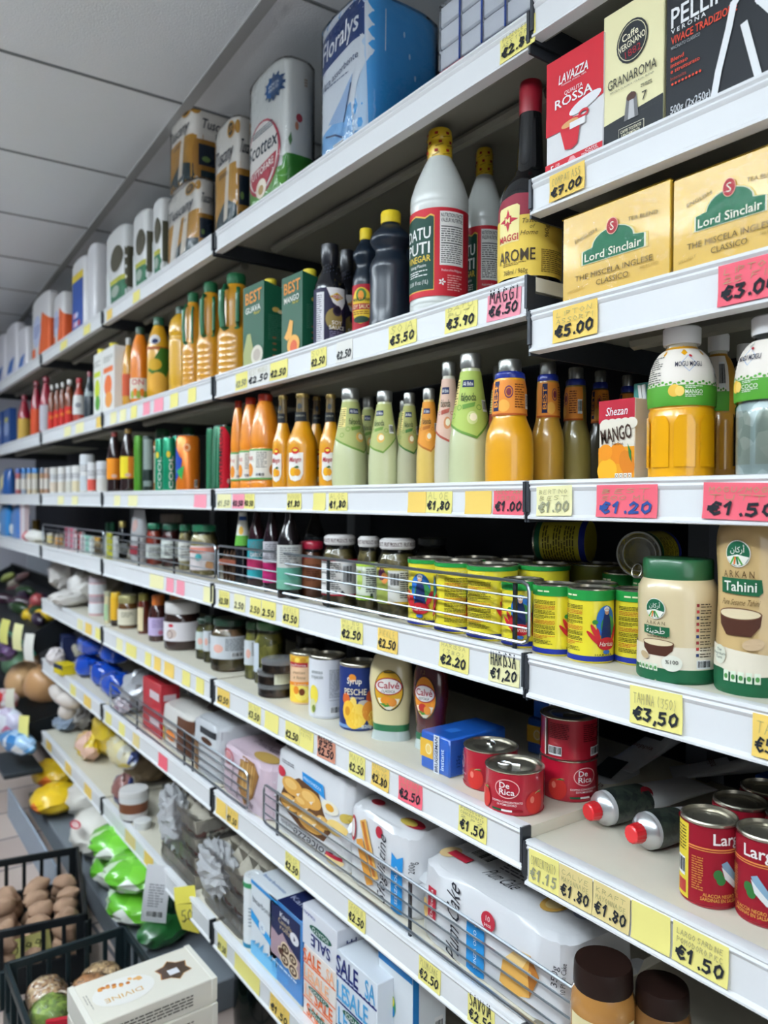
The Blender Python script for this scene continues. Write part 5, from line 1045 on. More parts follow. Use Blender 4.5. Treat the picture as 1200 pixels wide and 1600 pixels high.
bot4(367, 391, 803, 913, 'dark bottle with white and green cone shaped label', '0c1018', '24503c', lambda L, R, h: (L.rect(-R * 1.5, h * .50, R * 1.5, h * .86, P('dcdcd4'), 1), L.rect(-R * 1.5, h * .46, R * 1.5, h * .58, P('5aa03a'), 2), L.ell(-R * .3, h * .64, R * .4, h * .05, P('e0b04a'), 2), L.rect(-R, h * .76, R, h * .81, P('2a4a8a'), 2)), [(.9, 0), (1, .02), (1, .44), (.9, .52), (.55, .75), (.45, .86), (.42, .92)], H_=.219)
# dark bundles, left end of the guard
t = thing('spice_bundle', 'brown tied bundles of dried spice sticks at the guard corner', 'spice', (at(350, 900, .03).x, .055, z4), 0)
for k in range(7): mb = MB(); blob(mb, (-.03 + .01 * k, (k % 2) * .018 - .01, .042), .006, .006, .042, M('4a3424', .7, noise=.3), 8, 6, .15, k); mb.build('stick', t)
mb = MB(); lathe(mb, [(.037, .05), (.038, .056), (.037, .062)], M('a8604a', .6), 16, (0, -.002, 0)); mb.build('band', t)
# tall yellow cans
def wrap_l(short):
    def f(L, R, h):
        Y = P('e6d634'); g = P('1f8a3c'); bl = P('1f2f8c')
        L.rect(-R * 3.1, h * .03, R * 3.1, h * .10, bl, 1); L.rect(-R * 3.1, h * (.84 if short else .92), R * 3.1, h * .975, g, 1)
        def art(u):
            L.ell(u, h * .56, R * .46, h * .22, P('2a6ab8'), 2); L.ell(u + R * .1, h * .50, R * .36, h * .15, P('3a8a4a'), 3)
            L.poly([(u - R * .26, h * .34), (u - R * .16, h * .6), (u - R * .1, h * .68), (u + R * .1, h * .68), (u + R * .2, h * .58), (u + R * .26, h * .34)], P('1c2c5c'), 4); L.ell(u, h * .70, R * .1, h * .045, P('c99a7a'), 5); L.ell(u, h * .735, R * .13, h * .035, P('e6e6ea'), 5)
            for k, (du, dv, r_) in enumerate(((-.5, .42, 25), (-.38, .36, 5), (-.58, .35, 40), (.42, .42, -20))): L.ell(u + R * du, h * dv, R * .09, h * .12, P('b8242c'), 5, rot=r_)
            L.ell(u - R * .5, h * .56, R * .12, h * .03, P('2f7a34'), 6)
            L.ell(u, h * .27, R * .42, h * .085, P('b8242c'), 6); L.text('Harissa', u, h * .27, h * .06, P('f0eee6'), 8, w=R * .62, sh=.25); L.ell(u, h * .16, R * .16, h * .03, P('3a6ab0'), 5)
            L.text('HARISSA', u - R * .1, h * .12, h * .03, P('2a3014'), 5, w=R * .8)
        art(0); art(R * 3.14)
        for s_ in (-1, 1):
            u = s_ * R * 1.57
            for i in range(9): 
                c = P('c2622a' if i % 3 == 1 else '4a4418'); L.fine(u - R * .6, h * (.16 + .07 * i), u + R * .55, h * (.22 + .07 * i), 3, c, 2, i)
            if s_ > 0: L.rect(u - R * .55, h * .5, u + R * .05, h * .86, P('9a9aa6'), 3); L.fine(u - R * .5, h * .52, u, h * .85, 10, P('5a5a6a'), 4); L.bars(u - R * .55, h * .11, u + R * .0, h * .24, 3)
            else: L.text('\u0647\u0631\u064a\u0633\u0629', u, h * .88, h * .05, P('e9e0a0'), 3) if not short else L.fine(u - R * .3, h * .88, u + R * .3, h * .93, 1, P('e6e6c0'), 3)
    return f
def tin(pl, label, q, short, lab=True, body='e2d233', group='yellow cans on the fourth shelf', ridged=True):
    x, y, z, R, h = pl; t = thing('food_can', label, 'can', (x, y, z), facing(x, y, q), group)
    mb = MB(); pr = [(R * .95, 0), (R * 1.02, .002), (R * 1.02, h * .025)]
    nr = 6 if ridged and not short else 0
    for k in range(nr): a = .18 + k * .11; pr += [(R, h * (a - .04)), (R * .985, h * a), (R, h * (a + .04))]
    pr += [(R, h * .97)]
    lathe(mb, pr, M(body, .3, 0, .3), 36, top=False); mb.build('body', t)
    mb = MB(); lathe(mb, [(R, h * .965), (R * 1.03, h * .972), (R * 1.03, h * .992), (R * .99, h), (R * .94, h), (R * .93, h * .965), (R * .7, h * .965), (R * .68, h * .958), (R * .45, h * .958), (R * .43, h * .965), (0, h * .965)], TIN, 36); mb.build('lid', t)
    if lab: L = Lab(cylmap(R * 1.004)); wrap_l(short)(L, R, h); L.build('label', t)
    return t
z40 = zl('S4', 0); TR, TH_, SR, SH = .040, .119, .031, .102
tin((-1.064, .056, z4, TR, TH_), 'tall yellow can showing its red oval picture, next to the pickle jar', -.45, False)
tin((-.983, .051, z4, TR, TH_), 'tall yellow can showing a grey nutrition table, second behind the guard', 1.0, False)
tin((-.902, .052, z4, TR, TH_), 'tall yellow can with red pepper picture at its right edge, third behind the guard', .82, False)
tin((-.829, .046, z4, SR, SH), 'short yellow can right at the rounded guard corner', -.1, True)
tin((-.766, .048, z40, SR, SH), 'short yellow can just right of the guard, behind the one with woman picture', .85, True)
tin((-.7035, .052, z40, SR, SH), 'short yellow can with woman in blue picture facing out', .62, True)
tin((-.655, .093, z40, SR, SH), 'short yellow can partly hidden by the green-lidded tub', .95, True)
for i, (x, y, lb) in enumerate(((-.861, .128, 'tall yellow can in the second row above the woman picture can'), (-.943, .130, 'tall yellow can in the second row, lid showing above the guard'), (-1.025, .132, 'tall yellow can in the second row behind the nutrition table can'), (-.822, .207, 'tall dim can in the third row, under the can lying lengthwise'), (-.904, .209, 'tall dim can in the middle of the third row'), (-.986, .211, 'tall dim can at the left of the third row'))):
    tin((x, y, z4, TR, TH_), lb, (.5, .2, -.3, .4, .1, .9)[i], False, i < 3, ['e2d233', 'c9bb34', 'c9bb34', '8a8a3a', '6a6a34', '6a6a34'][i])  # rear rows get darker bodies: shade put into the can colour
for i, (x, y, lb) in enumerate(((-.742, .110, 'short dark-topped can behind the woman picture can'), (-.676, .162, 'short can standing under the one whose lid faces out'), (-.742, .176, 'short dim can behind the dark-topped one'))):
    tin((x, y, z40, SR, .114 if i else SH), lb, .6, True, True)
# cans lying on top
def lying(px, py, y, zc, R, h, yaw, label, label_on, tab):
    p = at(px, py, y); t = thing('food_can', label, 'can', (p.x, y, zc), 0, 'yellow cans on the fourth shelf')
    rot = Matrix.Rotation(math.radians(yaw), 4, 'Z') @ Matrix.Rotation(math.radians(90), 4, 'X')
    t.rotation_euler = rot.to_euler()
    mb = MB(); lathe(mb, [(R, -h / 2), (R, h / 2)], M('c9bb34', .3, 0, .3), 30); mb.build('body', t)
    mb = MB(); e = h / 2; lathe(mb, [(R, e), (R * 1.03, e + .001), (R * 1.03, e + .0035), (R * .95, e + .0035), (R * .93, e), (R * .80, e), (R * .78, e + .0012), (R * .72, e + .0012), (R * .7, e), (R * .5, e), (R * .48, e - .001), (0, e - .001)], TIN, 36); mb.build('lid', t)
    if tab: mb = MB(); tube(mb, [(R * .22 * math.cos(a), -R * .72 + R * .3 * math.sin(a), e + .003 + .009 * (1 - math.sin(a)) / 2) for a in [2 * math.pi * k / 14 for k in range(14)]], .0014, TIN, 6, True); o = mb.build('pull_ring', t)
    if label_on:
        L = Lab(cylmap(R)); L.l0 = 0; L.mp.curved = .01; L.rect(-R * 3.1, -h * .5, R * 3.1, -h * .38, P('1f2f8c'), 1); L.rect(-R * 3.1, h * .40, R * 3.1, h * .5, P('1f5a3c'), 1); L.fine(-R * 2.4, -h * .3, R * 2.4, h * .35, 12, P('4a4418'), 2); L.build('label', t)
    return t
cz = z4 + .112 + .0335
lying(1015, 853, .15, z40 + .1145 + .0325, .0315, .075, 14, 'yellow can lying on its side with ring-pull lid facing out', True, True)
lying(884, 838, .185, z4 + TH_ + .0347, .0335, .085, -68, 'dim yellow can lying lengthwise on the cans', True, True)
# ---------------------------------------------------------------- tahini
AR = '\ufe94\ufee8\ufef4\ufea4\ufec3'
def emblem(L, u, v, r, hh):
    L.ell(u, v, r, hh, P('f0eee6'), 4, 26); L.ell(u, v, r * .93, hh * .93, P('1a5c40'), 5, 26)
    L.poly([(u - r * .9, v - hh * .25), (u, v - hh * .05), (u + r * .9, v - hh * .25), (u + r * .55, v - hh * .75), (u, v - hh * .92), (u - r * .55, v - hh * .75)], P('efeee4'), 6)
    for k in range(4): L.stroke([(u - r * (.55 - .3 * k), v - hh * .75), (u - r * (.25 - .1 * k), v - hh * .25)], r * .13, P(('4f9a3c', 'd9702a', '1a5c40', '4f9a3c')[k]), 7)
    L.text('\ufee5\ufe8e\ufedb\ufead\ufe83', u, v + hh * .32, hh * .42, P('efeee4'), 7, w=r * 1.1)
def bowl(L, u, v, a, b, r_=1):
    L.poly([(u - a, v), (u - a * .92, v - b * .8), (u - a * .55, v - b * 1.5), (u + a * .55, v - b * 1.5), (u + a * .92, v - b * .8), (u + a, v)], P('4a2a1e'), 3); L.ell(u, v, a, b * .42, P('6a4430'), 4, 26); L.ell(u, v, a * .93, b * .34, P('d9c9a6'), 5, 26)
def l_tub(L, R, h):
    L.rect(-R * 1.7, h * .0, R * 1.7, h * .12, P('1c5a3a'), 1)
    L.rect(-R * 1.7, h * .12, R * 1.7, h * .30, P('e3dac6'), 1)
    emblem(L, 0, h * .60, R * .26, h * .085); L.text('A R K A N', 0, h * .485, h * .028, P('4a3a24'), 4, w=R * .5)
    L.poly([(-R * .34, h * .46), (R * .36, h * .455), (R * .36, h * .385), (R * .3, h * .375), (-R * .34, h * .395)], P('1c5a3a'), 4); L.text(AR, 0, h * .425, h * .05, P('f0efe6'), 6, w=R * .5); L.fine(-R * .25, h * .365, R * .3, h * .38, 1, P('5a4a34'), 3)
    bowl(L, R * .05, h * .325, R * .42, h * .07); L.ell(-R * .3, h * .21, R * .14, h * .028, P('b09a76'), 6, rot=-20)
    L.ell(R * .42, h * .17, R * .24, h * .065, P('e6e6d8'), 6, 22); L.text('%100', R * .42, h * .18, h * .03, P('2a2a24'), 8, b=.02)
    for k in range(5): L.rect(-R * .52 + k * R * .125, h * .095, -R * .42 + k * R * .125, h * .15, P('dfe6d2'), 5); L.ell(-R * .47 + k * R * .125, h * .12, R * .035, h * .015, P('4f8a4a'), 6, 8)
    for k in range(9): L.rect(R * .98, h * (.63 - .05 * k), R * 1.02 + R * .03, h * (.655 - .05 * k), P(('8a2f34', 'b03a3a', '2a3a6a')[k % 3]), 3); L.fine(R * 1.08, h * (.62 - .05 * k), R * 1.4, h * (.66 - .05 * k), 2, P('4a4030'), 3, k)
    L.bars(R * 1.0, h * .13, R * 1.4, h * .2)
pl = plc(994, 1121, 868, z40, yb=1070)
rnd('tahini_tub', 'cream sesame paste tub with dark green screw lid', 'tub', pl, [
    ('tub', M('d5c39c', .3, 0, .5), [(.95, 0), (.99, .012), (1, .05), (.99, .12), (.985, .4), (1, .62), (1, .70), (.99, .76), (.90, .82), (.86, .84)]),
    ('lid', M('1d5a36', .35, 0, .4), [(.87, .835), (.88, .85), (.88, .98), (.84, 1)])], l_tub, -.52, None, 36, sm=())
def l_tb(L, R, h):
    L.rect(-R * 1.7, 0, R * 1.7, h * .13, P('1c5a3a'), 1); L.poly([(-R * 1.4, h * .13), (-R * .5, h * .13), (R * .2, h * .10), (R * 1.7, h * .12), (R * 1.7, h * .2), (-R * 1.4, h * .26)], P('e3dac6'), 2)
    emblem(L, 0, h * .73, R * .33, h * .07); L.text('A R K A N', 0, h * .625, h * .035, P('4a3418'), 4, w=R * .85)
    L.poly([(-R * .52, h * .605), (R * .62, h * .60), (R * .66, h * .535), (R * .55, h * .515), (-R * .52, h * .525)], P('1c5a3a'), 4); L.text('Tahini', R * .04, h * .562, h * .05, P('f0efe6'), 6, w=R * .9, b=.03); L.text('Pure Sesame Tahini', R * .05, h * .48, h * .03, P('5a4424'), 4, w=R * 1.05, sh=.3)
    bowl(L, R * .02, h * .42, R * .62, h * .075); L.ell(R * .42, h * .27, R * .28, h * .03, P('c0a684'), 6, rot=15); L.ell(-R * .52, h * .20, R * .22, h * .05, P('e2e4d2'), 6, 22); L.text('The', -R * .52, h * .225, h * .014, P('3a4a34'), 8); L.text('Premium', -R * .52, h * .205, h * .016, P('3a4a34'), 8); L.text('Taste', -R * .52, h * .185, h * .014, P('3a4a34'), 8)
    for k in range(5): L.rect(-R * .35 + k * R * .2, h * .07, -R * .2 + k * R * .2, h * .125, P('dfe6d2'), 5); L.ell(-R * .275 + k * R * .2, h * .095, R * .055, h * .014, P('4f8a4a'), 6, 8)
pl = plc(1115, 1232, 800, z40, yb=1090); pl = pl[:4] + (.222,)
rnd('tahini_bottle', 'tan sesame paste squeeze bottle at the picture edge', 'bottle', pl, [
    ('bottle', M('c6a873', .3, 0, .6, noise=.12, nscale=18), [(.95, 0), (1, .015), (1, .12), (.97, .3), (.93, .5), (.95, .62), (1, .76), (.98, .83), (.88, .89), (.84, .93)]),
    ('lid', M('1d5a36', .35), [(.84, .925), (.86, .93), (.86, .99), (.8, 1)])], l_tb, -.38, None, 36)
# ---------------------------------------------------------------- second bay of this shelf: jars with green lids and others
def j2(a, b, t_, yb, lb, cols, lid, lab=None, kind='v', scale=60): jar(plc(a, b, t_, z4, yb=yb), lb, cols, lid, lab, 0, 'far jars behind the guard', scale, n=18, kind=kind)
wl = lambda c, lo=.2, hi=.62: (lambda L, R, h: (L.rect(-R * 1.4, h * lo, R * 1.4, h * hi, P(c), 1), L.fine(-R * .7, h * (lo + .05), R * .7, h * (hi - .08), 5, P('6a6a64'), 2)))
j2(297, 340, 818, 899, 'jar of yellow grains with green lid and pink label, biggest of the green-lidded', ['b9b07a', '8a7a3a', 'd0c69a'], '1f6a4a', lambda L, R, h: (L.rect(-R * 1.4, h * .1, R * 1.4, h * .58, P('dfd6d6'), 1), L.rect(-R * 1.4, h * .44, R * 1.4, h * .55, P('d98a7a'), 2), L.ell(-R * .4, h * .36, R * .25, h * .07, P('4aa0a4'), 3), L.ell(R * .4, h * .2, R * .3, h * .1, P('dda87a'), 3)))
j2(279, 300, 818, 891, 'slim jar of grains with green lid and white label', ['b9b07a', 'c9bf90', '7a6a34'], '1f6a4a', wl('dcdcd6'))
j2(252, 281, 817, 886, 'dark red jar with dark green lid and white label', ['3a1416', '5a1c1c'], '1d5a44', wl('cfd4d0'))
j2(228, 255, 816, 883, 'red jar with green lid and white label, end of its row', ['8a2418', 'a83a20'], '1d6a4c', wl('cfd4d0', .15, .5))
t = thing('spice_jar', 'stacked cup jar of dark spread above the green lids', 'jar', (at(268, 830, .17).x, .17, z4), 0)
mb = MB(); lathe(mb, [(.034, 0), (.038, .13), (.038, .14)], X('2a1c1c', .3, .5), 18); mb.build('body', t); mb = MB(); lathe(mb, [(.039, .14), (.04, .165), (.037, .17)], M('8a8078', .5), 18); mb.build('lid', t)
t = thing('spice_packet', 'tall clear packet of grey spice above the guard', 'packet', (at(213, 840, .05).x, .06, z4), 12)
sb = [(0, .03, .022, 2.6), (.03, .038, .026, 2.4), (.10, .036, .022, 2.4), (.15, .036, .012, 3), (.185, .034, .003, 4)]
mb = MB(); loft(mb, sb, CLEAR(bump=.5, cover=.45), 22); mb.build('film', t); mb = MB(); loft(mb, [(.005, .027, .018, 2.6), (.09, .03, .017, 2.6)], MM(['a8a49a', '6a4a44', 'c9c4b6'], 90), 18); mb.build('contents', t); L = Lab(loftmap(sb)); L.ell(0, .13, .018, .022, P('a88a84')); L.rect(-.026, .03, .026, .06, P('8a2f3a')); L.build('printed_label', t)
j2(205, 226, 848, 878, 'tiny brown jar with dark red lid and pale labels by the packet', ['5a3a24', '7a5234'], '7a1c34', wl('c9c4bc'))
rnd('sauce_bottle', 'small black sauce bottle with brass lid beside the packet', 'bottle', plc(184, 199, 814, z4, yb=872), [('bottle', X('10141c', .1, 1), [(.9, 0), (1, .03), (1, .66), (.8, .78), (.7, .84)]), ('cap', M('8a7a44', .3, .6), [(.78, .83), (.8, .98), (.7, 1)])], lambda L, R, h: L.rect(-R * 1.4, h * .15, R * 1.4, h * .4, P('c9cfd0'), 1), 0)
def b4(px0, px1, pt, px2, g, label, m, lf=None, cat='box', name='food_box', h=None):
    b = pbox(px0, px1, 790, z4, g, px2=px2); b = b[:5] + (h,); b = b[:3] + (min(b[3], b[2] + .12),) + b[4:]
    carton(name, label, cat, b, m, lf)
b4(166, 172, 830, 176, .02, 'narrow yellow-green packet behind the guard', M('b9b83a', .4), h=.10)
b4(176, 181, 830, 186, .03, 'narrow white packet right of the yellow-green one', M('d2d6d6', .4), h=.085)
for px0, px1, lb, c in ((164, 172, 'green-capped bottle far behind the guard, left of its pair', '1d6a4a'), (172, 180, 'green-capped bottle far behind the guard, right of its pair', '1d6a4a')):
    rnd('sauce_bottle', lb, 'bottle', plc(px0, px1, 816, z4, g=.16), [('bottle', X('20282c', .1, 1), [(.9, 0), (1, .03), (1, .7)]), ('cap', X(c), [(.9, .7), (.9, .96), (.8, 1)])], None, n=14)
# third bay
for i, (a, b_, pt, yb, c, lid, lb) in enumerate(((147, 158, 838, 862, 'd9c39a', 'c9983a', 'little pale jar with gold lid near the end of the far guard'), (74, 84, 832, 849, 'e0cc8a', 'e6e0d6', 'little yellow tub with white lid at the far guard'), (86, 99, 834, 852, 'dca86a', 'e6dccc', 'little orange tub with pale lid at the far guard'))):
    rnd('small_jar', lb, 'jar', plc(a, b_, pt, z4, yb=yb), [('body', X(c), [(.9, 0), (1, .05), (1, .75)]), ('lid', X(lid), [(1.02, .75), (1.02, .97), (.9, 1)])], None, n=14)
for i, (a, b_, c, c2, h, lb) in enumerate(((101, 107, 'c9b0bc', 'a02a4a', .1, 'striped pink and white packet at the far guard, darker one'), (109, 115, 'd6c0c8', 'c04a6a', .1, 'striped pink and white packet at the far guard, paler one'), (118, 128, 'e2dede', 'b83a44', .085, 'white packet with red top at the far guard'), (131, 143, 'dfe4e2', '8ac0b0', .075, 'white packet with mint stripe at the far guard'))):
    b4(a, b_, 830, b_ + 5, .025, lb, M(c, .4), lambda L, w, hh, c2=c2: (L.rect(-w * .25, hh * .1, w * .2, hh * .9, P(c2), 1), L.rect(-w * .5, hh * .9, w * .5, hh, P(c2), 1)), 'packet', 'spice_packet', h)
rnd('food_can', 'dark gold can at the far end before the guard', 'can', plc(50, 62, 812, z4, yb=836), [('body', M('8a6a24', .4, .3), [(1, 0), (1, 1)])], None, n=14)
blobm = MB(); o = thing('snack_bag', 'small red, white and green bag at the far guard end', 'bag', (at(52, 838, .03).x, .04, z4), 20); blob(blobm, (0, 0, .03), .075, .035, .03, M('e2e0da', .4), 16, 8, .15, 3, 2.6); L = None; blobm.build('bag', o); mb = MB(); blob(mb, (-.05, -.006, .03), .03, .034, .027, M('b8283c', .4), 12, 7, .1, 5); mb.build('red_end', o)
b4(31, 38, 790, 46, .02, 'pale pink tall carton at the far end of the fourth shelf', M('d9c6cc', .4), lambda L, w, h: L.rect(w * .1, 0, w * .5, h, P('e9e6ea'), 1), h=.2)
for i, (a, b_, pt, c, lb) in enumerate(((14, 32, 794, '1f7ad0', 'bright blue bag standing at the far end of the fourth shelf'), (-4, 10, 794, '2f86cc', 'blue bag cut by the picture edge, far end of the fourth shelf'))):
    p0 = at((a + b_) / 2, 830, .03); t = thing('detergent_bag', lb, 'bag', (p0.x, .06, z4), 0, 'blue bags at the far end'); w = (at(b_, 800, .03).x - at(a, 800, .03).x) / 2
    mb = MB(); loft(mb, [(0, w * .9, .03, 3), (.04, w, .04, 2.6), (.13, w, .035, 2.6), (.18, w * .7, .02, 2.6), (.19, w * .6, .006, 3)], M(c, .3, 0, .5), 20); mb.build('bag', t); mb = MB(); blob(mb, (-w * .3, -.038, .05), w * .35, .006, .03, M('e9eef2', .4), 10, 6); mb.build('white_panel', t)
# ================================================================ fifth shelf: fruit cans, squeeze bottles, tomato cans, tubes, sardines
z5, z50 = zl('S5'), zl('S5', 0)
def can5(pl, label, body, lab, q, group='big fruit cans', open_dark=True, tab=False, ridge=0):
    x, y, z, R, h = pl; t = thing('food_can', label, 'can', (x, y, z), facing(x, y, q), group)
    mb = MB(); pr = [(R * .97, 0), (R * 1.025, .002), (R * 1.025, h * .03), (R, h * .035)]
    pr += [(R, h * .955)]; lathe(mb, pr, body, 40, top=False); mb.build('body', t)
    mb = MB(); lathe(mb, [(R, h * .95), (R * 1.03, h * .96), (R * 1.035, h * .985), (R * 1.0, h), (R * .95, h), (R * .93, h * .955), (R * .82, h * .95), (R * .80, h * .958), (R * .6, h * .958), (R * .58, h * .952), (0, h * .952)], TIN, 40); mb.build('lid', t)
    if tab:
        mb = MB(); hz = h * .965; r = R * .2
        tube(mb, [(-R * .35 + r * 1.25 * math.cos(a), r * .75 * math.sin(a), hz) for a in [2 * math.pi * k / 14 for k in range(14)]], .0016, STEEL, 6, True); tube(mb, [(-R * .14, 0, hz), (R * .2, 0, hz)], .0022, STEEL, 6); mb.build('pull_tab', t)
    L = Lab(cylmap(R * 1.002)); lab(L, R, h); L.build('label', t); return t
def p5(a, b, t_, yb): return plc(a, b, t_, z5, yb=yb)
def l_pine(L, R, h):
    L.rect(-R * 3.1, h * .04, R * 3.1, h * .95, P('e2bd98'), 1); L.rect(-R * 3.1, h * .04, R * 3.1, h * .36, P('e9c84a'), 2); L.rect(-R * 3.1, h * .80, R * 3.1, h * .95, P('d9a83a'), 2)
    for k in range(8): L.ell(-R * 1.4 + k * R * .4, h * .87, R * .18, h * .05, P('e9cf5a' if k % 2 else 'c98f2a'), 3)
    L.rect(-R * .9, h * .735, R * .5, h * .82, P('b02432'), 4); L.text('pashona', -R * .2, h * .775, h * .05, P('f0ece6'), 6, w=R * 1.2); L.text('ananas', -R * .1, h * .63, h * .055, P('6a4a34'), 4, w=R * .9, sh=.25); L.text('a fette', -R * .05, h * .53, h * .06, P('6a4a34'), 4, w=R * .85, sh=.25)
    L.poly([(-R * 1.2, h * .36), (R * 1.2, h * .40), (R * 1.2, h * .46), (-R * 1.2, h * .42)], P('e0841e'), 4); L.text('in succo', R * .0, h * .405, h * .03, P('f0ece0'), 6, w=R * .8); L.ell(R * .1, h * .23, R * .5, h * .15, P('f0dc6a'), 4); L.ell(R * .15, h * .25, R * .2, h * .07, P('6a3418'), 5); L.ell(-R * .25, h * .28, R * .2, h * .08, P('d9832a'), 5)
can5(plcR(454, .034, 1010, z5, 1101), 'can of pineapple slices, cream and yellow label', M('e2bd98', .35), l_pine, -.35)
def l_wh(L, R, h):
    L.rect(-R * 3.1, h * .04, R * 3.1, h * .95, P('dfe1e6'), 1); L.text('ananas', -R * .55, h * .76, h * .06, P('4a5a5a'), 3, w=R * .7, al='c'); L.text('tropicale', -R * .55, h * .68, h * .06, P('4a5a5a'), 3, w=R * .75)
    L.ell(-R * .75, h * .38, R * .3, h * .16, P('e3cf4a'), 3); L.ell(-R * .8, h * .2, R * .22, h * .12, P('d9d6a0'), 4); L.ell(-R * .72, h * .16, R * .12, h * .06, P('6a7a2a'), 5); L.fine(R * .15, h * .34, R * .85, h * .8, 18, P('8a8d92'), 3); L.rect(R * .15, h * .3, R * .8, h * .305, P('6a6d72'), 3); L.bars(R * .2, h * .08, R * .85, h * .2)
can5(plcR(483, .0395, 1013, z5, 1124), 'big white-labelled can with dark top between pineapple and peach cans', M('d6d9de', .35), l_wh, -.05)
def l_pes(L, R, h):
    L.rect(-R * 3.1, h * .04, R * 3.1, h * .95, P('1c2f6a'), 1); L.rect(-R * 3.1, h * .04, R * 3.1, h * .09, P('6a8ab8'), 2)
    L.text('Syrup', -R * .15, h * .76, h * .09, P('efeae0'), 5, w=R * .75, b=.04); L.ell(-R * .25, h * .80, R * .2, h * .06, P('d9882c'), 3); L.text('PESCHE', -R * .1, h * .595, h * .09, P('ece2c4'), 5, w=R * 1.15, b=.02); L.text('allo sciroppo', 0, h * .51, h * .035, P('ece2c4'), 5, w=R * .7, sh=.2)
    for u, v, a, b_, c in ((-.45, .3, .35, .16, 'e6b83c'), (.1, .24, .4, .18, 'efcb57'), (-.15, .16, .45, .12, 'e9bf44'), (.6, .3, .34, .15, 'd98a34'), (.85, .18, .3, .12, 'efcb57'), (.75, .5, .28, .12, 'b8502c'), (-.6, .48, .22, .09, 'c9602c'), (.35, .42, .3, .05, 'b9b4ae'), (-.2, .42, .18, .1, 'efd06a')): L.ell(R * u, h * v, R * a, h * b_, P(c), 3)
    L.ell(-R * .5, h * .3, R * .14, h * .07, P('c98a24'), 4); L.text('820g', R * .5, h * .075, h * .05, P('efeae0'), 6, w=R * .55, b=.02)
can5(plcR(531, .0395, 1024, z5, 1143), 'can of peach halves with dark blue label', M('1c2f6a', .3), l_pes, -.1)
# squeeze bottles standing on their caps
def squeeze(pl, label, body, capm, lab, q):
    x, y, z, R, h = pl; t = thing('squeeze_bottle', label, 'bottle', (x, y, z), facing(x, y, q), 'squeeze sauce bottles'); k = .66
    s = [(h * .17, R * .80, R * .80 * k, 2.2), (h * .20, R * .84, R * .84 * k, 2.2), (h * .36, R * .86, R * .86 * k, 2.2), (h * .55, R * .97, R * .97 * k, 2.2), (h * .68, R, R * k, 2.2), (h * .84, R * .93, R * .93 * k, 2.2), (h * .95, R * .75, R * .75 * k, 2.2), (h * .985, R * .55, R * .55 * k, 2.2), (h, R * .3, R * .3 * k, 2.2)]
    mb = MB(); loft(mb, s, body, 36); mb.build('bottle', t)
    mb = MB(); loft(mb, [(h * .105, R * .82, R * .82 * k, 2.3), (h * .18, R * .83, R * .83 * k, 2.3)], capm, 32); o = mb.build('cap_band', t)
    mb = MB(); loft(mb, [(0, R * .90, R * .90 * k, 2.3), (h * .03, R * .88, R * .88 * k, 2.3), (h * .108, R * .81, R * .81 * k, 2.3)], M('b9c4c2', .15, 0, .8), 32); mb.build('cap', t)
    mp = loftmap(s, 'f', .01); L = Lab(mp); lab(L, R, h); L.build('label', t); return t
def l_cal(c_ring, c_in, c2):
    def f(L, R, h):
        L.ell(0, h * .58, R * .66, h * .235, P('1c2a24'), 1, 28); L.ell(0, h * .585, R * .62, h * .225, P(c_ring), 2, 28); L.poly([(-R * .5, h * .49), (R * .5, h * .49), (R * .42, h * .43), (R * .1, h * .36), (-R * .1, h * .36), (-R * .42, h * .43)], P('efe9d6'), 3)
        L.ell(0, h * .63, R * .62, h * .10, P('a81c30'), 4, 24); L.ell(0, h * .63, R * .57, h * .088, P('f0eeea'), 5, 24)
        L.text('Calv\u00e9', 0, h * .645, h * .075, P('a81c30'), 7, w=R * .98, b=.03); L.text(c2, 0, h * .575, h * .028, P('2a2a24'), 7, w=R * .62, b=.02)
        L.ell(-R * .1, h * .47, R * .26, h * .05, P(c_in), 6); L.ell(R * .18, h * .45, R * .2, h * .05, P('d98a3a'), 7); L.poly([(-R * .4, h * .43), (-R * .15, h * .39), (R * .4, h * .42), (R * .1, h * .44)], P('4a8a34'), 6); L.text('1,2', -R * .1, h * .86, h * .04, P('6a5a24'), 4) if c2 != 'CLASSICA' else L.rect(-R * .2, h * .78, R * .3, h * .80, P('6a5a24'), 5)
    return f
squeeze(p5(576, 646, 1008, 1163), 'pale mayonnaise squeeze bottle standing on its green-banded cap', M('dccfa0', .3, 0, .7), M('1d6a40', .35, 0, .3), l_cal('d3a22a', 'e0902c', 'CLASSICA'), -.2)
squeeze(p5(643, 702, 1020, 1178), 'dark red ketchup squeeze bottle in the shelf shadow', M('4a1218', .25, 0, .8), M('1d5a3c', .35), l_cal('d9882c', 'b8342c', 'KETCHUP'), -.5)
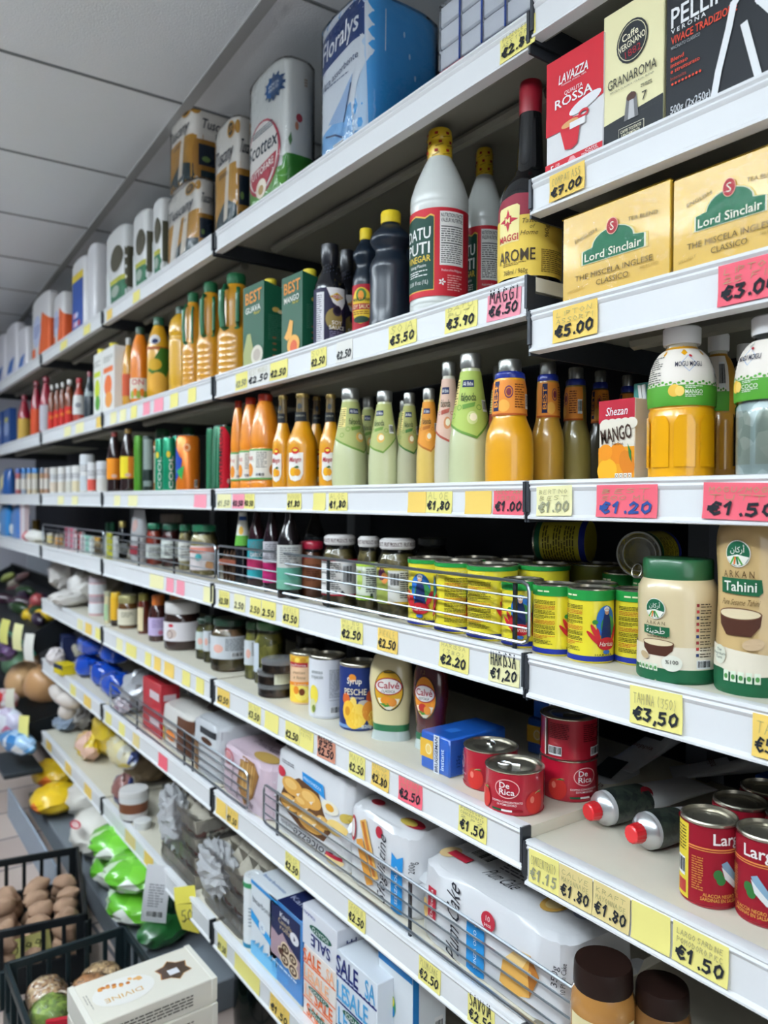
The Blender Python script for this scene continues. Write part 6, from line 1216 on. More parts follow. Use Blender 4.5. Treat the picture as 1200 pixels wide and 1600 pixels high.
# yeast packs (blue)
def lf_br(L, w, h):
    L.rect(-w * .5, h * .32, -w * .05, h * .80, P('d9a93a'), 1); L.ell(-w * .2, h * .56, w * .12, h * .16, P('e3c26a'), 2); L.ring(-w * .2, h * .56, w * .10, h * .13, w * .02, P('f0e6c4'), 3); L.rect(-w * .02, 0, w * .17, h, P('dfe4ee'), 2); L.text('BRUGGEMAN', w * .075, h * .5, w * .10, P('17264a'), 4, w=h * .92, rot=90, b=.04); L.text('instant', w * .28, h * .42, w * .12, P('cfe0f0'), 4, w=h * .55, rot=90, b=.03)
def lr_br(L, d, h): L.text('125g', -d * .36, h * .4, h * .12, P('12264a'), 3, rot=90); L.bars(-d * .18, h * .2, d * .12, h * .72, 2); L.rect(d * .14, h * .2, d * .22, h * .72, P('d9c23a'), 2)
def brug(x, y, z, rz, w, d, h, label):
    t = thing('yeast_pack', label, 'box', (x, y, z), rz, 'blue yeast packs'); m = M('1a55b0', .32, 0, .4, bump=.15, bscale=60)
    mb = MB(); box(mb, -w / 2, w / 2, -d / 2, d / 2, 0, h, m, .003); mb.build('pack', t); prints(t, (front(0, -d / 2, 0), lf_br, w, h), (right(w / 2, 0, 0), lr_br, d, h), (topm(0, 0, h), lambda L, w, d: L.rect(-w * .1, -d * .3, w * .15, -d * .1, P('2a6ac0'), 1), w, d))
    return t
q = onz(686, 1212, z5); q2 = onz(660, 1180, z5)
b0 = onz(657, 1197, z5); b1 = onz(702, 1217, z5); bd = (b1 - b0).normalized(); bn = Vector((-bd.y, bd.x, 0)); bw = (b1 - b0).length; bc = (b0 + b1) / 2 + bn * .0675
brug(bc.x, bc.y, z5, math.degrees(math.atan2(bd.y, bd.x)), bw, .135, .066, 'blue yeast pack lying in front, barcode on its end')
brug(-.985, .315, z5, 10, .075, .12, .066, 'blue yeast pack lying behind, under the upright one')
brug(-.975, .315, z5 + .0665, 10, .075, .11, .105, 'blue yeast pack stacked higher, white strip in the shadow')
# tomato cans
def l_rica(L, R, h):
    L.ring(0, h * .62, R * .42, h * .22, R * .03, P('e6b9b4'), 3, 26); L.text('De', -R * .08, h * .70, h * .13, P('f0ecea'), 4, w=R * .34, b=.04); L.text('Rica', R * .0, h * .55, h * .13, P('f0ecea'), 4, w=R * .52, b=.04)
    L.text('DOPPIO CONCENTRATO', 0, h * .32, h * .045, P('f0ecea'), 4, w=R * 1.05, b=.02); L.text('DI POMODORO', 0, h * .255, h * .045, P('f0ecea'), 4, w=R * .66, b=.02)
    for u, c in ((-.36, '1f5a3a'), (0, 'ece8e6'), (.36, '8a1420')): L.rect(R * (u - .18), h * .10, R * (u + .18), h * .145, P(c), 3)
    for s_ in (-1, 1):
        L.ell(s_ * R * .98, h * .30, R * .34, h * .26, P('c0302a'), 2, 24); L.ell(s_ * R * .98 - R * .12, h * .38, R * .08, h * .08, P('d97a6a'), 3); 
        for k in range(5): L.poly([(s_ * R * .98, h * .52), (s_ * R * .98 + R * .3 * math.cos(.6 * k - .2), h * .52 + h * .05 * math.sin(1.2 * k)), (s_ * R * .98 + R * .1, h * .56)], P('c9c08a' if k % 2 else '4a7a34'), 3)
    for s_ in (1, -1):
        u = s_ * R * 2.0; L.rect(u - R * .03, h * .06, u + R * .03, h * .94, P('e6dcd8'), 3); L.rect(u + R * .04, h * .06, u + R * .1, h * .94, P('2a3a2c'), 3)
    L.fine(R * 2.2, h * .5, R * 2.9, h * .88, 9, P('4a1018'), 3); L.bars(R * 2.15, h * .1, R * 2.65, h * .32, 3); L.fine(-R * 2.9, h * .45, -R * 2.15, h * .88, 9, P('4a1018'), 3); L.bars(-R * 2.6, h * .1, -R * 2.1, h * .32, 3)
RED = M('a8142a', .3, 0, .4)
pA = plc(758, 849, 1176, z5, yb=1276)
def p5b(a, b, t_, yb): return plc(a, b, t_, z5, yb=yb)
can5(pA, 'red tomato paste can in front, white emblem facing out', RED, l_rica, -.25, 'red tomato paste cans', tab=True)
R5, h5 = pA[3], pA[4]
pB = plc(720, 802, 1148, z5, yb=1238); can5((pB[0] + .004, pB[1] + .004, z5, R5, h5), 'red tomato paste can left of the front one, tomato picture showing', RED, l_rica, -1, 'red tomato paste cans', tab=True)
xc, yc = pA[0] + .012, pA[1] + R5 * 2.1 + .018
can5((xc, yc, z5, R5, h5), 'lower red tomato paste can of the stack behind', RED, l_rica, .55, 'red tomato paste cans')
can5((xc + .001, yc - .002, z5 + h5 * 1.003, R5, h5), 'upper red tomato paste can of the stack behind, barcode showing', RED, l_rica, -2.5 + 1.5, 'red tomato paste cans', tab=True).rotation_euler[2] += math.radians(-75)
# flat tins stack, olives, pickles, spreads
def flat_tin(pl, label, lidc, band=None):
    x, y, z, R, h = pl; t = thing('flat_tin', label, 'tub', (x, y, z), facing(x, y, 0), 'stacked flat clear tubs')
    mb = MB(); lathe(mb, [(R * .9, h * .04), (R * .94, h * .1), (R * .94, h * .7), (0, h * .7)], MM(['2a201c', '5a4438', '3a2c24'], 90), 22); mb.build('contents', t)
    mb = MB(); lathe(mb, [(R * .93, 0), (R * .97, h * .05), (R * .97, h * .72)], CLEAR('e6e4e0'), 24); mb.build('tub', t)
    mb = MB(); lathe(mb, [(R * .99, h * .66), (R, h * .68), (R, h * .95), (R * .94, h)], CLEAR('d9dadd', bump=.3, cover=.18), 24); mb.build('lid', t)
    if band: L = Lab(cylmap(R * 1.005)); L.rect(-R * .1, h * .08, R * 1.4, h * .95, P('d3d4c0'), 1); L.fine(R * .05, h * .2, R * 1.2, h * .85, 6, P('b0b29a'), 2); L.build('label', t)
pF = plc(402, 462, 1040, z5, yb=1092); hF = .030
for k, (dx, lb) in enumerate(((0, 'bottom flat clear tub of dark paste, in a stack of three'), (-.002, 'middle flat clear tub with pale paper label, in a stack of three'), (.02, 'top flat clear tub of dark paste, shifted on its stack'))):
    flat_tin((pF[0] + dx, pF[1], z5 + k * (hF * 1.02), pF[3], hF), lb, 0, k == 1)
def lw(c='c9ced2', lo=.25, hi=.68): return lambda L, R, h: (L.rect(-R * 1.55, h * lo, R * 1.55, h * hi, P(c), 1), L.fine(-R * .2, h * (lo + .16), R * 1.1, h * (hi - .03), 7, P('5a6068'), 2), L.bars(R * .1, h * (lo + .03), R * .7, h * (lo + .13)), L.ell(-R * .6, h * (lo + .2), R * .3, h * .08, P('d9a89a'), 2))
def j5(a, b, t_, yb, lb, cols, lid, lab=None, kind='v', scale=60, q=0, n=24): return jar(plc(a, b, t_, z5, yb=yb), lb, cols, lid, lab, q, 'glass jars on the fifth shelf', scale, n=n, kind=kind)
j5(397, 446, 962, 1072, 'tall jar of green olives with green lid', ['6a6a2a', '94903c', 'a8a24a', '55561f'], '2f6a34', lambda L, R, h: L.rect(-R * 1.5, h * .2, -R * .75, h * .66, P('c3ccd4'), 1), scale=42)
j5(382, 410, 966, 1062, 'jar of green olives with white label behind the tall olive jar', ['6a6a2a', '94903c'], '2f5a34', lw(), scale=42)
j5(329, 390, 956, 1051, 'wide pickle jar with white barcode label, mixed vegetables below', ['4a3a1c', '6a5a2a', '3a3418', '8a6a4a'], '1f3a2c', lw(), scale=55, q=-.05)
j5(318, 338, 958, 1036, 'slim pickle jar squeezed beside the wide barcode one', ['4a4a24', '6a6430'], '1f3a2c', lw())
j5(306, 337, 960, 1031, 'pickle jar with white label left of the wide barcode one', ['5a5a28', '7a7434', '3a3c1c'], '1f3a2c', lw('bfc9c6'), scale=50)
rnd('glass_jar', 'dark shaded jar lid behind the pineapple can', 'jar', plc(462, 510, 985, z5, g=.20), [('body', X('14161a', .1, 1), [(.9, 0), (1, .05), (1, .75), (.85, .82)]), ('lid', X('1c2026', .3), [(.9, .82), (.9, .98), (.8, 1)])], None, n=20)
def l_nut(L, R, h): L.rect(-R * 1.6, h * .20, R * 1.6, h * .60, P('e6e2e6'), 1); L.ell(-R * .55, h * .53, R * .16, h * .035, P('b8283a'), 2); L.ell(-R * .5, h * .36, R * .3, h * .1, P('c9b8b0'), 2); L.ring(-R * .62, h * .34, R * .2, h * .09, R * .04, P('5a2f2a'), 3)
rnd('spread_jar', 'big brown hazelnut spread jar with white lid', 'jar', plc(256, 313, 932, z5, yb=1017), [('jar', X('2f1d18', .12, 1), [(.88, 0), (.98, .02), (1, .08), (1, .62), (.97, .70), (.88, .77)]), ('lid', M('dcdad8', .4), [(.93, .765), (.95, .78), (.95, .97), (.9, 1)])], l_nut, -.1, n=28)
def l_lil(c): return lambda L, R, h: (L.rect(-R * 1.5, h * .13, R * 1.5, h * .52, P(c), 1), L.fine(-R * .6, h * .3, R * .6, h * .48, 4, P('7a6a9a'), 2), L.ell(R * .3, h * .2, R * .25, h * .05, P('b86a8a'), 2))
HB = [(.92, 0), (1, .03), (1, .56), (.86, .70), (.6, .80)]
rnd('syrup_bottle', 'dark honey bottle with lilac label and orange cap', 'bottle', plc(232, 262, 925, z5, yb=1003), [('bottle', X('3a1c18', .1, 1), HB), ('cap', X('c0641c', .4), [(.66, .78), (.68, .8), (.66, .98), (.6, 1)])], l_lil('b9a8cc'), -.05)
rnd('syrup_bottle', 'honey bottle behind with orange cap, above the white lid', 'bottle', plc(260, 295, 924, z5, g=.16), [('bottle', X('2a1614', .1, 1), HB), ('cap', X('b85c1a', .4), [(.66, .78), (.68, .8), (.66, .98), (.6, 1)])], None)
rnd('honey_jar', 'slim amber jar with brass lid and pale upright label', 'jar', plc(215, 234, 924, z5, yb=991), [('jar', X('5a2418', .1, 1), [(.9, 0), (1, .04), (1, .74), (.8, .83)]), ('lid', M('8a8040', .35, .5), [(.86, .82), (.88, .84), (.88, .97), (.8, 1)])], lambda L, R, h: L.rect(-R * 1.2, h * .08, -R * .1, h * .66, P('e0cfa8'), 1), 0)
rnd('honey_jar', 'squat honey jar with gold lid and cream label', 'jar', plc(184, 216, 925, z5, yb=983), [('jar', X('5a3a1c', .1, 1), [(.9, 0), (1, .05), (1, .62), (.95, .72), (.86, .78)]), ('lid', M('a09a6a', .35, .4), [(.93, .77), (.95, .79), (.95, .96), (.88, 1)])], lambda L, R, h: (L.rect(-R * 1.5, h * .12, R * 1.5, h * .60, P('d8d2bc'), 1), L.fine(-R * .7, h * .35, R * .5, h * .52, 3, P('5a5438'), 2)), 0)
rnd('honey_jar', 'yellow-wrapped dark jar beside the squat honey jar', 'jar', plc(173, 189, 923, z5, yb=978), [('jar', X('2a1c14', .1, 1), [(.9, 0), (1, .05), (1, .8)]), ('lid', X('d9b02a', .35), [(1.0, .8), (1.0, .97), (.9, 1)])], lambda L, R, h: L.rect(-R * 1.5, h * .18, R * 1.5, h * .85, P('d9a82a'), 1), 0, n=16)
rnd('glass_jar', 'pale green and orange tube jar at the bay joint', 'jar', plc(163, 174, 922, z5, yb=974), [('jar', X('d0c49a', .3), [(.9, 0), (1, .05), (1, .85)]), ('lid', X('a9a890', .35), [(1, .85), (1, 1)])], lambda L, R, h: L.rect(-R * 1.4, h * .1, 0, h * .6, P('a9c49a'), 1), 0, n=14)
for k, (zz, lb) in enumerate(((0, 'lower pink and white little jar of the far stack'), (.078, 'upper white little jar of the far stack'))):
    pl = plc(142, 163, 945, z5, yb=962); rnd('small_jar', lb, 'jar', (pl[0], pl[1], z5 + zz, .034, .077), [('jar', M('c9a0a4', .4), [(.95, 0), (1, .05), (1, .72)]), ('lid', M('a89ea4', .4), [(1.0, .72), (1.0, .96), (.9, 1)])], lambda L, R, h: L.rect(-R * 1.5, h * .12, R * 1.5, h * .66, P('dfe1e4'), 1), 0, n=16)
# ---------------------------------------------------------------- tubes and sardine cans, nearest bay
def paste_tube(x, y, z, yaw, L_, R, label, pitch=0, roll=0):
    t = thing('paste_tube', label, 'tube', (x, y, z), 0, 'metal paste tubes'); t.rotation_euler = (math.radians(roll), math.radians(pitch), math.radians(yaw))
    # axis along +x, cap at the origin end
    secs = [(0, R * .97, R * .97, 2), (L_ * .12, R, R, 2), (L_ * .5, R * 1.06, R * .72, 2), (L_ * .8, R * 1.2, R * .36, 2.2), (L_ * .98, R * 1.32, R * .05, 4), (L_, R * 1.32, R * .04, 4)]
    def body(m, a, b, off, name, lr=None):
        mb = MB(); vs = []; n = 28; ss = [a + (b - a) * k / 7 for k in range(8)]
        f = loftmap(secs)
        for s_ in ss:
            for p_, q_ in zip(secs, secs[1:]):
                if s_ <= q_[0] + 1e-9: break
            tt = (s_ - p_[0]) / max(1e-9, q_[0] - p_[0]); hw, hd, e = (p_[i] + (q_[i] - p_[i]) * tt for i in (1, 2, 3))
            for k in range(n): u, v = sel(hw + off, hd + off, e, k, n); vs.append((s_, u, v))
        fs = [(i * n + k, i * n + (k + 1) % n, (i + 1) * n + (k + 1) % n, (i + 1) * n + k) for i in range(7) for k in range(n)]
        mb.add(vs, fs, m); return mb
    mb = body(M('d3d5d8', .35), 0, L_, 0, 'tube'); mb.build('tube', t)
    body(MM(['141a1c', '28322c', '3a4438', '141a1c'], 150, .4, .5), L_ * .03, L_ * .37, .0006, 'label').build('label', t)
    vs = []; n = 18
    mb2 = MB(); 
    for k in range(n): a = 2 * math.pi * k / n; ph = .75 + .42 * math.sin(a); vs.append((L_ * .34 + R * .42 * math.cos(a), -(R * .9 + .0022) * math.cos(ph), (R * .88 + .0022) * math.sin(ph)))
    mb2.add(vs, [tuple(range(n))], M('8a1f2c', .5)); mb2.build('badge', t)
    mb = MB(); n = 26; vs = []; rings = ((0, R * .97), (-.004, R * .9), (-R * .55, R * .36), (-R * .56, R * .2))
    for xx, r in rings: vs += [(xx, r * math.cos(2 * math.pi * k / n), r * math.sin(2 * math.pi * k / n)) for k in range(n)]
    mb.add(vs, [(i * n + (k + 1) % n, i * n + k, (i + 1) * n + k, (i + 1) * n + (k + 1) % n) for i in range(3) for k in range(n)], M('cfd2d4', .28, .7)); mb.build('shoulder', t)
    mb = MB(); vs = []; x0 = -R * .50; n = 32
    for xx, r in ((x0, R * .50), (x0 - R * .1, R * .53), (x0 - R * .62, R * .47), (x0 - R * .68, R * .40)):
        vs += [(xx, r * (1 + (.03 if k % 2 else -.03)) * math.cos(2 * math.pi * k / n), r * (1 + (.03 if k % 2 else -.03)) * math.sin(2 * math.pi * k / n)) for k in range(n)]
    mb.add(vs, [(i * n + (k + 1) % n, i * n + k, (i + 1) * n + k, (i + 1) * n + (k + 1) % n) for i in range(3) for k in range(n)] + [tuple(range(3 * n, 4 * n))], M('d5222a', .35, 0, .4)); o = mb.build('cap', t); o['label'] = 'red ribbed screw cap'
    return t
def span(p, q): return math.degrees(math.atan2(q.y - p.y, q.x - p.x)), (q - p).length
c1 = onz(1003, 1331, z50); c2 = onz(934, 1294, z50); e2 = onz(1135, 1243, z50); ya, le = span(c2, e2)
paste_tube(c1.x, c1.y + .010, z50 + .0270, ya, .165, .026, 'front metal paste tube with red cap, badge up', 1)
paste_tube(c2.x, c2.y + .012, z50 + .0270, ya, min(.21, le), .026, 'second metal paste tube with red cap, lying behind the front one', -1)
def crimp(x, y, z, yaw, L_, w, label, tilt=0):
    t = thing('paste_tube', label, 'tube', (x, y, z), yaw, 'metal paste tubes'); mb = MB(); n = 9; vs = []; 
    for i in range(n + 1):
        s_ = i / n; hh = .001 + .020 * s_ ** 1.3; ww = w * (.55 - .08 * s_)
        for k in range(16): u, v = sel(ww, hh, 3 - s_, k, 16); vs.append((s_ * L_, u, v + hh + tilt * s_))
    mb.add(vs, [(i * 16 + k, i * 16 + (k + 1) % 16, (i + 1) * 16 + (k + 1) % 16, (i + 1) * 16 + k) for i in range(n) for k in range(16)] + [tuple(range(16))[::-1], tuple(range(n * 16, n * 16 + 16))], M('cfd2d6', .4, .1, bump=.15, bscale=40)); mb.build('tube', t)
    L = Lab(lambda u, v, o: (L_ * .62 + u, v, .0425 * ((.62 + u / L_) ** 1.3) + .0035 + tilt * (.62 + u / L_) + o)); L.mp.curved = 0
    L.rect(-L_ * .06, -w * .32, L_ * .26, w * .32, M('20282a', .5), 1); L.text('seppia', -L_ * .2, 0, w * .2, P('7a4a4a'), 2, rot=-90); L.build('label', t)
ya, le = span(onz(872, 1255, z50), onz(975, 1212, z50)); c3 = onz(872, 1255, z50); crimp(c3.x + .01, c3.y + .01, z50, ya, min(.17, le), .062, 'silver paste tube lying tail first beside the tomato cans')
c4 = onz(1062, 1330, z50); crimp(c4.x + .01, c4.y + .04, z50, 30, .12, .055, 'silver paste tube with pale tail under the sardine cans')
c5 = onz(965, 1228, z50); crimp(c5.x, c5.y, z50 + .030, ya - 6, .17, .055, 'silver paste tube on top of the heap, tail raised', .02)
crimp(c5.x + .05, c5.y + .08, z50 + .02, 40, .16, .06, 'silver paste tube at the back of the heap', .02)
def l_sar(L, R, h):
    L.rect(-R * 3.1, h * .05, R * 3.1, h * .94, P('8c1324'), 1); L.rect(R * -1.75, h * .05, R * -1.05, h * .94, P('d9c23a'), 2); L.bars(-R * 1.65, h * .3, -R * 1.2, h * .52, 3); L.fine(-R * 1.65, h * .6, -R * 1.15, h * .9, 8, P('5a4a1a'), 3); L.rect(-R * 1.6, h * .1, -R * 1.15, h * .25, P('b03a34'), 3)
    L.text('Largo', R * .45, h * .83, h * .13, P('efe9e6'), 4, w=R * 1.25, b=.04); L.rect(-R * 1.05, h * .70, R * 3.1, h * .715, P('d98a4a'), 3); L.rect(-R * 1.05, h * .675, R * 3.1, h * .685, P('d98a4a'), 3)
    L.poly([(R * .1, h * .55), (R * .3, h * .58), (R * .75, h * .38), (R * 1.1, h * .30), (R * 1.35, h * .33), (R * 1.3, h * .22), (R * 1.0, h * .24), (R * .6, h * .28), (R * .25, h * .42)], P('7a9ab0'), 4); L.poly([(R * .1, h * .52), (R * .7, h * .31), (R * 1.1, h * .26), (R * .6, h * .26), (R * .22, h * .38)], P('d9dcdc'), 5)
    for u, v in ((.1, .36), (.85, .5), (1.0, .55), (.0, .42)): L.ell(R * u, h * v, R * .16, h * .06, P('2f6a34'), 4, rot=40 * u)
    L.ell(R * 1.35, h * .45, R * .2, h * .09, P('b8342c'), 4); L.text('ALACCIA NEGRO', R * .05, h * .17, h * .04, P('d9a04a'), 4, w=R * 1.1); L.text('SARDINAS EN SALSA', R * .05, h * .12, h * .04, P('d9a04a'), 4, w=R * 1.25); L.fine(-R * .9, h * .2, -R * .5, h * .6, 14, P('c07a3a'), 3)
SA = M('8c1324', .3, 0, .4)
pS = plc(1062, 1152, 1257, z50, yb=1421); can5(pS, 'red sardine can with yellow side stripe and letter L', SA, l_sar, .3, 'red sardine cans')
pS2 = plc(1149, 1245, 1292, z50, yb=1452); can5((pS2[0], pS2[1], z50, pS[3], pS[4]), 'red sardine can at the picture edge showing a fish', SA, l_sar, -.55, 'red sardine cans')
for i, (dx, dy, lb) in enumerate(((-.004, .078, 'red sardine can behind the yellow-striped one'), (.062, .086, 'red sardine can behind the edge one'), (-.008, .152, 'dim sardine can third in depth, behind the yellow-striped one'), (.066, .160, 'dim sardine can deep in the corner at the picture edge'))):
    can5((pS[0] + dx, pS[1] + dy, z50, pS[3], pS[4]), lb, SA, l_sar, -1, 'red sardine cans')
brug(-.56, .36, z50, -4, .11, .07, .075, 'dark blue yeast pack deep behind the silver tubes')
# far bay: crumpled white bags
CB = M('d9d6d2', .35, 0, .5, noise=.08, nscale=12, bump=.5, bscale=22)
for i, (px, py, y, rx, rz_, lb) in enumerate(((82, 905, .10, .11, .085, 'crumpled white plastic bag, the tallest at the far end'), (114, 930, .06, .10, .072, 'crumpled white plastic bag in the middle'), (146, 925, .19, .09, .066, 'beige rice bag, rightmost of the white bags'), (84, 955, -.03, .07, .035, 'white plastic bag slumped at the shelf front'))):
    p_ = at(px, py, y); t = thing('plastic_bag', lb, 'bag', (p_.x, y + .06, z5), 0, 'crumpled white bags'); mb = MB(); crumple(mb, (0, 0, rz_ * 1.12), rx, .08, rz_, CB if i != 2 else M('cfc8bc', .4, 0, .3, bump=.4, bscale=20), i + 3, 20, 12, .11); mb.build('bag', t)
# ================================================================ sixth shelf: sweet pastry, bread, coffee
z6, z60, z7 = zl('S6'), zl('S6', 0), zl('S7')
BAGW = M('dedfe2', .32, 0, .45, bump=.35, bscale=26)
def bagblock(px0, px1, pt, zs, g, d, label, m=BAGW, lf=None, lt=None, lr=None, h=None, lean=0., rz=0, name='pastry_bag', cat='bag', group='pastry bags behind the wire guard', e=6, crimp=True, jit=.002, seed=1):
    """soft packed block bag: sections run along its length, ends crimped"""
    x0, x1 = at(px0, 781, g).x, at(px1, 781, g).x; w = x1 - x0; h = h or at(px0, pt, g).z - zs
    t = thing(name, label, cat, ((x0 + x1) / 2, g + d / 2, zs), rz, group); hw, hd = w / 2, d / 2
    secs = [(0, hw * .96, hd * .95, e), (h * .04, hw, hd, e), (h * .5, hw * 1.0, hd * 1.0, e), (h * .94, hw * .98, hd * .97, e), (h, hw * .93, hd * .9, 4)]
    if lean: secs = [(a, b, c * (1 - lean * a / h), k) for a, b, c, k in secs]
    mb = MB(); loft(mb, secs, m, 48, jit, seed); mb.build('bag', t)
    if crimp:
        for sg in (-1, 1):
            mb = MB(); vs = []; n = 12; rr = random.Random(seed + sg)
            for k in range(n + 1):
                for q in (0, 1, 2): vs.append((sg * (hw * .97 + q * .011 + rr.uniform(-.002, .002)), -hd * .8 + 1.6 * hd * k / n + rr.uniform(-.003, .003), h * (.5 + (.40 - .36 * q / 2) * math.sin(6.28 * k / n) * .3) + rr.uniform(-.006, .006) * q))
            mb.add(vs, [(3 * k + q, 3 * k + q + 1, 3 * k + q + 4, 3 * k + q + 3) for k in range(n) for q in (0, 1)], M('d3d5d8', .3, 0, .5)); mb.build('crimped_end', t)
    prints(t, lf and (loftmap(secs, 'f'), lf, w, h), lr and (loftmap(secs, 'r'), lr, d, h), lt and (topm(0, 0, h), lt, w, d), l0=3)
    return t
RD, BL, GD = P('b0283a'), P('2484c4'), P('d2a552')
def lf_plum(L, w, h):
    L.text('Plum Cake', -w * .20, h * .5, h * .24, P('1c1e28'), 4, w=h * .92, rot=90, sh=.35); L.poly([(-w * .10, h * .06), (-w * .04, h * .02), (w * .02, h * .06), (w * .02, h * .66), (-w * .04, h * .60), (-w * .10, h * .66)], BL, 3); L.text('SENZA OLIO', -w * .04, h * .34, h * .05, P('eef2f6'), 5, w=h * .45, rot=90); L.rect(-w * .40, h * .34, -w * .33, h * .72, RD, 3); L.ell(-w * .43, h * .40, w * .03, h * .12, P('d9b06a'), 3); L.text('Dolcezza', -w * .365, h * .53, h * .06, P('f0e9e6'), 5, w=h * .34, rot=90)
    L.ell(w * .04, h * .76, w * .045, h * .11, RD, 3); L.text('10', w * .04, h * .79, h * .06, P('f0e9e6'), 5); L.text('pezzi', w * .04, h * .72, h * .04, P('f0e9e6'), 5)
    L.poly([(w * .12, h * .18), (w * .14, h * .45), (w * .22, h * .66), (w * .30, h * .68), (w * .35, h * .50), (w * .30, h * .22), (w * .2, h * .12)], P('dba653'), 3); L.poly([(w * .14, h * .45), (w * .22, h * .66), (w * .30, h * .68), (w * .26, h * .5)], P('ecc987'), 4); L.poly([(w * .30, h * .68), (w * .35, h * .50), (w * .30, h * .22), (w * .29, h * .45)], P('a86a2c'), 4)
    L.text('350g', w * .42, h * .60, h * .07, P('3a3a40'), 4, w=h * .22, rot=90); L.text('10 Plum Cake', w * .455, h * .60, h * .045, P('3a3a40'), 4, w=h * .32, rot=90)
def lt_plum(L, w, d):
    L.bars(-w * .36, -d * .05, -w * .22, d * .22, 1); L.ell(-w * .42, -d * .15, w * .05, d * .13, P('d9bd8a'), 1); L.rect(-w * .42, -d * .2, -w * .28, -d * .08, RD, 2); L.text('Plum Cake', -w * .05, -d * .12, d * .16, P('1c1e28'), 2, w=w * .2, sh=.3); L.fine(-w * .15, d * .0, w * .1, d * .35, 7, P('6a6a70'), 1); L.fine(-w * .15, d * .36, w * .05, d * .42, 1, RD, 1); L.ell(w * .24, -d * .02, w * .06, d * .2, GD, 1); L.ell(w * .24, -d * .02, w * .04, d * .14, P('e0c486'), 2); L.ell(w * .37, d * .05, w * .05, d * .12, P('9aa0b8'), 1)
bagblock(652, 893, 1378, z6, .02, .17, 'big white plum cake bag with black script, nearest in the guard', lf=lf_plum, lt=lt_plum, h=.135, seed=3)
def lf_sav(L, w, h):
    L.text('Sfogliatine', w * .10, h * .47, h * .16, P('1c1e28'), 4, w=h * .8, rot=90, sh=.35); L.poly([(w * .24, h * .05), (w * .31, h * .02), (w * .38, h * .05), (w * .38, h * .72), (w * .31, h * .67), (w * .24, h * .72)], BL, 3); L.text('SENZA OLIO', w * .31, h * .36, h * .045, P('eef2f6'), 5, w=h * .45, rot=90)
    L.poly([(-w * .25, h * .86), (-w * .16, h * .92), (w * .06, h * .30), (-w * .02, h * .22)], P('d9a95a'), 3); L.poly([(-w * .22, h * .86), (-w * .18, h * .88), (w * .02, h * .30), (-w * .02, h * .28)], P('b5692c'), 4); L.poly([(-w * .30, h * .60), (-w * .20, h * .66), (-w * .02, h * .18), (-w * .12, h * .12)], P('cf8f3c'), 3)
    L.ell(-w * .36, h * .72, w * .05, h * .16, RD, 3); L.ell(-w * .36, h * .72, w * .035, h * .12, P('e9e4e0'), 4); L.ell(w * .05, h * .86, w * .05, h * .07, RD, 3); L.text('200g', w * .45, h * .62, h * .05, P('3a3a40'), 4, rot=90)
def lt_sav(L, w, d):
    L.ell(-w * .28, -d * .25, w * .08, d * .06, RD, 1); L.ell(-w * .05, -d * .02, w * .2, d * .10, P('a97c3a'), 1, rot=15); L.ell(-w * .05, -d * .02, w * .16, d * .05, P('d9b06a'), 2, rot=15); L.text('Sfogliatine', w * .2, d * .15, d * .11, P('1c1e28'), 2, w=w * .4, rot=60, sh=.3); L.ell(w * .28, -d * .28, w * .14, d * .08, RD, 1); L.ell(w * .24, -d * .3, w * .1, d * .06, P('d9c05a'), 2)
bagblock(541, 645, 1262, z6, .025, .20, 'white puff pastry bag with blue ribbon print, next to the plum cake', lf=lf_sav, lt=lt_sav, h=.155, seed=5)
def lf_mad(L, w, h):
    L.poly([(-w * .38, h * .36), (-w * .30, h * .62), (-w * .12, h * .76), (w * .14, h * .74), (w * .22, h * .56), (w * .34, h * .40), (w * .26, h * .24), (-w * .05, h * .22)], P('5a3a22'), 2)
    for u, v, a, b_ in ((-.2, .62, .15, .10), (.05, .60, .15, .10), (-.22, .42, .14, .09), (.08, .36, .18, .11), (.24, .44, .09, .07), (-.05, .50, .10, .06)): L.ell(w * u, h * v, w * a, h * b_, P('c9964a'), 3); L.ell(w * (u - .02), h * (v + .02), w * a * .6, h * b_ * .55, P('dcb26a'), 4)
    for k in range(9): L.poly([(w * (-.25 + .06 * k), h * (.35 + .11 * (k % 3))), (w * (-.20 + .06 * k), h * (.38 + .11 * (k % 3))), (w * (-.22 + .06 * k), h * (.33 + .11 * (k % 3)))], P('e6e0d8'), 6)
    L.ell(w * .30, h * .64, w * .10, h * .07, P('ece6d4'), 4); L.ell(w * .30, h * .64, w * .05, h * .04, P('cf952f'), 5); L.ell(w * .38, h * .46, w * .10, h * .08, P('e6c77a'), 4); L.ell(w * .46, h * .60, w * .05, h * .05, P('b8a04a'), 4)
    L.poly([(-w * .08, h * .86), (w * .2, h * .84), (w * .24, h * .70), (w * .16, h * .72), (-w * .06, h * .76)], BL, 5); L.text('FRESCHEZZA', w * .07, h * .79, h * .03, P('eef2f6'), 7, w=w * .24, rot=-4); L.ell(-w * .38, h * .72, w * .07, h * .06, RD, 4); L.fine(-w * .38, h * .83, -w * .2, h * .88, 2, P('5a5a60'), 4); L.text('Dolcezze', w * .12, h * .13, h * .10, P('1c1e28'), 4, w=w * .5, sh=.3, rot=180); L.text('morbide', -w * .22, h * .15, h * .05, P('1c1e28'), 4, w=w * .2, rot=180); L.ell(w * .38, h * .11, w * .09, h * .05, P('d9c08a'), 4); L.rect(w * .30, h * .13, w * .46, h * .17, RD, 5)
bagblock(422, 538, 1178, z6, .02, .13, 'clear-windowed bag of round sponge cakes standing upright', lf=lf_mad, h=.185, lean=.25, seed=7, lt=lambda L, w, d: (L.rect(-w * .25, -d * .1, w * .1, d * .1, P('4a4438'), 1), L.rect(w * .15, -d * .1, w * .4, d * .0, P('6a3a2a'), 1)))
PINK = M('c9b4bf', .35, 0, .4, bump=.3, bscale=28)
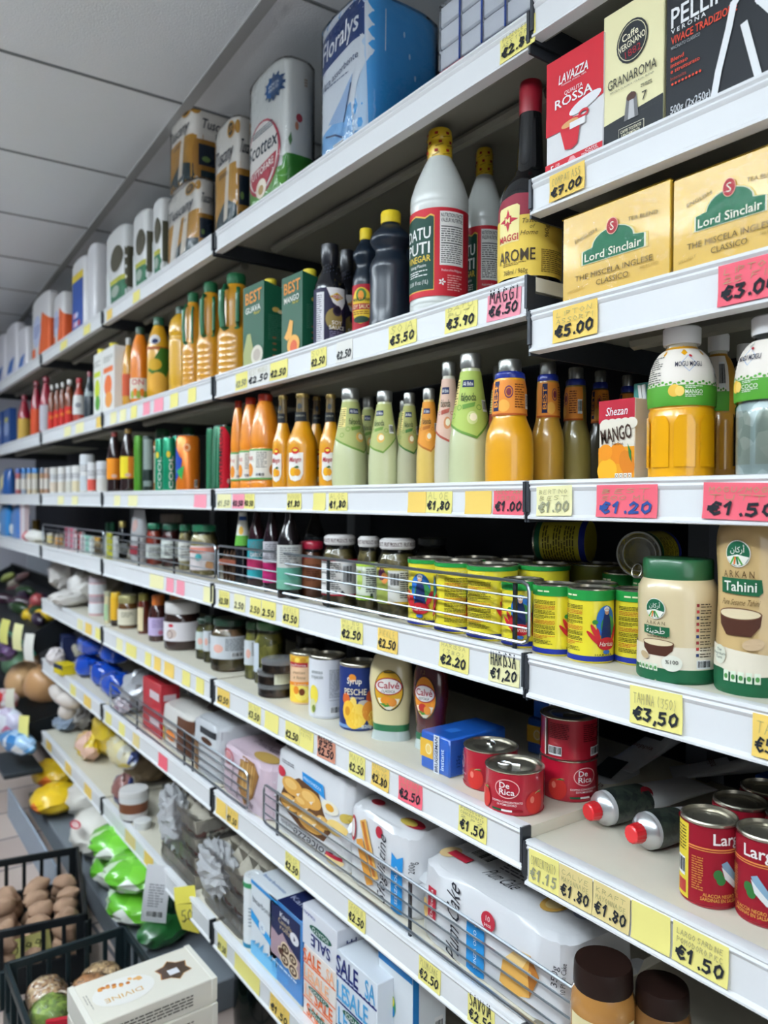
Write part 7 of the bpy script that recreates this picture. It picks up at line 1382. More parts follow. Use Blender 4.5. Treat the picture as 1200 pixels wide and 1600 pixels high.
def lf_pink(L, w, h):
    L.poly([(-w * .02, h * .98), (w * .22, h * .96), (w * .32, h * .78), (w * .22, h * .3), (w * .05, h * .05), (-w * .1, h * .4)], P('8a6236'), 2)
    for k in range(7): L.poly([(w * (-.04 + .045 * k), h * .9), (w * (-.01 + .045 * k), h * .92), (w * (.0 + .035 * k), h * .3), (w * (-.03 + .035 * k), h * .34)], P('c9a266' if k % 2 else 'b08446'), 3)
    L.ring(-w * .30, h * .80, w * .12, h * .15, w * .02, P('b8606a'), 3); L.ell(-w * .30, h * .82, w * .07, h * .07, P('c98a8a'), 3); L.text('Tronchetto', -w * .20, h * .42, h * .11, P('2a2028'), 4, w=h * .6, rot=80); L.text('farcito', -w * .08, h * .3, h * .09, P('2a2028'), 4, w=h * .4, rot=80); L.text('200g', w * .14, h * .14, h * .07, P('2a2028'), 4, w=w * .16)
bagblock(344, 421, 1172, z6, .015, .16, 'pink bag with brown rolled cake picture', PINK, lf_pink, lambda L, w, d: (L.text('Tronchetto', -w * .05, d * .0, d * .14, P('2a2028'), 2, w=w * .5), L.ell(w * .2, -d * .25, w * .2, d * .14, P('a98a4a'), 1), L.ell(-w * .1, d * .3, w * .12, d * .08, P('2a2028'), 1)), h=.125, seed=9)
bagblock(398, 440, 1150, z6, .20, .12, 'pink bag standing behind the front pink one, in shade', M('8a7688', .4, 0, .3), h=.15, seed=10)  # duller pink: shade put into the bag colour
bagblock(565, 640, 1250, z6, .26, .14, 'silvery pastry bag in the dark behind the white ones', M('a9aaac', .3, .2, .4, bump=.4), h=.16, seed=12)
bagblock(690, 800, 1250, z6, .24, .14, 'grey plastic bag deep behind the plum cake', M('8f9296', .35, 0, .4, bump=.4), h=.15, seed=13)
def lf_bw(L, w, h): L.rect(-w * .5, h * .55, w * .5, h * .8, P('c9cccf'), 1); L.rect(-w * .15, h * .78, w * .4, h * .9, P('2a2c30'), 2); L.ell(w * .1, h * .68, w * .2, h * .06, P('4a2f22'), 2); L.rect(-w * .4, h * .05, -w * .2, h * .6, P('8a6a4a'), 1)
bagblock(300, 341, 1135, z6, .015, .16, 'grey and white bag with small dark picture left of the pink one', M('c3c6ca', .3, 0, .5, bump=.4), lf_bw, h=.15, seed=14)
t = bagblock(250, 298, 1102, z6, .02, .18, 'sliced bread in a white and brown bag', M('d9d6d0', .3, 0, .5, bump=.35), lambda L, w, h: (L.rect(w * .1, h * .1, w * .5, h * .9, P('5a3a2a'), 1), L.ell(-w * .1, h * .35, w * .15, h * .12, P('d9823a'), 2), L.rect(-w * .4, h * .15, -w * .3, h * .5, P('c9b060'), 2)), h=.13, seed=15)
mb = MB(); blob(mb, (.08, .06, .14), .06, .07, .035, M('3a2824', .3, 0, .5), 14, 8, .1, 3); mb.build('dark_twist', t)
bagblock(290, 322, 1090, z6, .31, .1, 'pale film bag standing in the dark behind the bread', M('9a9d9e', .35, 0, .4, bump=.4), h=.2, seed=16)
def rbx(L, w, h): L.rect(-w * .1, h * .35, w * .42, h * .65, P('c9bcc0'), 1)
for k, lb in enumerate(('lower red food box with grey strip', 'upper red food box with grey strip')):
    b = pbox(224, 252, 1100, z6, .03, px2=282); x0, x1, y0, y1 = b[:4]
    carton('food_box', lb, 'box', (x0, x1, y0, min(y1, y0 + .2), z6 + k * .086, .085), M('b01e2c', .38, 0, .3), rbx, lambda L, d, h: L.rect(-d * .35, h * .4, d * .3, h * .62, P('c9bcc0')), None, 'red food boxes')
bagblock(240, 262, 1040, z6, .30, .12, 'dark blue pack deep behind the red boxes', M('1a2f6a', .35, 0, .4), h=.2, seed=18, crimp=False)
def foil(px, py, y, rx, ry, rz_, zc, label, col, seed, amp=.1, name='coffee_pack', cat='bag', group=None, zs=None, tilt=0):
    p_ = at(px, py, y); t = thing(name, label, cat, (p_.x, y + ry, zs), 0, group); mb = MB(); crumple(mb, (0, 0, zc), rx, ry, rz_, col, seed, 20, 12, amp); mb.build('bag', t); return t
foil(190, 1070, .02, .085, .07, .068, .075, 'grey and white foil bag with purple foot', M('a9abb0', .3, .1, .5), 21, .16, zs=z6)
foil(180, 1095, -.0, .06, .025, .025, .028, 'purple and white crumpled packet in front of the grey bag', MM(['5a2a4a', 'e0dce0', '8a5a7a'], 30, .35, .4), 22, .15, 'snack_packet', zs=z6)
BLU = M('1443a8', .22, 0, .8)
for i, (px, y, rx, ry, rz_, zc, lb) in enumerate(((118, .03, .075, .055, .042, .045, 'blue coffee pack lying on the shelf, leftmost of the heap'), (142, .04, .08, .06, .045, .048, 'blue coffee pack lying in the middle of the heap'), (160, .02, .07, .055, .048, .05, 'blue coffee pack at the right front of the heap'), (124, .05, .11, .05, .036, .128, 'shiny blue coffee pack lying across the top of the heap'), (156, .06, .075, .06, .045, .142, 'round-ended blue coffee pack on top right of the heap'))):
    p_ = at(px, 1040, y); t = thing('coffee_pack', lb, 'bag', (p_.x, y + ry, z6), 0, 'blue coffee packs'); mb = MB(); blob(mb, (0, 0, zc), rx, ry, rz_, BLU, 18, 10, .1, i + 1, 2.6); mb.build('pack', t)
# far bay small goods on the sixth shelf
def small(px, py, y, w, d, h, zs, label, m, rz=0, lf=None, name='food_box', cat='box', group=None):
    p_ = at(px, py, y); return carton(name, label, cat, (p_.x - w / 2, p_.x + w / 2, y, y + d, zs, h), m, lf, None, None, group, rz=rz)
small(90, 1010, -.02, .10, .06, .045, z6, 'yellow and navy flat box at the far shelf front', M('cdb81f', .4), 8, lambda L, w, h: L.rect(-w / 2, h * .55, w / 2, h, P('27304a')))
small(96, 985, .06, .10, .06, .12, z6, 'dark navy box behind the yellow and navy one', M('1a2448', .4), -6, lambda L, w, h: L.ell(w * .2, h * .5, w * .2, h * .3, P('8a96b0')))
foil(104, 990, .08, .05, .04, .05, .056, 'pale round packet beside the navy box', M('c3beac', .4), 25, .1, 'food_packet', zs=z6)
foil(72, 1008, -.03, .05, .04, .04, .044, 'white and red small bag at the end of the far shelf', M('ded6d6', .4), 26, .12, 'food_packet', zs=z6)
# peanut butter
def l_pb(L, R, h): L.rect(-R * 1.0, h * .18, R * 1.2, h * .66, P('ddd2a4'), 1); L.fine(-R * .2, h * .2, R * .5, h * .62, 16, P('6a5a34'), 2); L.rect(R * .6, h * .18, R * 1.2, h * .66, P('cfc7a0'), 2); L.fine(R * .65, h * .25, R * 1.1, h * .6, 14, P('4a4434'), 3)
for px0, px1, pt, yb, lb, dk in ((888, 992, 1472, 1742, 'peanut butter jar with dark brown lid beside the plum cake bag', 'a5743a'), (985, 1080, 1512, 1752, 'peanut butter jar in shade, second from the plum cake bag', '7a542c')):  # second jar darker: shade put into its contents colour
    pl = plc(px0, px1, pt, z60, yb=yb); rnd('peanut_butter_jar', lb, 'jar', pl, [('jar', X(dk, .2, 1), [(.9, 0), (1, .03), (1, .66), (.97, .75), (.88, .82)]), ('lid', M('221511', .4), [(.90, .82), (.92, .835), (.9, .97), (.86, 1)])], l_pb, -.1, 'peanut butter jars', 28)
# ================================================================ lowest shelf
def pb7(px0, px1, pt, g, label, m, lf=None, lr=None, lt=None, px2=None, d=.07, zs=None, h=None, group='boxes on the lowest shelf', name='food_box', rz=0):
    b = pbox(px0, px1, pt, zs or z7, g, d, px2); h = h or b[5]; return carton(name, label, 'box', b[:5] + (h,), m, lf, lr, lt, group, rz=rz)
def lf_bic(L, w, h):
    L.rect(-w / 2, h * .92, w / 2, h * .97, P('2f86c4'), 1); L.text('bicarbonato', 0, h * .74, h * .075, P('3a4a58'), 3, w=w * .84); L.poly([(-w / 2, h * .58), (-w * .1, h * .5), (w / 2, h * .40), (w / 2, h * .30), (-w * .1, h * .40), (-w / 2, h * .46)], P('2f96d4'), 1); L.ell(-w * .05, h * .47, w * .13, h * .07, P('e6eef4'), 2); L.text('10', -w * .05, h * .47, h * .05, P('2f6aa4'), 4); L.rect(-w / 2, 0, w / 2, h * .16, P('6fb4dc'), 1)
    for k in range(6): L.poly([(w * (-.5 + .16 * k), h * .16), (w * (-.34 + .16 * k), h * .16), (w * (-.3 + .16 * k), h * (.22 + .03 * (k % 3)))], P('4f9fd0'), 2)
pb7(395, 436, 1371, .02, 'white and blue bicarbonate box with wave band', M('dfe5ea', .4), lf_bic, None, lambda L, w, d: L.text('bicarbonato', 0, -d * .2, d * .1, P('2f6aa4'), 2, w=w * .8), d=.10)
pl = plc(380, 412, 1352, z7, yb=1482); rnd('salt_canister', 'white round canister with green and blue bands', 'canister', pl, [('canister', M('e0e4e6', .4), [(1, 0), (1, .96), (.94, 1), (.5, 1), (.45, .985)])], lambda L, R, h: (L.rect(-R * 1.6, 0, R * 1.6, h * .06, P('2a7a9a'), 1), L.rect(-R * 1.6, h * .86, R * 1.6, h * .93, P('3a8a5a'), 1), L.fine(-R * .5, h * .3, R * .5, h * .6, 6, P('9aa4ac'), 2)), 0)
pb7(408, 436, 1352, .17, 'blue and white box behind the bicarbonate box', M('d3dee8', .4), lambda L, w, h: L.rect(-w / 2, h * .7, w / 2, h, P('1f5a9c')), h=.155, d=.05)
def lf_cake(L, w, h):
    dk = P('16204a'); L.rect(-w / 2 + w * .06, h * .3, w / 2 - w * .06, h * .95, dk, 1); L.text('Kani', -w * .02, h * .87, h * .06, P('e6e8ee'), 3, w=w * .28, b=.03); L.text('Cannella', 0, h * .79, h * .06, P('c9b48a'), 3, w=w * .4); L.text('rolls', 0, h * .72, h * .06, P('c9b48a'), 3, w=w * .3); L.ell(w * .28, h * .72, w * .13, h * .07, P('e9e9ec'), 3); L.poly([(w * .26, h * .75), (w * .32, h * .72), (w * .27, h * .69)], dk, 4)
    L.poly([(-w * .44, h * .3), (-w * .44, h * .62), (-w * .2, h * .58), (-w * .08, h * .66), (w * .1, h * .58), (w * .44, h * .5), (w * .44, h * .3)], P('a48a94'), 2)
    for u, v, r_ in ((.02, .50, .14), (.24, .46, .14), (.0, .36, .15), (.25, .33, .15), (-.12, .42, .1)): L.ell(w * u, h * v, w * r_, h * r_ * .55, P('d9c6a6'), 3); L.ring(w * u, h * v, w * r_ * .75, h * r_ * .4, w * .035, P('4a2c22'), 4); L.ell(w * u, h * v, w * .03, h * .02, P('4a2c22'), 5)
    L.fine(-w * .4, h * .2, w * .35, h * .25, 1, P('cfe0f0'), 3); L.fine(-w * .4, h * .06, w * .1, h * .16, 4, P('4a96cf'), 3)
pb7(424, 476, 1398, .02, 'blue box with cinnamon roll picture', M('2672b4', .38, 0, .3), lf_cake, None, lambda L, w, d: (L.rect(-w * .44, -d * .5, w * .44, d * .5, P('16204a'), 1), L.text('Kani', 0, -d * .2, d * .12, P('9aa0b8'), 3, w=w * .4)), d=.12)
def sale(c1, c2, bar, rows):
    def f(L, w, h):
        rr = h / rows
        for i in range(rows):
            v = h - (i + .5) * rr; L.text('SALE', (-w * .22, w * .02, w * .14, -w * .1)[i % 4], v, rr * .66, P(c1 if i % 2 == 0 or i == 3 else c2), 3, w=w * .56, b=.05); L.text(('SA', 'LE', 'LE', 'SA')[i % 4], (w * .34, -w * .36, -w * .32, w * .36)[i % 4], v, rr * .66, P(c2), 2, w=w * .24, b=.05)
            L.rect(-w / 2, v - rr * .5, w * .5, v - rr * .42, P(bar), 1)
            if i == 0: [L.rect(-w * .5 + k * w * .1, v - rr * .42, -w * .45 + k * w * .1, v - rr * .38, P(bar), 2) for k in range(10)]
        for u, v in ((-.0, .46), (.0, .14)): L.ell(w * u, h * v, w * .32, rr * .17, P('1f5a4a'), 5); L.text('IODATO', w * u, h * v, rr * .18, P('e9f0ec'), 7, w=w * .48, b=.03)
    return f
pb7(478, 529, 1484, .015, 'salt box with orange lettering', M('e9e2dc', .4), sale('e0662a', 'f0b48a', 'e0662a', 4), h=.150, d=.07)
def lf_salew(L, w, h): L.text('SALE', w * .05, h * .28, h * .28, P('1c2a6a'), 3, w=w * .56, rot=180, b=.05); L.ell(w * .05, h * .58, w * .32, h * .11, P('1f5a4a'), 3); L.text('IODATO', w * .05, h * .58, h * .11, P('e9f0ec'), 5, w=w * .46, rot=180); L.text('ITALKALI', -w * .28, h * .84, h * .08, P('3a4a9a'), 3, w=w * .34, rot=180)
pb7(476, 530, 1408, .015, 'upside-down white salt box on top of the orange one', M('dfe2ea', .4), lf_salew, lambda L, d, h: L.text('SALE', 0, h * .5, h * .3, P('1c2a6a'), 3, w=d * .5, rot=90), zs=z7 + .151, h=.085, d=.07)
pb7(530, 594, 1487, .012, 'salt box with dark blue and light blue lettering', M('dfe6ee', .4), sale('17246a', '4f9fd0', '17246a', 4), h=.205, d=.065)
def lf_it(L, w, h): L.poly([(-w * .5, h * .10), (-w * .1, h * .16), (w * .2, h * .10), (w * .2, 0), (-w * .5, 0)], P('2f86c4'), 1); L.ell(-w * .1, h * .64, w * .13, h * .1, P('3a9a6a'), 3); L.ell(-w * .1, h * .68, w * .1, h * .05, P('d9d04a'), 4); L.ell(-w * .1, h * .60, w * .11, h * .05, P('2f86c4'), 4); L.rect(-w * .5, h * .94, w * .5, h, P('1f76b8'), 1); L.fine(w * .1, h * .4, w * .4, h * .5, 3, P('9ab4d0'), 2); L.fine(-w * .2, h * .32, w * .2, h * .36, 1, P('5a7aa0'), 2)
pb7(596, 650, 1520, .05, 'white and blue fine salt box, rightmost in view', M('dfe5ea', .4), lf_it, lambda L, d, h: (L.rect(-d / 2, 0, -d * .32, h, P('1f76b8')), L.text('ITALKALI', d * .0, h * .3, d * .16, P('3a4a8a'), 3, w=h * .3, rot=90), L.bars(d * .15, h * .2, d * .4, h * .6)), lambda L, w, d: L.stroke([(-w * .3, d * .2), (0, -d * .1), (w * .3, d * .1)], .002, P('2a3a5a'), 2), h=.235, d=.08)
pb7(556, 596, 1465, .12, 'white salt box with green-blue shield, behind the blue-lettered one', M('d6dee6', .4), lf_it, h=.24, d=.07)
# egg trays wrapped in film
CARD = M('a8a294', .85, noise=.15, nscale=60, bump=.4, bscale=90); EGG = M('7a4638', .5); WRAP = CLEAR(bump=.8, bscale=34, rough=.06, cover=.05, ior=1.4)
def eggs(x, y, w, d, layers, label, seed, rz=0):
    t = thing('egg_tray', label, 'egg tray', (x, y, z7), rz, 'egg trays on the lowest shelf'); nx, ny = 5, 5; lh = .052
    for l in range(layers):
        mb = MB(); zb = l * lh; vs = []; n = 2 * nx; m_ = 2 * ny
        for j in range(m_ + 1):
            for i in range(n + 1):
                ed = i in (0, n) or j in (0, m_); pk = (i % 2 == 0 and j % 2 == 0)
                zz = zb + (.040 if ed else (.062 if pk else (.034 if (i + j) % 2 else .012))); vs.append((-w / 2 + w * i / n, -d / 2 + d * j / m_, zz))
        b = len(vs); vs += [(-w / 2 * .95, -d / 2 * .95, zb), (w / 2 * .95, -d / 2 * .95, zb), (w / 2 * .95, d / 2 * .95, zb), (-w / 2 * .95, d / 2 * .95, zb)]
        fs = [(j * (n + 1) + i, j * (n + 1) + i + 1, (j + 1) * (n + 1) + i + 1, (j + 1) * (n + 1) + i) for j in range(m_) for i in range(n)]
        fs += [tuple(range(0, n + 1)) + (b + 1, b), tuple(j * (n + 1) + n for j in range(m_ + 1)) + (b + 2, b + 1)]
        mb.add(vs, fs, CARD); mb.build('tray', t, sharp=20)
    for l in range(layers - 1):
        for k in range(ny):
            mb = MB(); blob(mb, (w / 2 - .026, -d / 2 + d * (k + .5) / ny, l * lh + .052), .021, .021, .027, EGG, 12, 8); mb.build('egg', t)
        for k in range(nx - 1): mb = MB(); blob(mb, (-w / 2 + w * (k + .5) / nx, -d / 2 + .026, l * lh + .052), .021, .021, .027, EGG, 12, 8); mb.build('egg', t)
    rr = random.Random(seed); mb = MB(); h = layers * lh + .012; n = 26; vs = []
    for i in range(9):
        q = i / 8
        for k in range(n): u, v = sel(w / 2 + .008, d / 2 + .008, 7, k, n); vs.append((u + rr.uniform(-.006, .006), v + rr.uniform(-.006, .006), h * q + rr.uniform(-.005, .005)))
    mb.add(vs, [(i * n + k, i * n + (k + 1) % n, (i + 1) * n + (k + 1) % n, (i + 1) * n + k) for i in range(8) for k in range(n)], WRAP)
    mb.build('film', t, sharp=20)
    mb = MB(); crumple(mb, (-w * .22, -d * .5 + .015, h * .62), w * .33, .04, h * .40, CLEAR(bump=.9, bscale=45, rough=.08, cover=.5, ior=1.7), seed + 9, 26, 18, .22); mb.build('bunched_film', t, sharp=10); return t
e1, e0 = at(397, 790, .02).x, at(312, 790, .02).x
eggs(e1 - .185, .170, .30, .29, 3, 'grey egg trays in clear film, nearest stack with brown eggs showing', 3)
eggs(e1 - .505, .160, .28, .28, 4, 'grey egg trays bunched in white crinkled film, further stack', 11)
# tags hanging at the egg trays
def hang(px, py, y, w, h, label, m, rz, ry, fn=None, cut=None):
    p_ = at(px, py, y); t = MB(); n = 8; f = lambda u, v, o: (u, -.012 * math.sin(max(0, min(1, -v / h)) * 2.6) - o, v); vs = []
    for i in range(n + 1):
        v = -h * i / n; ww = w / 2 * (1 - (cut or 0) * max(0, i / n - .45))
        vs += [f(-ww, v, 0), f(ww, v - (cut or 0) * .02 * (i % 3), 0), f(-ww, v, -.0006), f(ww, v - (cut or 0) * .02 * (i % 3), -.0006)]
    t.add(vs, [q for i in range(n) for a in (4 * i,) for q in ((a, a + 4, a + 5, a + 1), (a + 2, a + 3, a + 7, a + 6), (a, a + 2, a + 6, a + 4), (a + 1, a + 5, a + 7, a + 3))] + [(0, 1, 3, 2), (4 * n, 4 * n + 2, 4 * n + 3, 4 * n + 1)], m); f.curved = 0
    if fn: fn(Lab(f, t), w, h)
    o = t.build('hanging_tag', None, p_); o.rotation_euler = (0, math.radians(ry), math.radians(rz)); return props(o, label, 'tag')
hang(250, 1352, -.014, .075, .17, 'white barcode label hanging over the green bags', M('dedfe2', .5), 55, 6, lambda L, w, h: (L.bars(-w * .35, -h * .92, w * .35, -h * .78), L.fine(-w * .3, -h * .72, w * .3, -h * .3, 9, P('8a8c92'))))
hang(288, 1385, -.014, .062, .115, 'torn yellow paper tag hanging from the egg tray film', M('e0d45a', .6), 48, -10, lambda L, w, h: hand(L, '50', -w * .3, -h * .8, w * .3, h * .3, .003, P('7a7448'), 2), .45)
# goods of the second and third bay, lowest shelf
rnd('food_tub', 'black and white tub with brown food picture beside the egg trays', 'tub', plc(186, 232, 1212, z7, yb=1287), [('tub', M('23201f', .4), [(.8, 0), (.95, .1), (1, .8)]), ('lid', M('d6d4d2', .4), [(1.04, .8), (1.04, .92), (.98, 1)])], lambda L, R, h: (L.rect(-R * 1.5, h * .08, R * 1.5, h * .30, P('e0dedd'), 1), L.rect(-R * 1.5, h * .30, R * 1.5, h * .62, P('7a4a34'), 1), L.rect(-R * 1.5, h * .62, R * 1.5, h * .82, P('dedede'), 1)), 0)
rnd('food_tub', 'white tub lying low behind the black and white one', 'tub', plc(205, 240, 1270, z7, yb=1300)[:2] + (z7, .03, .028), [('tub', M('d9dad8', .4), [(.9, 0), (1, .9), (.9, 1)])], None)
def heap(px, py, y, rx, ry, rz_, zc, label, col, seed, zs, name='food_bag', amp=.12): return foil(px, py, y, rx, ry, rz_, zc, label, col, seed, amp, name, 'bag', None, zs)
heap(192, 1180, .10, .12, .09, .075, .084, 'brown paper bag on the lowest shelf beside the egg trays', M('7a6850', .6, noise=.2), 31, z7)
heap(176, 1190, .0, .06, .04, .055, .06, 'dark blue bag with orange edge on the lowest shelf', MM(['17255a', '17255a', 'c9823a'], 12), 32, z7)
heap(170, 1150, .03, .13, .05, .055, .15, 'blue, white and yellow bag lying on the dark blue one', MM(['1a3a80', 'cfd4de', 'd9c23a', '1a3a80'], 16), 33, z7, amp=.1)
heap(146, 1120, .08, .15, .08, .10, .112, 'big yellow shiny bag on the lowest shelf', M('c9ac1c', .3, 0, .6, bump=.3, bscale=14), 34, z7)
heap(118, 1140, .02, .09, .05, .055, .06, 'yellow bag with red and white end, front of the big yellow one', MM(['c9ac1c', 'c9ac1c', 'd9b0a0', 'e0d8c0'], 14), 35, z7)
heap(104, 1090, .10, .10, .06, .05, .056, 'white paper packets heap at the dark end of the lowest shelf', M('b9b4b0', .6), 36, z7, amp=.25)
heap(84, 1112, .04, .07, .05, .035, .04, 'grey plastic packet at the far front of the lowest shelf', M('8a97a8', .4), 37, z7, amp=.2)
# ================================================================ on the floor in front and below
def crate(x, y, rz, w, d, h, label, m, z=0., floor_z=.012, group='plastic produce crates'):
    """open slatted produce crate"""
    t = thing('produce_crate', label, 'crate', (x, y, z), rz, group); wt = .012
    mb = MB(); box(mb, -w / 2, w / 2, -d / 2, d / 2, 0, floor_z, m); mb.build('base', t)
    for ax, sg, L_ in (('x', -1, w), ('x', 1, w), ('y', -1, d), ('y', 1, d)):
        mb = MB()
        def b(a0, a1, z0, z1):
            if ax == 'x': box(mb, a0, a1, *sorted((sg * d / 2, sg * (d / 2 - wt))), z0, z1, m, .002)
            else: box(mb, *sorted((sg * w / 2, sg * (w / 2 - wt))), a0, a1, z0, z1, m, .002)
        b(-L_ / 2, L_ / 2, h - .024, h); b(-L_ / 2, L_ / 2, .0, h * .40); n = 6
        for k in range(n + 1): c = -L_ / 2 + .012 + (L_ - .024) * k / n; b(c - (.022 if k in (0, n) else .006), c + (.022 if k in (0, n) else .006), h * .38, h - .02)
        mb.build('slatted_side', t)
    return t
BLK = M('15191c', .4); DGR = M('1b2629', .38)
crate(-2.675, -.315, -11, .50, .36, .20, 'black slatted crate holding brown potatoes', BLK)
rr = random.Random(5); POT = M('9a7c66', .75, noise=.18, nscale=30, bump=.2, bscale=60); sp = []
cr, sr_ = math.cos(math.radians(-11)), math.sin(math.radians(-11))
for L_ in range(3):
    for i in range(6):
        for j in range(4):
            u, v = -.19 + .077 * i + rr.uniform(-.015, .015) + .02 * (L_ % 2), -.125 + .082 * j + rr.uniform(-.012, .012)
            if L_ == 2 and (i < 1 or rr.random() < .2): continue
            sp.append((u, v, .045 + .043 * L_ + (.02 * (v + .1) if L_ else 0)))
for k, (u, v, z_) in enumerate(sp):
    mb = MB(); blob(mb, (0, 0, 0), rr.uniform(.036, .046), rr.uniform(.026, .033), rr.uniform(.025, .030), POT, 12, 8, .10, k, 2, rr.uniform(-.5, .5), rr.uniform(0, 3))
    o = mb.build('potato', None, (-2.675 + u * cr - v * sr_, -.315 + u * sr_ + v * cr, z_)); props(o, 'brown potato heaped loose in the black slatted crate', 'potato', 'potatoes in the crate')
tg_ = MB(); L = Lab(flat((0, 0, 0), (0, 1, 0), (0, 0, 1), (1, 0, 0)), tg_); box(tg_, -.0006, .0, -.065, .065, -.032, .032, M('ddd98a', .6)); hand(L, '0,99', -.045, -.016, .045, .03, .003, P('5a5a30'), 2)
o = tg_.build('price_card', None, (-2.462, -.345, .120)); o.rotation_euler = (.12, 0, math.radians(-11)); props(o, 'pale yellow price card tucked inside the potato crate side', 'price card')
crate(-1.985, -.275, 0, .57, .33, .20, 'dark green-black crate holding bagged beans under white boxes', DGR)
for k, (u, v, z_, rx, cols, lb) in enumerate(((-.185, -.075, .085, .07, ['5a3a24', 'c9b08a', '8a5a34', 'e0d8c8'], 'clear bag of brown and white mixed beans in the dark crate'), (-.12, .03, .09, .07, ['7a4a2a', 'b9885a', '3a2a20'], 'clear bag of reddish brown beans in the dark crate'), (-.08, -.085, .10, .055, ['5f7a34', '8aa04a', '4a5a2a'], 'clear bag of green split peas in the dark crate'), (-.20, .07, .07, .055, ['8a6a44', 'd0b48a', '5a4030'], 'clear bag of pale brown pulses in the dark crate corner'))):
    t = thing('bean_bag', lb, 'bag', (-1.985 + u, -.275 + v, z_ + .045), 25 * k, 'bagged beans in the crate'); mb = MB(); blob(mb, (0, 0, 0), rx, .05, .036, MM(cols, 120, .5, .2), 16, 10, .1, k, 2.4); mb.build('beans', t); mb = MB(); crumple(mb, (0, 0, 0), rx + .005, .054, .040, CLEAR(bump=.5, bscale=40, ior=1.3), k, 16, 10, .04); mb.build('film', t)
t = thing('food_packet', 'red and orange packet with white letters leaning by the white boxes', 'packet', (-1.90, -.36, .115), 70); mb = MB(); loft(mb, [(0, .05, .015, 3), (.05, .055, .02, 2.6), (.11, .05, .006, 4)], M('a8182a', .35, 0, .4), 20); mb.build('packet', t); L = Lab(flat((0, -.021, .05), (1, 0, 0), (0, 0, 1), (0, -1, 0))); L.rect(-.04, -.045, .04, -.01, P('d9822a')); L.text('MIX', 0, .02, .03, P('ece6e0'), 3, rot=90); L.build('printed_label', t)
for k, (u, v, c, ln) in enumerate(((-.04, .07, '7a5234', .05), (-.01, .09, 'a87444', .06))):
    t = MB(); tube(t, [(0, 0, 0), (.02, .02, ln)], .008, M(c, .7), 8); o = t.build('cinnamon_stick', None, (-1.985 + u, -.275 + v, .13)); props(o, ('short dark' if k == 0 else 'longer pale') + ' stick poking up from the dark crate', 'spice stick', 'sticks in the crate')
# stacked white gift boxes
def gift(z_, dx, label, window):
    w, d, h = .165, .292, .058; t = thing('gift_box', label, 'box', (-1.763 + dx, -.226, z_), 1.5, 'white gift boxes on the crate'); mb = MB()
    box(mb, -w / 2, w / 2, -d / 2, d / 2, 0, h, M('ddd9cc', .5), .002); mb.build('box', t)
    mb = MB(); box(mb, -w / 2 - .0015, w / 2 + .0015, d / 2 - .012, d / 2 + .0015, h * .1, h + .0015, M('e2dfd4', .5), .0008); box(mb, -w / 2 - .0015, w / 2 + .0015, -d / 2 - .0015, -d / 2 + .012, h * .1, h + .0015, M('e2dfd4', .5), .0008); mb.build('lid_flap', t)
    mb = MB(); L = Lab(topm(0, 0, h), mb)
    if window:
        pts = []; 
        for k in range(12): a = math.pi * 2 * k / 12; r = .042 if k % 2 == 0 else .030; pts.append((r * .95 * math.cos(a) - .005, .075 + r * math.sin(a)))
        L.poly([(p[0] * 1.07, .075 + (p[1] - .075) * 1.07) for p in pts], P('b98a54'), 1); L.poly(pts, M('4a3a30', .2, 0, .8, noise=.4, nscale=40), 2); L.rect(-.01, .06, .012, .085, P('dcdde2'), 3)
        L.ell(.0, -.045, .05, .07, P('e4e2dc'), 1)
        for k in range(16): a = k * 2.4; L.ell(-.028 + .008 * math.cos(a), -.045 + .045 * math.sin(a * 1.7), .006, .005, P(('c98a44', 'a8642c', 'd9a86a')[k % 3]), 2, 8, 40 * k)
        L.text('DIVINE', .018, -.05, .016, P('c9a05a'), 3, w=.085, rot=-90); L.fine(-.03, -.13, .03, -.118, 2, P('a8a49a'), 2)
    L = Lab(right(w / 2, 0, 0), mb); L.fine(-d * .28, h * .22, d * .30, h * .72, 4, P('55524a'), 2, 4); mb.build('print', t); return t
gift(.210, 0, 'lower white gift box, under the windowed one', False); gift(.2685, -.004, 'upper white gift box with star-cut brown window', True)
p_ = onz(322, 1592, .12); t = thing('pasta_bag', 'blue and white patterned bag at the bottom, under the gift boxes', 'bag', (p_.x + .15, p_.y - .02, 0), 8); mb = MB(); loft(mb, [(0, .11, .06, 3), (.03, .12, .065, 2.6), (.10, .12, .05, 2.6), (.125, .115, .01, 4)], MM(['d3d6e2', 'd3d6e2', '3a4a9a', 'c9cfe0', '8a3a44'], 60, .4, .3), 24); mb.build('bag', t); mb = MB(); loft(mb, [(.02, .1215, .0665, 2.6), (.05, .1215, .064, 2.6)], M('20389a', .4), 24); mb.build('blue_band', t)
pl = (onz(398, 1590, .28).x, .13, 0, .052, .30); rnd('wine_bottle', 'big dark round-shouldered bottle on the floor under the lowest shelf', 'bottle', (at(400, 1560, .14).x, .14, 0, .062, .235), [('bottle', X('0d1512', .06, 1), [(.9, 0), (1, .03), (1, .55), (.92, .72), (.66, .86), (.3, .95), (.28, 1)])], None, n=30)
rnd('wine_bottle', 'dark green bottle in the gap beside the torn yellow tag', 'bottle', (at(272, 1420, .05).x, .05, .09, .035, .21), [('bottle', X('0f3222', .08, 1), [(.9, 0), (1, .03), (1, .62), (.7, .74), (.35, .84), (.32, 1)])], None)
crate(at(12, 1590, -.55).x - .10, -.62, 0, .36, .24, .22, 'dark crate corner with leafy greens at the lower left edge', DGR)
lf_ = MB(); GL = M('4a8a2c', .5); c0 = at(12, 1590, -.55).x - .10
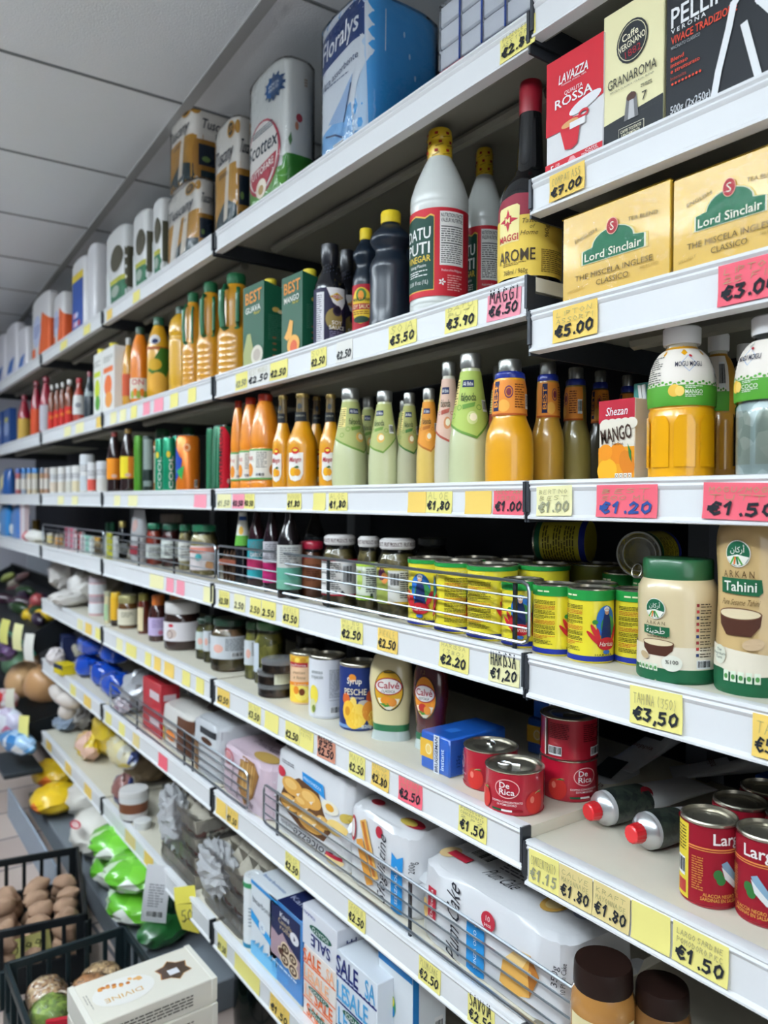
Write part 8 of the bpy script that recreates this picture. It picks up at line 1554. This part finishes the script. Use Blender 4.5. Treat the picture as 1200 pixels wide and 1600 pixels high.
for k in range(9):
    a = rr.uniform(-.5, .5); x, y = c0 + rr.uniform(-.08, .16), -.60 + rr.uniform(-.08, .08)
    lf_.add([(x - .012, y, .16), (x + .012, y, .16), (x + .016 + a * .05, y + .01, .22), (x + a * .12, y + .02, .27), (x - .014 + a * .05, y + .012, .22)], [(0, 1, 2, 3, 4)], GL)
o = lf_.build('leafy_greens'); props(o, 'green leaves sticking up in the lower left crate', 'greens')
# low stand along the foot of the second and third bays with bags
mb = MB(); box(mb, -3.85, -2.02, -.075, .40, 0, .09, M('6f757c', .5), .004); o = mb.build('low_stand'); props(o, 'low grey stand under the shelves carrying rice and green bags', 'stand')
mb = MB(); box(mb, -3.85, -2.92, -.165, -.155, .0, .13, M('8a95a2', .4), .002); o = mb.build('bin_panel'); props(o, 'grey-blue side panel in front of the rice sacks', 'panel')
GRN = MM(['5fae2a', '5fae2a', '6fbf34', 'e4e8e0'], 11, .3, .5)
gx = at(190, 1400, .0).x
for k, (dx, dy, z_, rx, rz_, lb) in enumerate(((-.08, .05, .148, .13, .054, 'green and white bag, bottom far one of the green bag pile'), (.19, .03, .146, .13, .052, 'green and white bag, bottom near one of the green bag pile'), (-.07, .04, .242, .125, .046, 'bright green bag on the far top of the green bag pile'), (.18, .02, .238, .12, .044, 'green and white bag on the near top of the green bag pile'), (.385, .05, .138, .06, .044, 'dark green bag at the near end of the green bag pile'))):
    t = thing('salad_bag', lb, 'bag', (gx + dx, dy - .03, z_), 8 * k - 12, 'green bags'); mb = MB(); crumple(mb, (0, 0, 0), rx, .10, rz_, GRN if k < 4 else M('1f5a2a', .35, 0, .4), 40 + k, 22, 14, .07); mb.build('bag', t)
sx = at(135, 1290, -.05).x
t = thing('rice_sack', 'white sack with red oval mark on the low stand', 'sack', (sx - .09, .03, .175), -10); mb = MB(); crumple(mb, (0, 0, 0), .165, .115, .078, M('dcd9d0', .5, 0, .2), 51, 24, 16, .05); mb.build('sack', t)
L = Lab(flat((.10, -.10, .075), (.94, .30, -.1), (-.25, .85, .35), (.1, -.35, .93))); L.ell(0, 0, .035, .017, P('a8283a'), 9); L.ell(0, 0, .026, .010, P('dcd9d4'), 10); L.text('RISO', 0, 0, .014, P('a8283a'), 12); L.build('red_mark', t)
t = thing('rice_sack', 'crumpled white sack behind the one with the red oval', 'sack', (sx - .40, .09, .19), 15); mb = MB(); crumple(mb, (0, 0, 0), .125, .11, .095, M('d2cec4', .5, 0, .2), 52, 20, 14, .09); mb.build('sack', t)
yx = at(85, 1225, -.05).x
for k, (dx, z_, lb) in enumerate(((0, .155, 'yellow and orange snack bag lying on the low stand'), (-.16, .19, 'yellow snack bag with ring print behind the other yellow one'))):
    t = thing('snack_bag', lb, 'bag', (yx + dx * 1.5 - .08, -.03 + .05 * k, z_), 30 * k - 20, 'yellow snack bags'); mb = MB(); crumple(mb, (0, 0, 0), .125, .10, .058, MM(['e0b81c', 'e6c42a', 'e0b81c', 'd9702a'], 9, .35, .4), 60 + k, 20, 14, .06); mb.build('bag', t)
px_ = at(70, 1195, .0).x
t = thing('water_pack', 'dark blue wrapped pack lying behind the yellow bags', 'pack', (px_ - .25, .19, .17), 0); mb = MB(); blob(mb, (0, 0, 0), .30, .085, .08, M('1f3c5c', .25, 0, .6), 18, 10, .08, 3, 3); mb.build('pack', t)
# ---------------------------------------------------------------- produce display at the far end
mb = MB(); box(mb, -6.3, at(66, 900).x, .38, .45, 0, zl('S4') - .07, M('b3b8c0', .5)); box(mb, -6.3, at(66, 900).x - .01, .20, .40, 0, .60, M('3a4248', .5)); o = mb.build('display_stand'); props(o, 'pale grey produce display stand at the far end of the shelves', 'stand')
xr = at(64, 900).x
def tray(z_, y0, y1, rise, label, colr):
    t = thing('produce_tray', label, 'tray', (xr - 1.16, y0, z_), 0); t.rotation_euler = (math.radians(rise), 0, 0); d = y1 - y0; mb = MB()
    box(mb, -1.14, 1.14, 0, d, -.012, 0, BLK); box(mb, -1.14, 1.14, d - .012, d, 0, .10, BLK); box(mb, -1.14, -1.128, 0, d, 0, .09, BLK); box(mb, 1.128, 1.14, 0, d, 0, .09, BLK); mb.build('tray', t)
    mb = MB(); box(mb, -1.14, 1.14, -.012, 0, -.015, .035, colr, .003); o = mb.build('front_rail', t); o['label'] = 'green front rail'; return t
GR_ = M('3f8a74', .4)
tray(H - .735, -.02, .36, 28, 'sloping black produce tray with green rail, upper one', GR_)
tray(H - 1.16, -.04, .36, 10, 'sloping black produce tray with green rail, lower one', GR_)
def veg(name, px, py, y, rx, ry, rz_, col, label, cat, yaw=0., tilt=0., grp=None, seed=1):
    p_ = at(px, py, y); mb = MB(); blob(mb, (0, 0, 0), rx, ry, rz_, M(col, .45, 0, .3), 14, 9, .05, seed, 2, tilt, yaw); o = mb.build(name, None, p_); return props(o, label, cat, grp)
for k, (px, py, c, nm, lb) in enumerate(((12, 908, 'b9c46a', 'zucchini', 'pale green squash, upper one in the top produce row'), (22, 917, 'c3b9a4', 'zucchini', 'whitish long squash below the pale green one'), (34, 908, '6a4a48', 'sweet_potato', 'reddish brown root lying in the top produce row'), (20, 925, '8a5a5c', 'sweet_potato', 'reddish root in front of the whitish squash'))): veg(nm, px, py - 6, .21, .13, .028, .028, c, lb, 'vegetable', .15, -.25, 'long vegetables', k)
for k, (px, py, c, lb) in enumerate(((40, 954, 'c8641f', 'orange fruit in the dark tray, first'), (57, 949, 'c0601f', 'orange fruit in the dark tray, beside the peppers'), (23, 945, '3a6a2a', 'small green vegetable in the dark tray'), (58, 938, 'a8484a', 'small red vegetable high in the dark tray'))): veg('tangerine' if k < 2 else 'bell_pepper', px, py, .12, .045, .04, .04, c, lb, 'produce', seed=k)
for k, (px, py) in enumerate(((44, 961), (57, 965), (66, 961), (72, 967), (78, 961), (70, 974), (86, 953))): veg('lemon', px, py, .10 + .01 * k, .05, .036, .035, 'd9b41e', 'yellow lemon among the lemons in the upper tray end', 'lemon', .4 * k, 0, 'lemons in the upper tray', k)
for k, (px, py, rx, c, lb) in enumerate(((38, 1062, .16, 'c39a6c', 'big tan butternut squash on the lower tray'), (70, 1068, .10, 'b98c5e', 'rounded tan squash right of the big one'), (62, 1040, .10, 'b5875a', 'tan squash neck behind the big one'))): veg('butternut_squash', px, py, .05 if k < 2 else .22, rx, .10, .095, c, lb, 'squash', -.3, 0, 'butternut squashes', k)
veg('pumpkin', 28, 1036, .16, .14, .10, .09, '5f8264', 'green striped pumpkin behind the tan squashes', 'pumpkin', seed=4)
for k, (px, py, a, lb) in enumerate(((92, 1085, .5, 'white mushroom-like vegetable upright in the dark gap'), (108, 1095, .9, 'pale vegetable beside the upright white one'), (104, 1112, .1, 'white vegetable lying lowest in the dark gap'))): veg('turnip', px, py, .03, .06, .035, .035, 'cfc6be', lb, 'vegetable', a, .6 - .4 * k, 'white vegetables', k)
for k, (px, py, y, rx, rz_, cols, lb) in enumerate(((8, 1092, -.10, .10, .05, ['b8242c', 'e0dcdc'], 'red and white packet at the left picture edge'), (14, 1130, -.14, .12, .07, ['dfe2ea', 'c9d6ea', 'b86a8a'], 'white and pink packet below the red and white one'), (28, 1160, -.14, .13, .05, ['2f74b0', '6aa6d6', 'e2e6ea'], 'light blue packet at the foot of the left pile'), (6, 1018, -.06, .10, .05, ['3a2a4a', '6a4a7a', '1a1c24'], 'dark purple packet at the left edge under the green rail'))):
    p_ = at(px, py, y); t = thing('snack_packet', lb, 'packet', p_, 20, 'packets piled at the left edge'); mb = MB(); crumple(mb, (0, 0, 0), rx, .05, rz_, MM(cols, 14, .35, .4), 70 + k, 18, 12, .08); mb.build('packet', t)
zb_ = at(20, 1170, -.14).z - .05; mb = MB(); box(mb, -.17, .17, -.07, .09, zb_ - .022, zb_, M('2a3036', .5), .004); o = mb.build('shelf_basket', None, (at(22, 1170, -.14).x, -.14, 0)); props(o, 'dark shallow basket fixed to the produce display under the packets', 'basket')
for k, (px, py, rz, lb) in enumerate(((10, 968, -.06, 'pale yellow price card hanging on the upper green rail, left one'), (30, 975, -.06, 'pale yellow price card hanging on the upper green rail, middle one'), (47, 990, -.05, 'whitish price card hanging on the upper green rail, right one'), (38, 1118, -.12, 'long yellow price card hanging on the lower green rail'), (16, 1076, -.10, 'cream price card hanging on the lower green rail'))):
    hang(px, py, rz, .07, .13 if k != 3 else .17, lb, M(('d9d67a', 'e2dfa6', 'e3e2da', 'e2dc86', 'dfdccb')[k], .6), 25, 6 - 4 * k)
for k in range(9):
    v = .10 + .035 * (k % 4); o = MB(); blob(o, (0, 0, 0), .085, .034, .034, M(('2a1a34', '24401f', '3a2030')[k % 3], .3, 0, .5), 14, 9, .04, k, 2, .1, .5 * (k % 3)); p_ = (xr - .46 - .13 * k, -.02 + v, H - .735 + v * .532 + .045)
    o = o.build('aubergine' if k % 3 != 1 else 'cucumber', None, p_); props(o, ('dark purple vegetable' if k % 3 == 0 else 'dark green vegetable' if k % 3 == 1 else 'dark reddish vegetable') + ' lying in the upper produce tray', 'vegetable', ('purple', 'green', 'reddish')[k % 3] + ' vegetables in the upper tray')
# ================================================================ price tags: shelf, bay, [(px0, px1, colour, price, small heading)]
TAGS = {('S1', 1): [(775, 829, 'y', '\u20ac2.80', 'FAZZOLETTI|ASS 10 PZ')], ('S1', 2): [(166, 174, 'o', ''), (207, 217, 'y', '')], ('S1', 3): [(94, 104, 'y', ''), (130, 140, 'y', '')],
 ('C', 0): [(855, 909, 'o', '\u20ac7.00', 'COMPAT ASS')], ('T', 0): [(862, 931, 'o', '\u20ac5.00', 'LIPTON|ASSORTI'), (1119, 1222, 'r', '\u20ac3.00', 'LIPTON|25 FIL')],
 ('S2', 1): [(367, 385, 'y', '\u20ac2.50'), (386, 420, 'w', '\u20ac2.50', 'BEST MANGO'), (421, 448, 'y', '\u20ac2.50', ''), (484, 508, 'y', '\u20ac2.50', 'SOY'), (524, 549, 'w', '\u20ac2.50'), (605, 648, 'y', '\u20ac3.50', 'SOIA'), (693, 743, 'y', '\u20ac3.90', 'DATU|PUTI'), (759, 811, 'p', '\u20ac6.50', '!MAGGI')],
 ('S2', 2): [(172, 181, 'l', ''), (187, 196, 'l', ''), (204, 213, 'y', ''), (223, 233, 'p', ''), (240, 254, 'p', ''), (265, 277, 'y', ''), (293, 305, 'y', '')], ('S2', 3): [(100, 110, 'l', ''), (118, 130, 'l', ''), (150, 158, 'o', '')],
 ('S3', 0): [(839, 894, 'l', '\u20ac1.00', 'BERTINO|BEST'), (933, 1028, 'r', '\u20ac1.20', 'BEST|500 ML'), (1100, 1226, 'r', '\u20ac1.50', 'MOGU/MOGU|TUTTI')],
 ('S3', 1): [(339, 360, 'l', '\u20ac1.50'), (363, 381, 'p', '\u20ac0.50'), (382, 397, 'y', '\u20ac0.50', 'FRUT'), (448, 470, 'y', '\u20ac1.80', 'MANGO'), (489, 508, 'y', ''), (513, 542, 'y', '\u20ac1,80', 'ALOE'), (637, 665, 'o', ''), (666, 706, 'y', '\u20ac1,80', 'ALOE'), (726, 767, 'o', ''), (771, 819, 'r', '\u20ac1.00', 'NECTAR|(250)')],
 ('S3', 2): [(178, 187, 'l', ''), (200, 214, 'l', ''), (303, 322, 'p', '')], ('S3', 3): [(90, 99, 'l', ''), (112, 121, 'l', '')],
 ('S4', 0): [(988, 1070, 'y', '\u20ac3,50', 'TAHINA (350)'), (1181, 1262, 'o', '\u20ac5,50', 'TAHINI')],
 ('S4', 1): [(342, 358, 'y', '\u20ac2.50', 'SUGO'), (366, 383, 'l', '2.50'), (391, 408, 'y', '2.50'), (409, 431, 'y', '2.50'), (442, 467, 'y', '\u20ac3.50', 'PICKLE'), (533, 567, 'y', '\u20ac2.50', 'MIXED|PICKLE'), (591, 622, 'o', '\u20ac2.50', 'PICKLE'), (688, 734, 'y', '\u20ac2.20', 'HARISSA|(380)'), (765, 813, 'l', '\u20ac1,20', '!HARISSA')],
 ('S4', 2): [(234, 255, 'l', ''), (260, 271, 'p', ''), (276, 288, 'p', ''), (318, 333, 'l', '')],
 ('S5', 0): [(832, 879, 'y', '\u20ac1.15', 'CONCENTRATO'), (880, 932, 't', '\u20ac1.80', 'CALVE|MAYONNAISE'), (934, 992, 't', '\u20ac1.80', 'KRAFT|MAYONNAISE'), (994, 1055, 'y', ''), (1060, 1148, 'y', '\u20ac1.50', 'LARGO SARDINE|POMODORO PICC')],
 ('S5', 1): [(340, 359, 'o', '\u20ac3.50'), (389, 408, 'y', '\u20ac3.50', 'OLIVE'), (415, 436, 'y', ''), (447, 469, 'y', '\u20ac2.50', ''), (470, 491, 'y', '', 'ANANAS|FETTE'), (497, 525, 's', '\u20ac2.50', '!PESCHE|820'), (547, 572, 'y', '\u20ac2.50', 'MAYO'), (583, 610, 'o', '\u20ac2.80', 'KETCHUP|CALVE'), (625, 662, 'r', '\u20ac2.50', 'LIEVITO|INSTANT'), (720, 764, 'y', '\u20ac1.50', 'POMODORO|CONCENTRATO|2 PZ')],
 ('S5', 2): [(182, 191, 'l', ''), (197, 213, 'y', ''), (227, 236, 'y', ''), (241, 251, 'o', ''), (257, 272, 'o', ''), (285, 297, 'y', ''), (307, 319, 'y', '')], ('S5', 3): [(121, 129, 'l', ''), (133, 143, 'o', ''), (149, 157, 'y', '')],
 ('S6', 1): [(339, 354, 'o', ''), (356, 373, 'o', '\u20ac1.50', 'PAN'), (448, 470, 'y', '\u20ac2.50', 'DOLCE'), (547, 574, 'y', '\u20ac2.50', 'SFOGLIA'), (659, 693, 'y', '\u20ac2.50', 'PLUM CAKE'), (736, 778, 'y', '\u20ac2.50', '!SAVOIA')],
 ('S6', 2): [(165, 174, 'y', ''), (186, 195, 'y', ''), (208, 218, 't', ''), (248, 262, 'r', '')], ('S6', 3): [(110, 118, 'y', ''), (131, 142, 'o', '')],
 ('S7', 1): [(342, 356, 'y', '\u20ac1.50'), (369, 408, 'y', ''), (425, 455, 'o', '\u20ac1.50', 'SALE')], ('S7', 2): [(196, 212, 't', ''), (226, 240, 'o', '')], ('S7', 3): [(72, 80, 'o', ''), (102, 111, 'o', ''), (132, 143, 'o', '')]}
ORD = ('first', 'second', 'third', 'fourth', 'fifth', 'sixth', 'seventh', 'eighth', 'ninth', 'tenth')
for (s_, b_), L_ in TAGS.items():
    for k, e in enumerate(L_):
        hd = e[4] if len(e) > 4 else None; big = bool(hd) and hd[0] == '!'; w_ = at(e[1], 790).x - at(e[0], 790).x
        where = '%s from the far end, %s rail, %s' % (ORD[k], NAMEZ[s_], ('nearest bay', 'middle bay', 'second bay', 'third bay')[b_]) if len(L_) > 1 else 'only one on the %s rail, %s' % (NAMEZ[s_], ('nearest bay', 'middle bay', 'second bay', 'third bay')[b_])
        tag(e[0], e[1], s_, b_, e[2], e[3], where, (hd.lstrip('!') or None) if hd else None, v0=.043 if s_ == 'C' else (.047 if s_ in ('S1', 'S3') else .052), pw=min(.0034, w_ * .045), hbig=big, tilt=((k * 7) % 5 - 2) * .7,
            ink='2a4a8a' if (s_, b_, k) == ('S3', 0, 1) else ('8a8a70' if (s_, b_, k) in (('S3', 0, 0), ('S5', 0, 0), ('S2', 1, 0), ('S3', 1, 0)) else '20242a'))
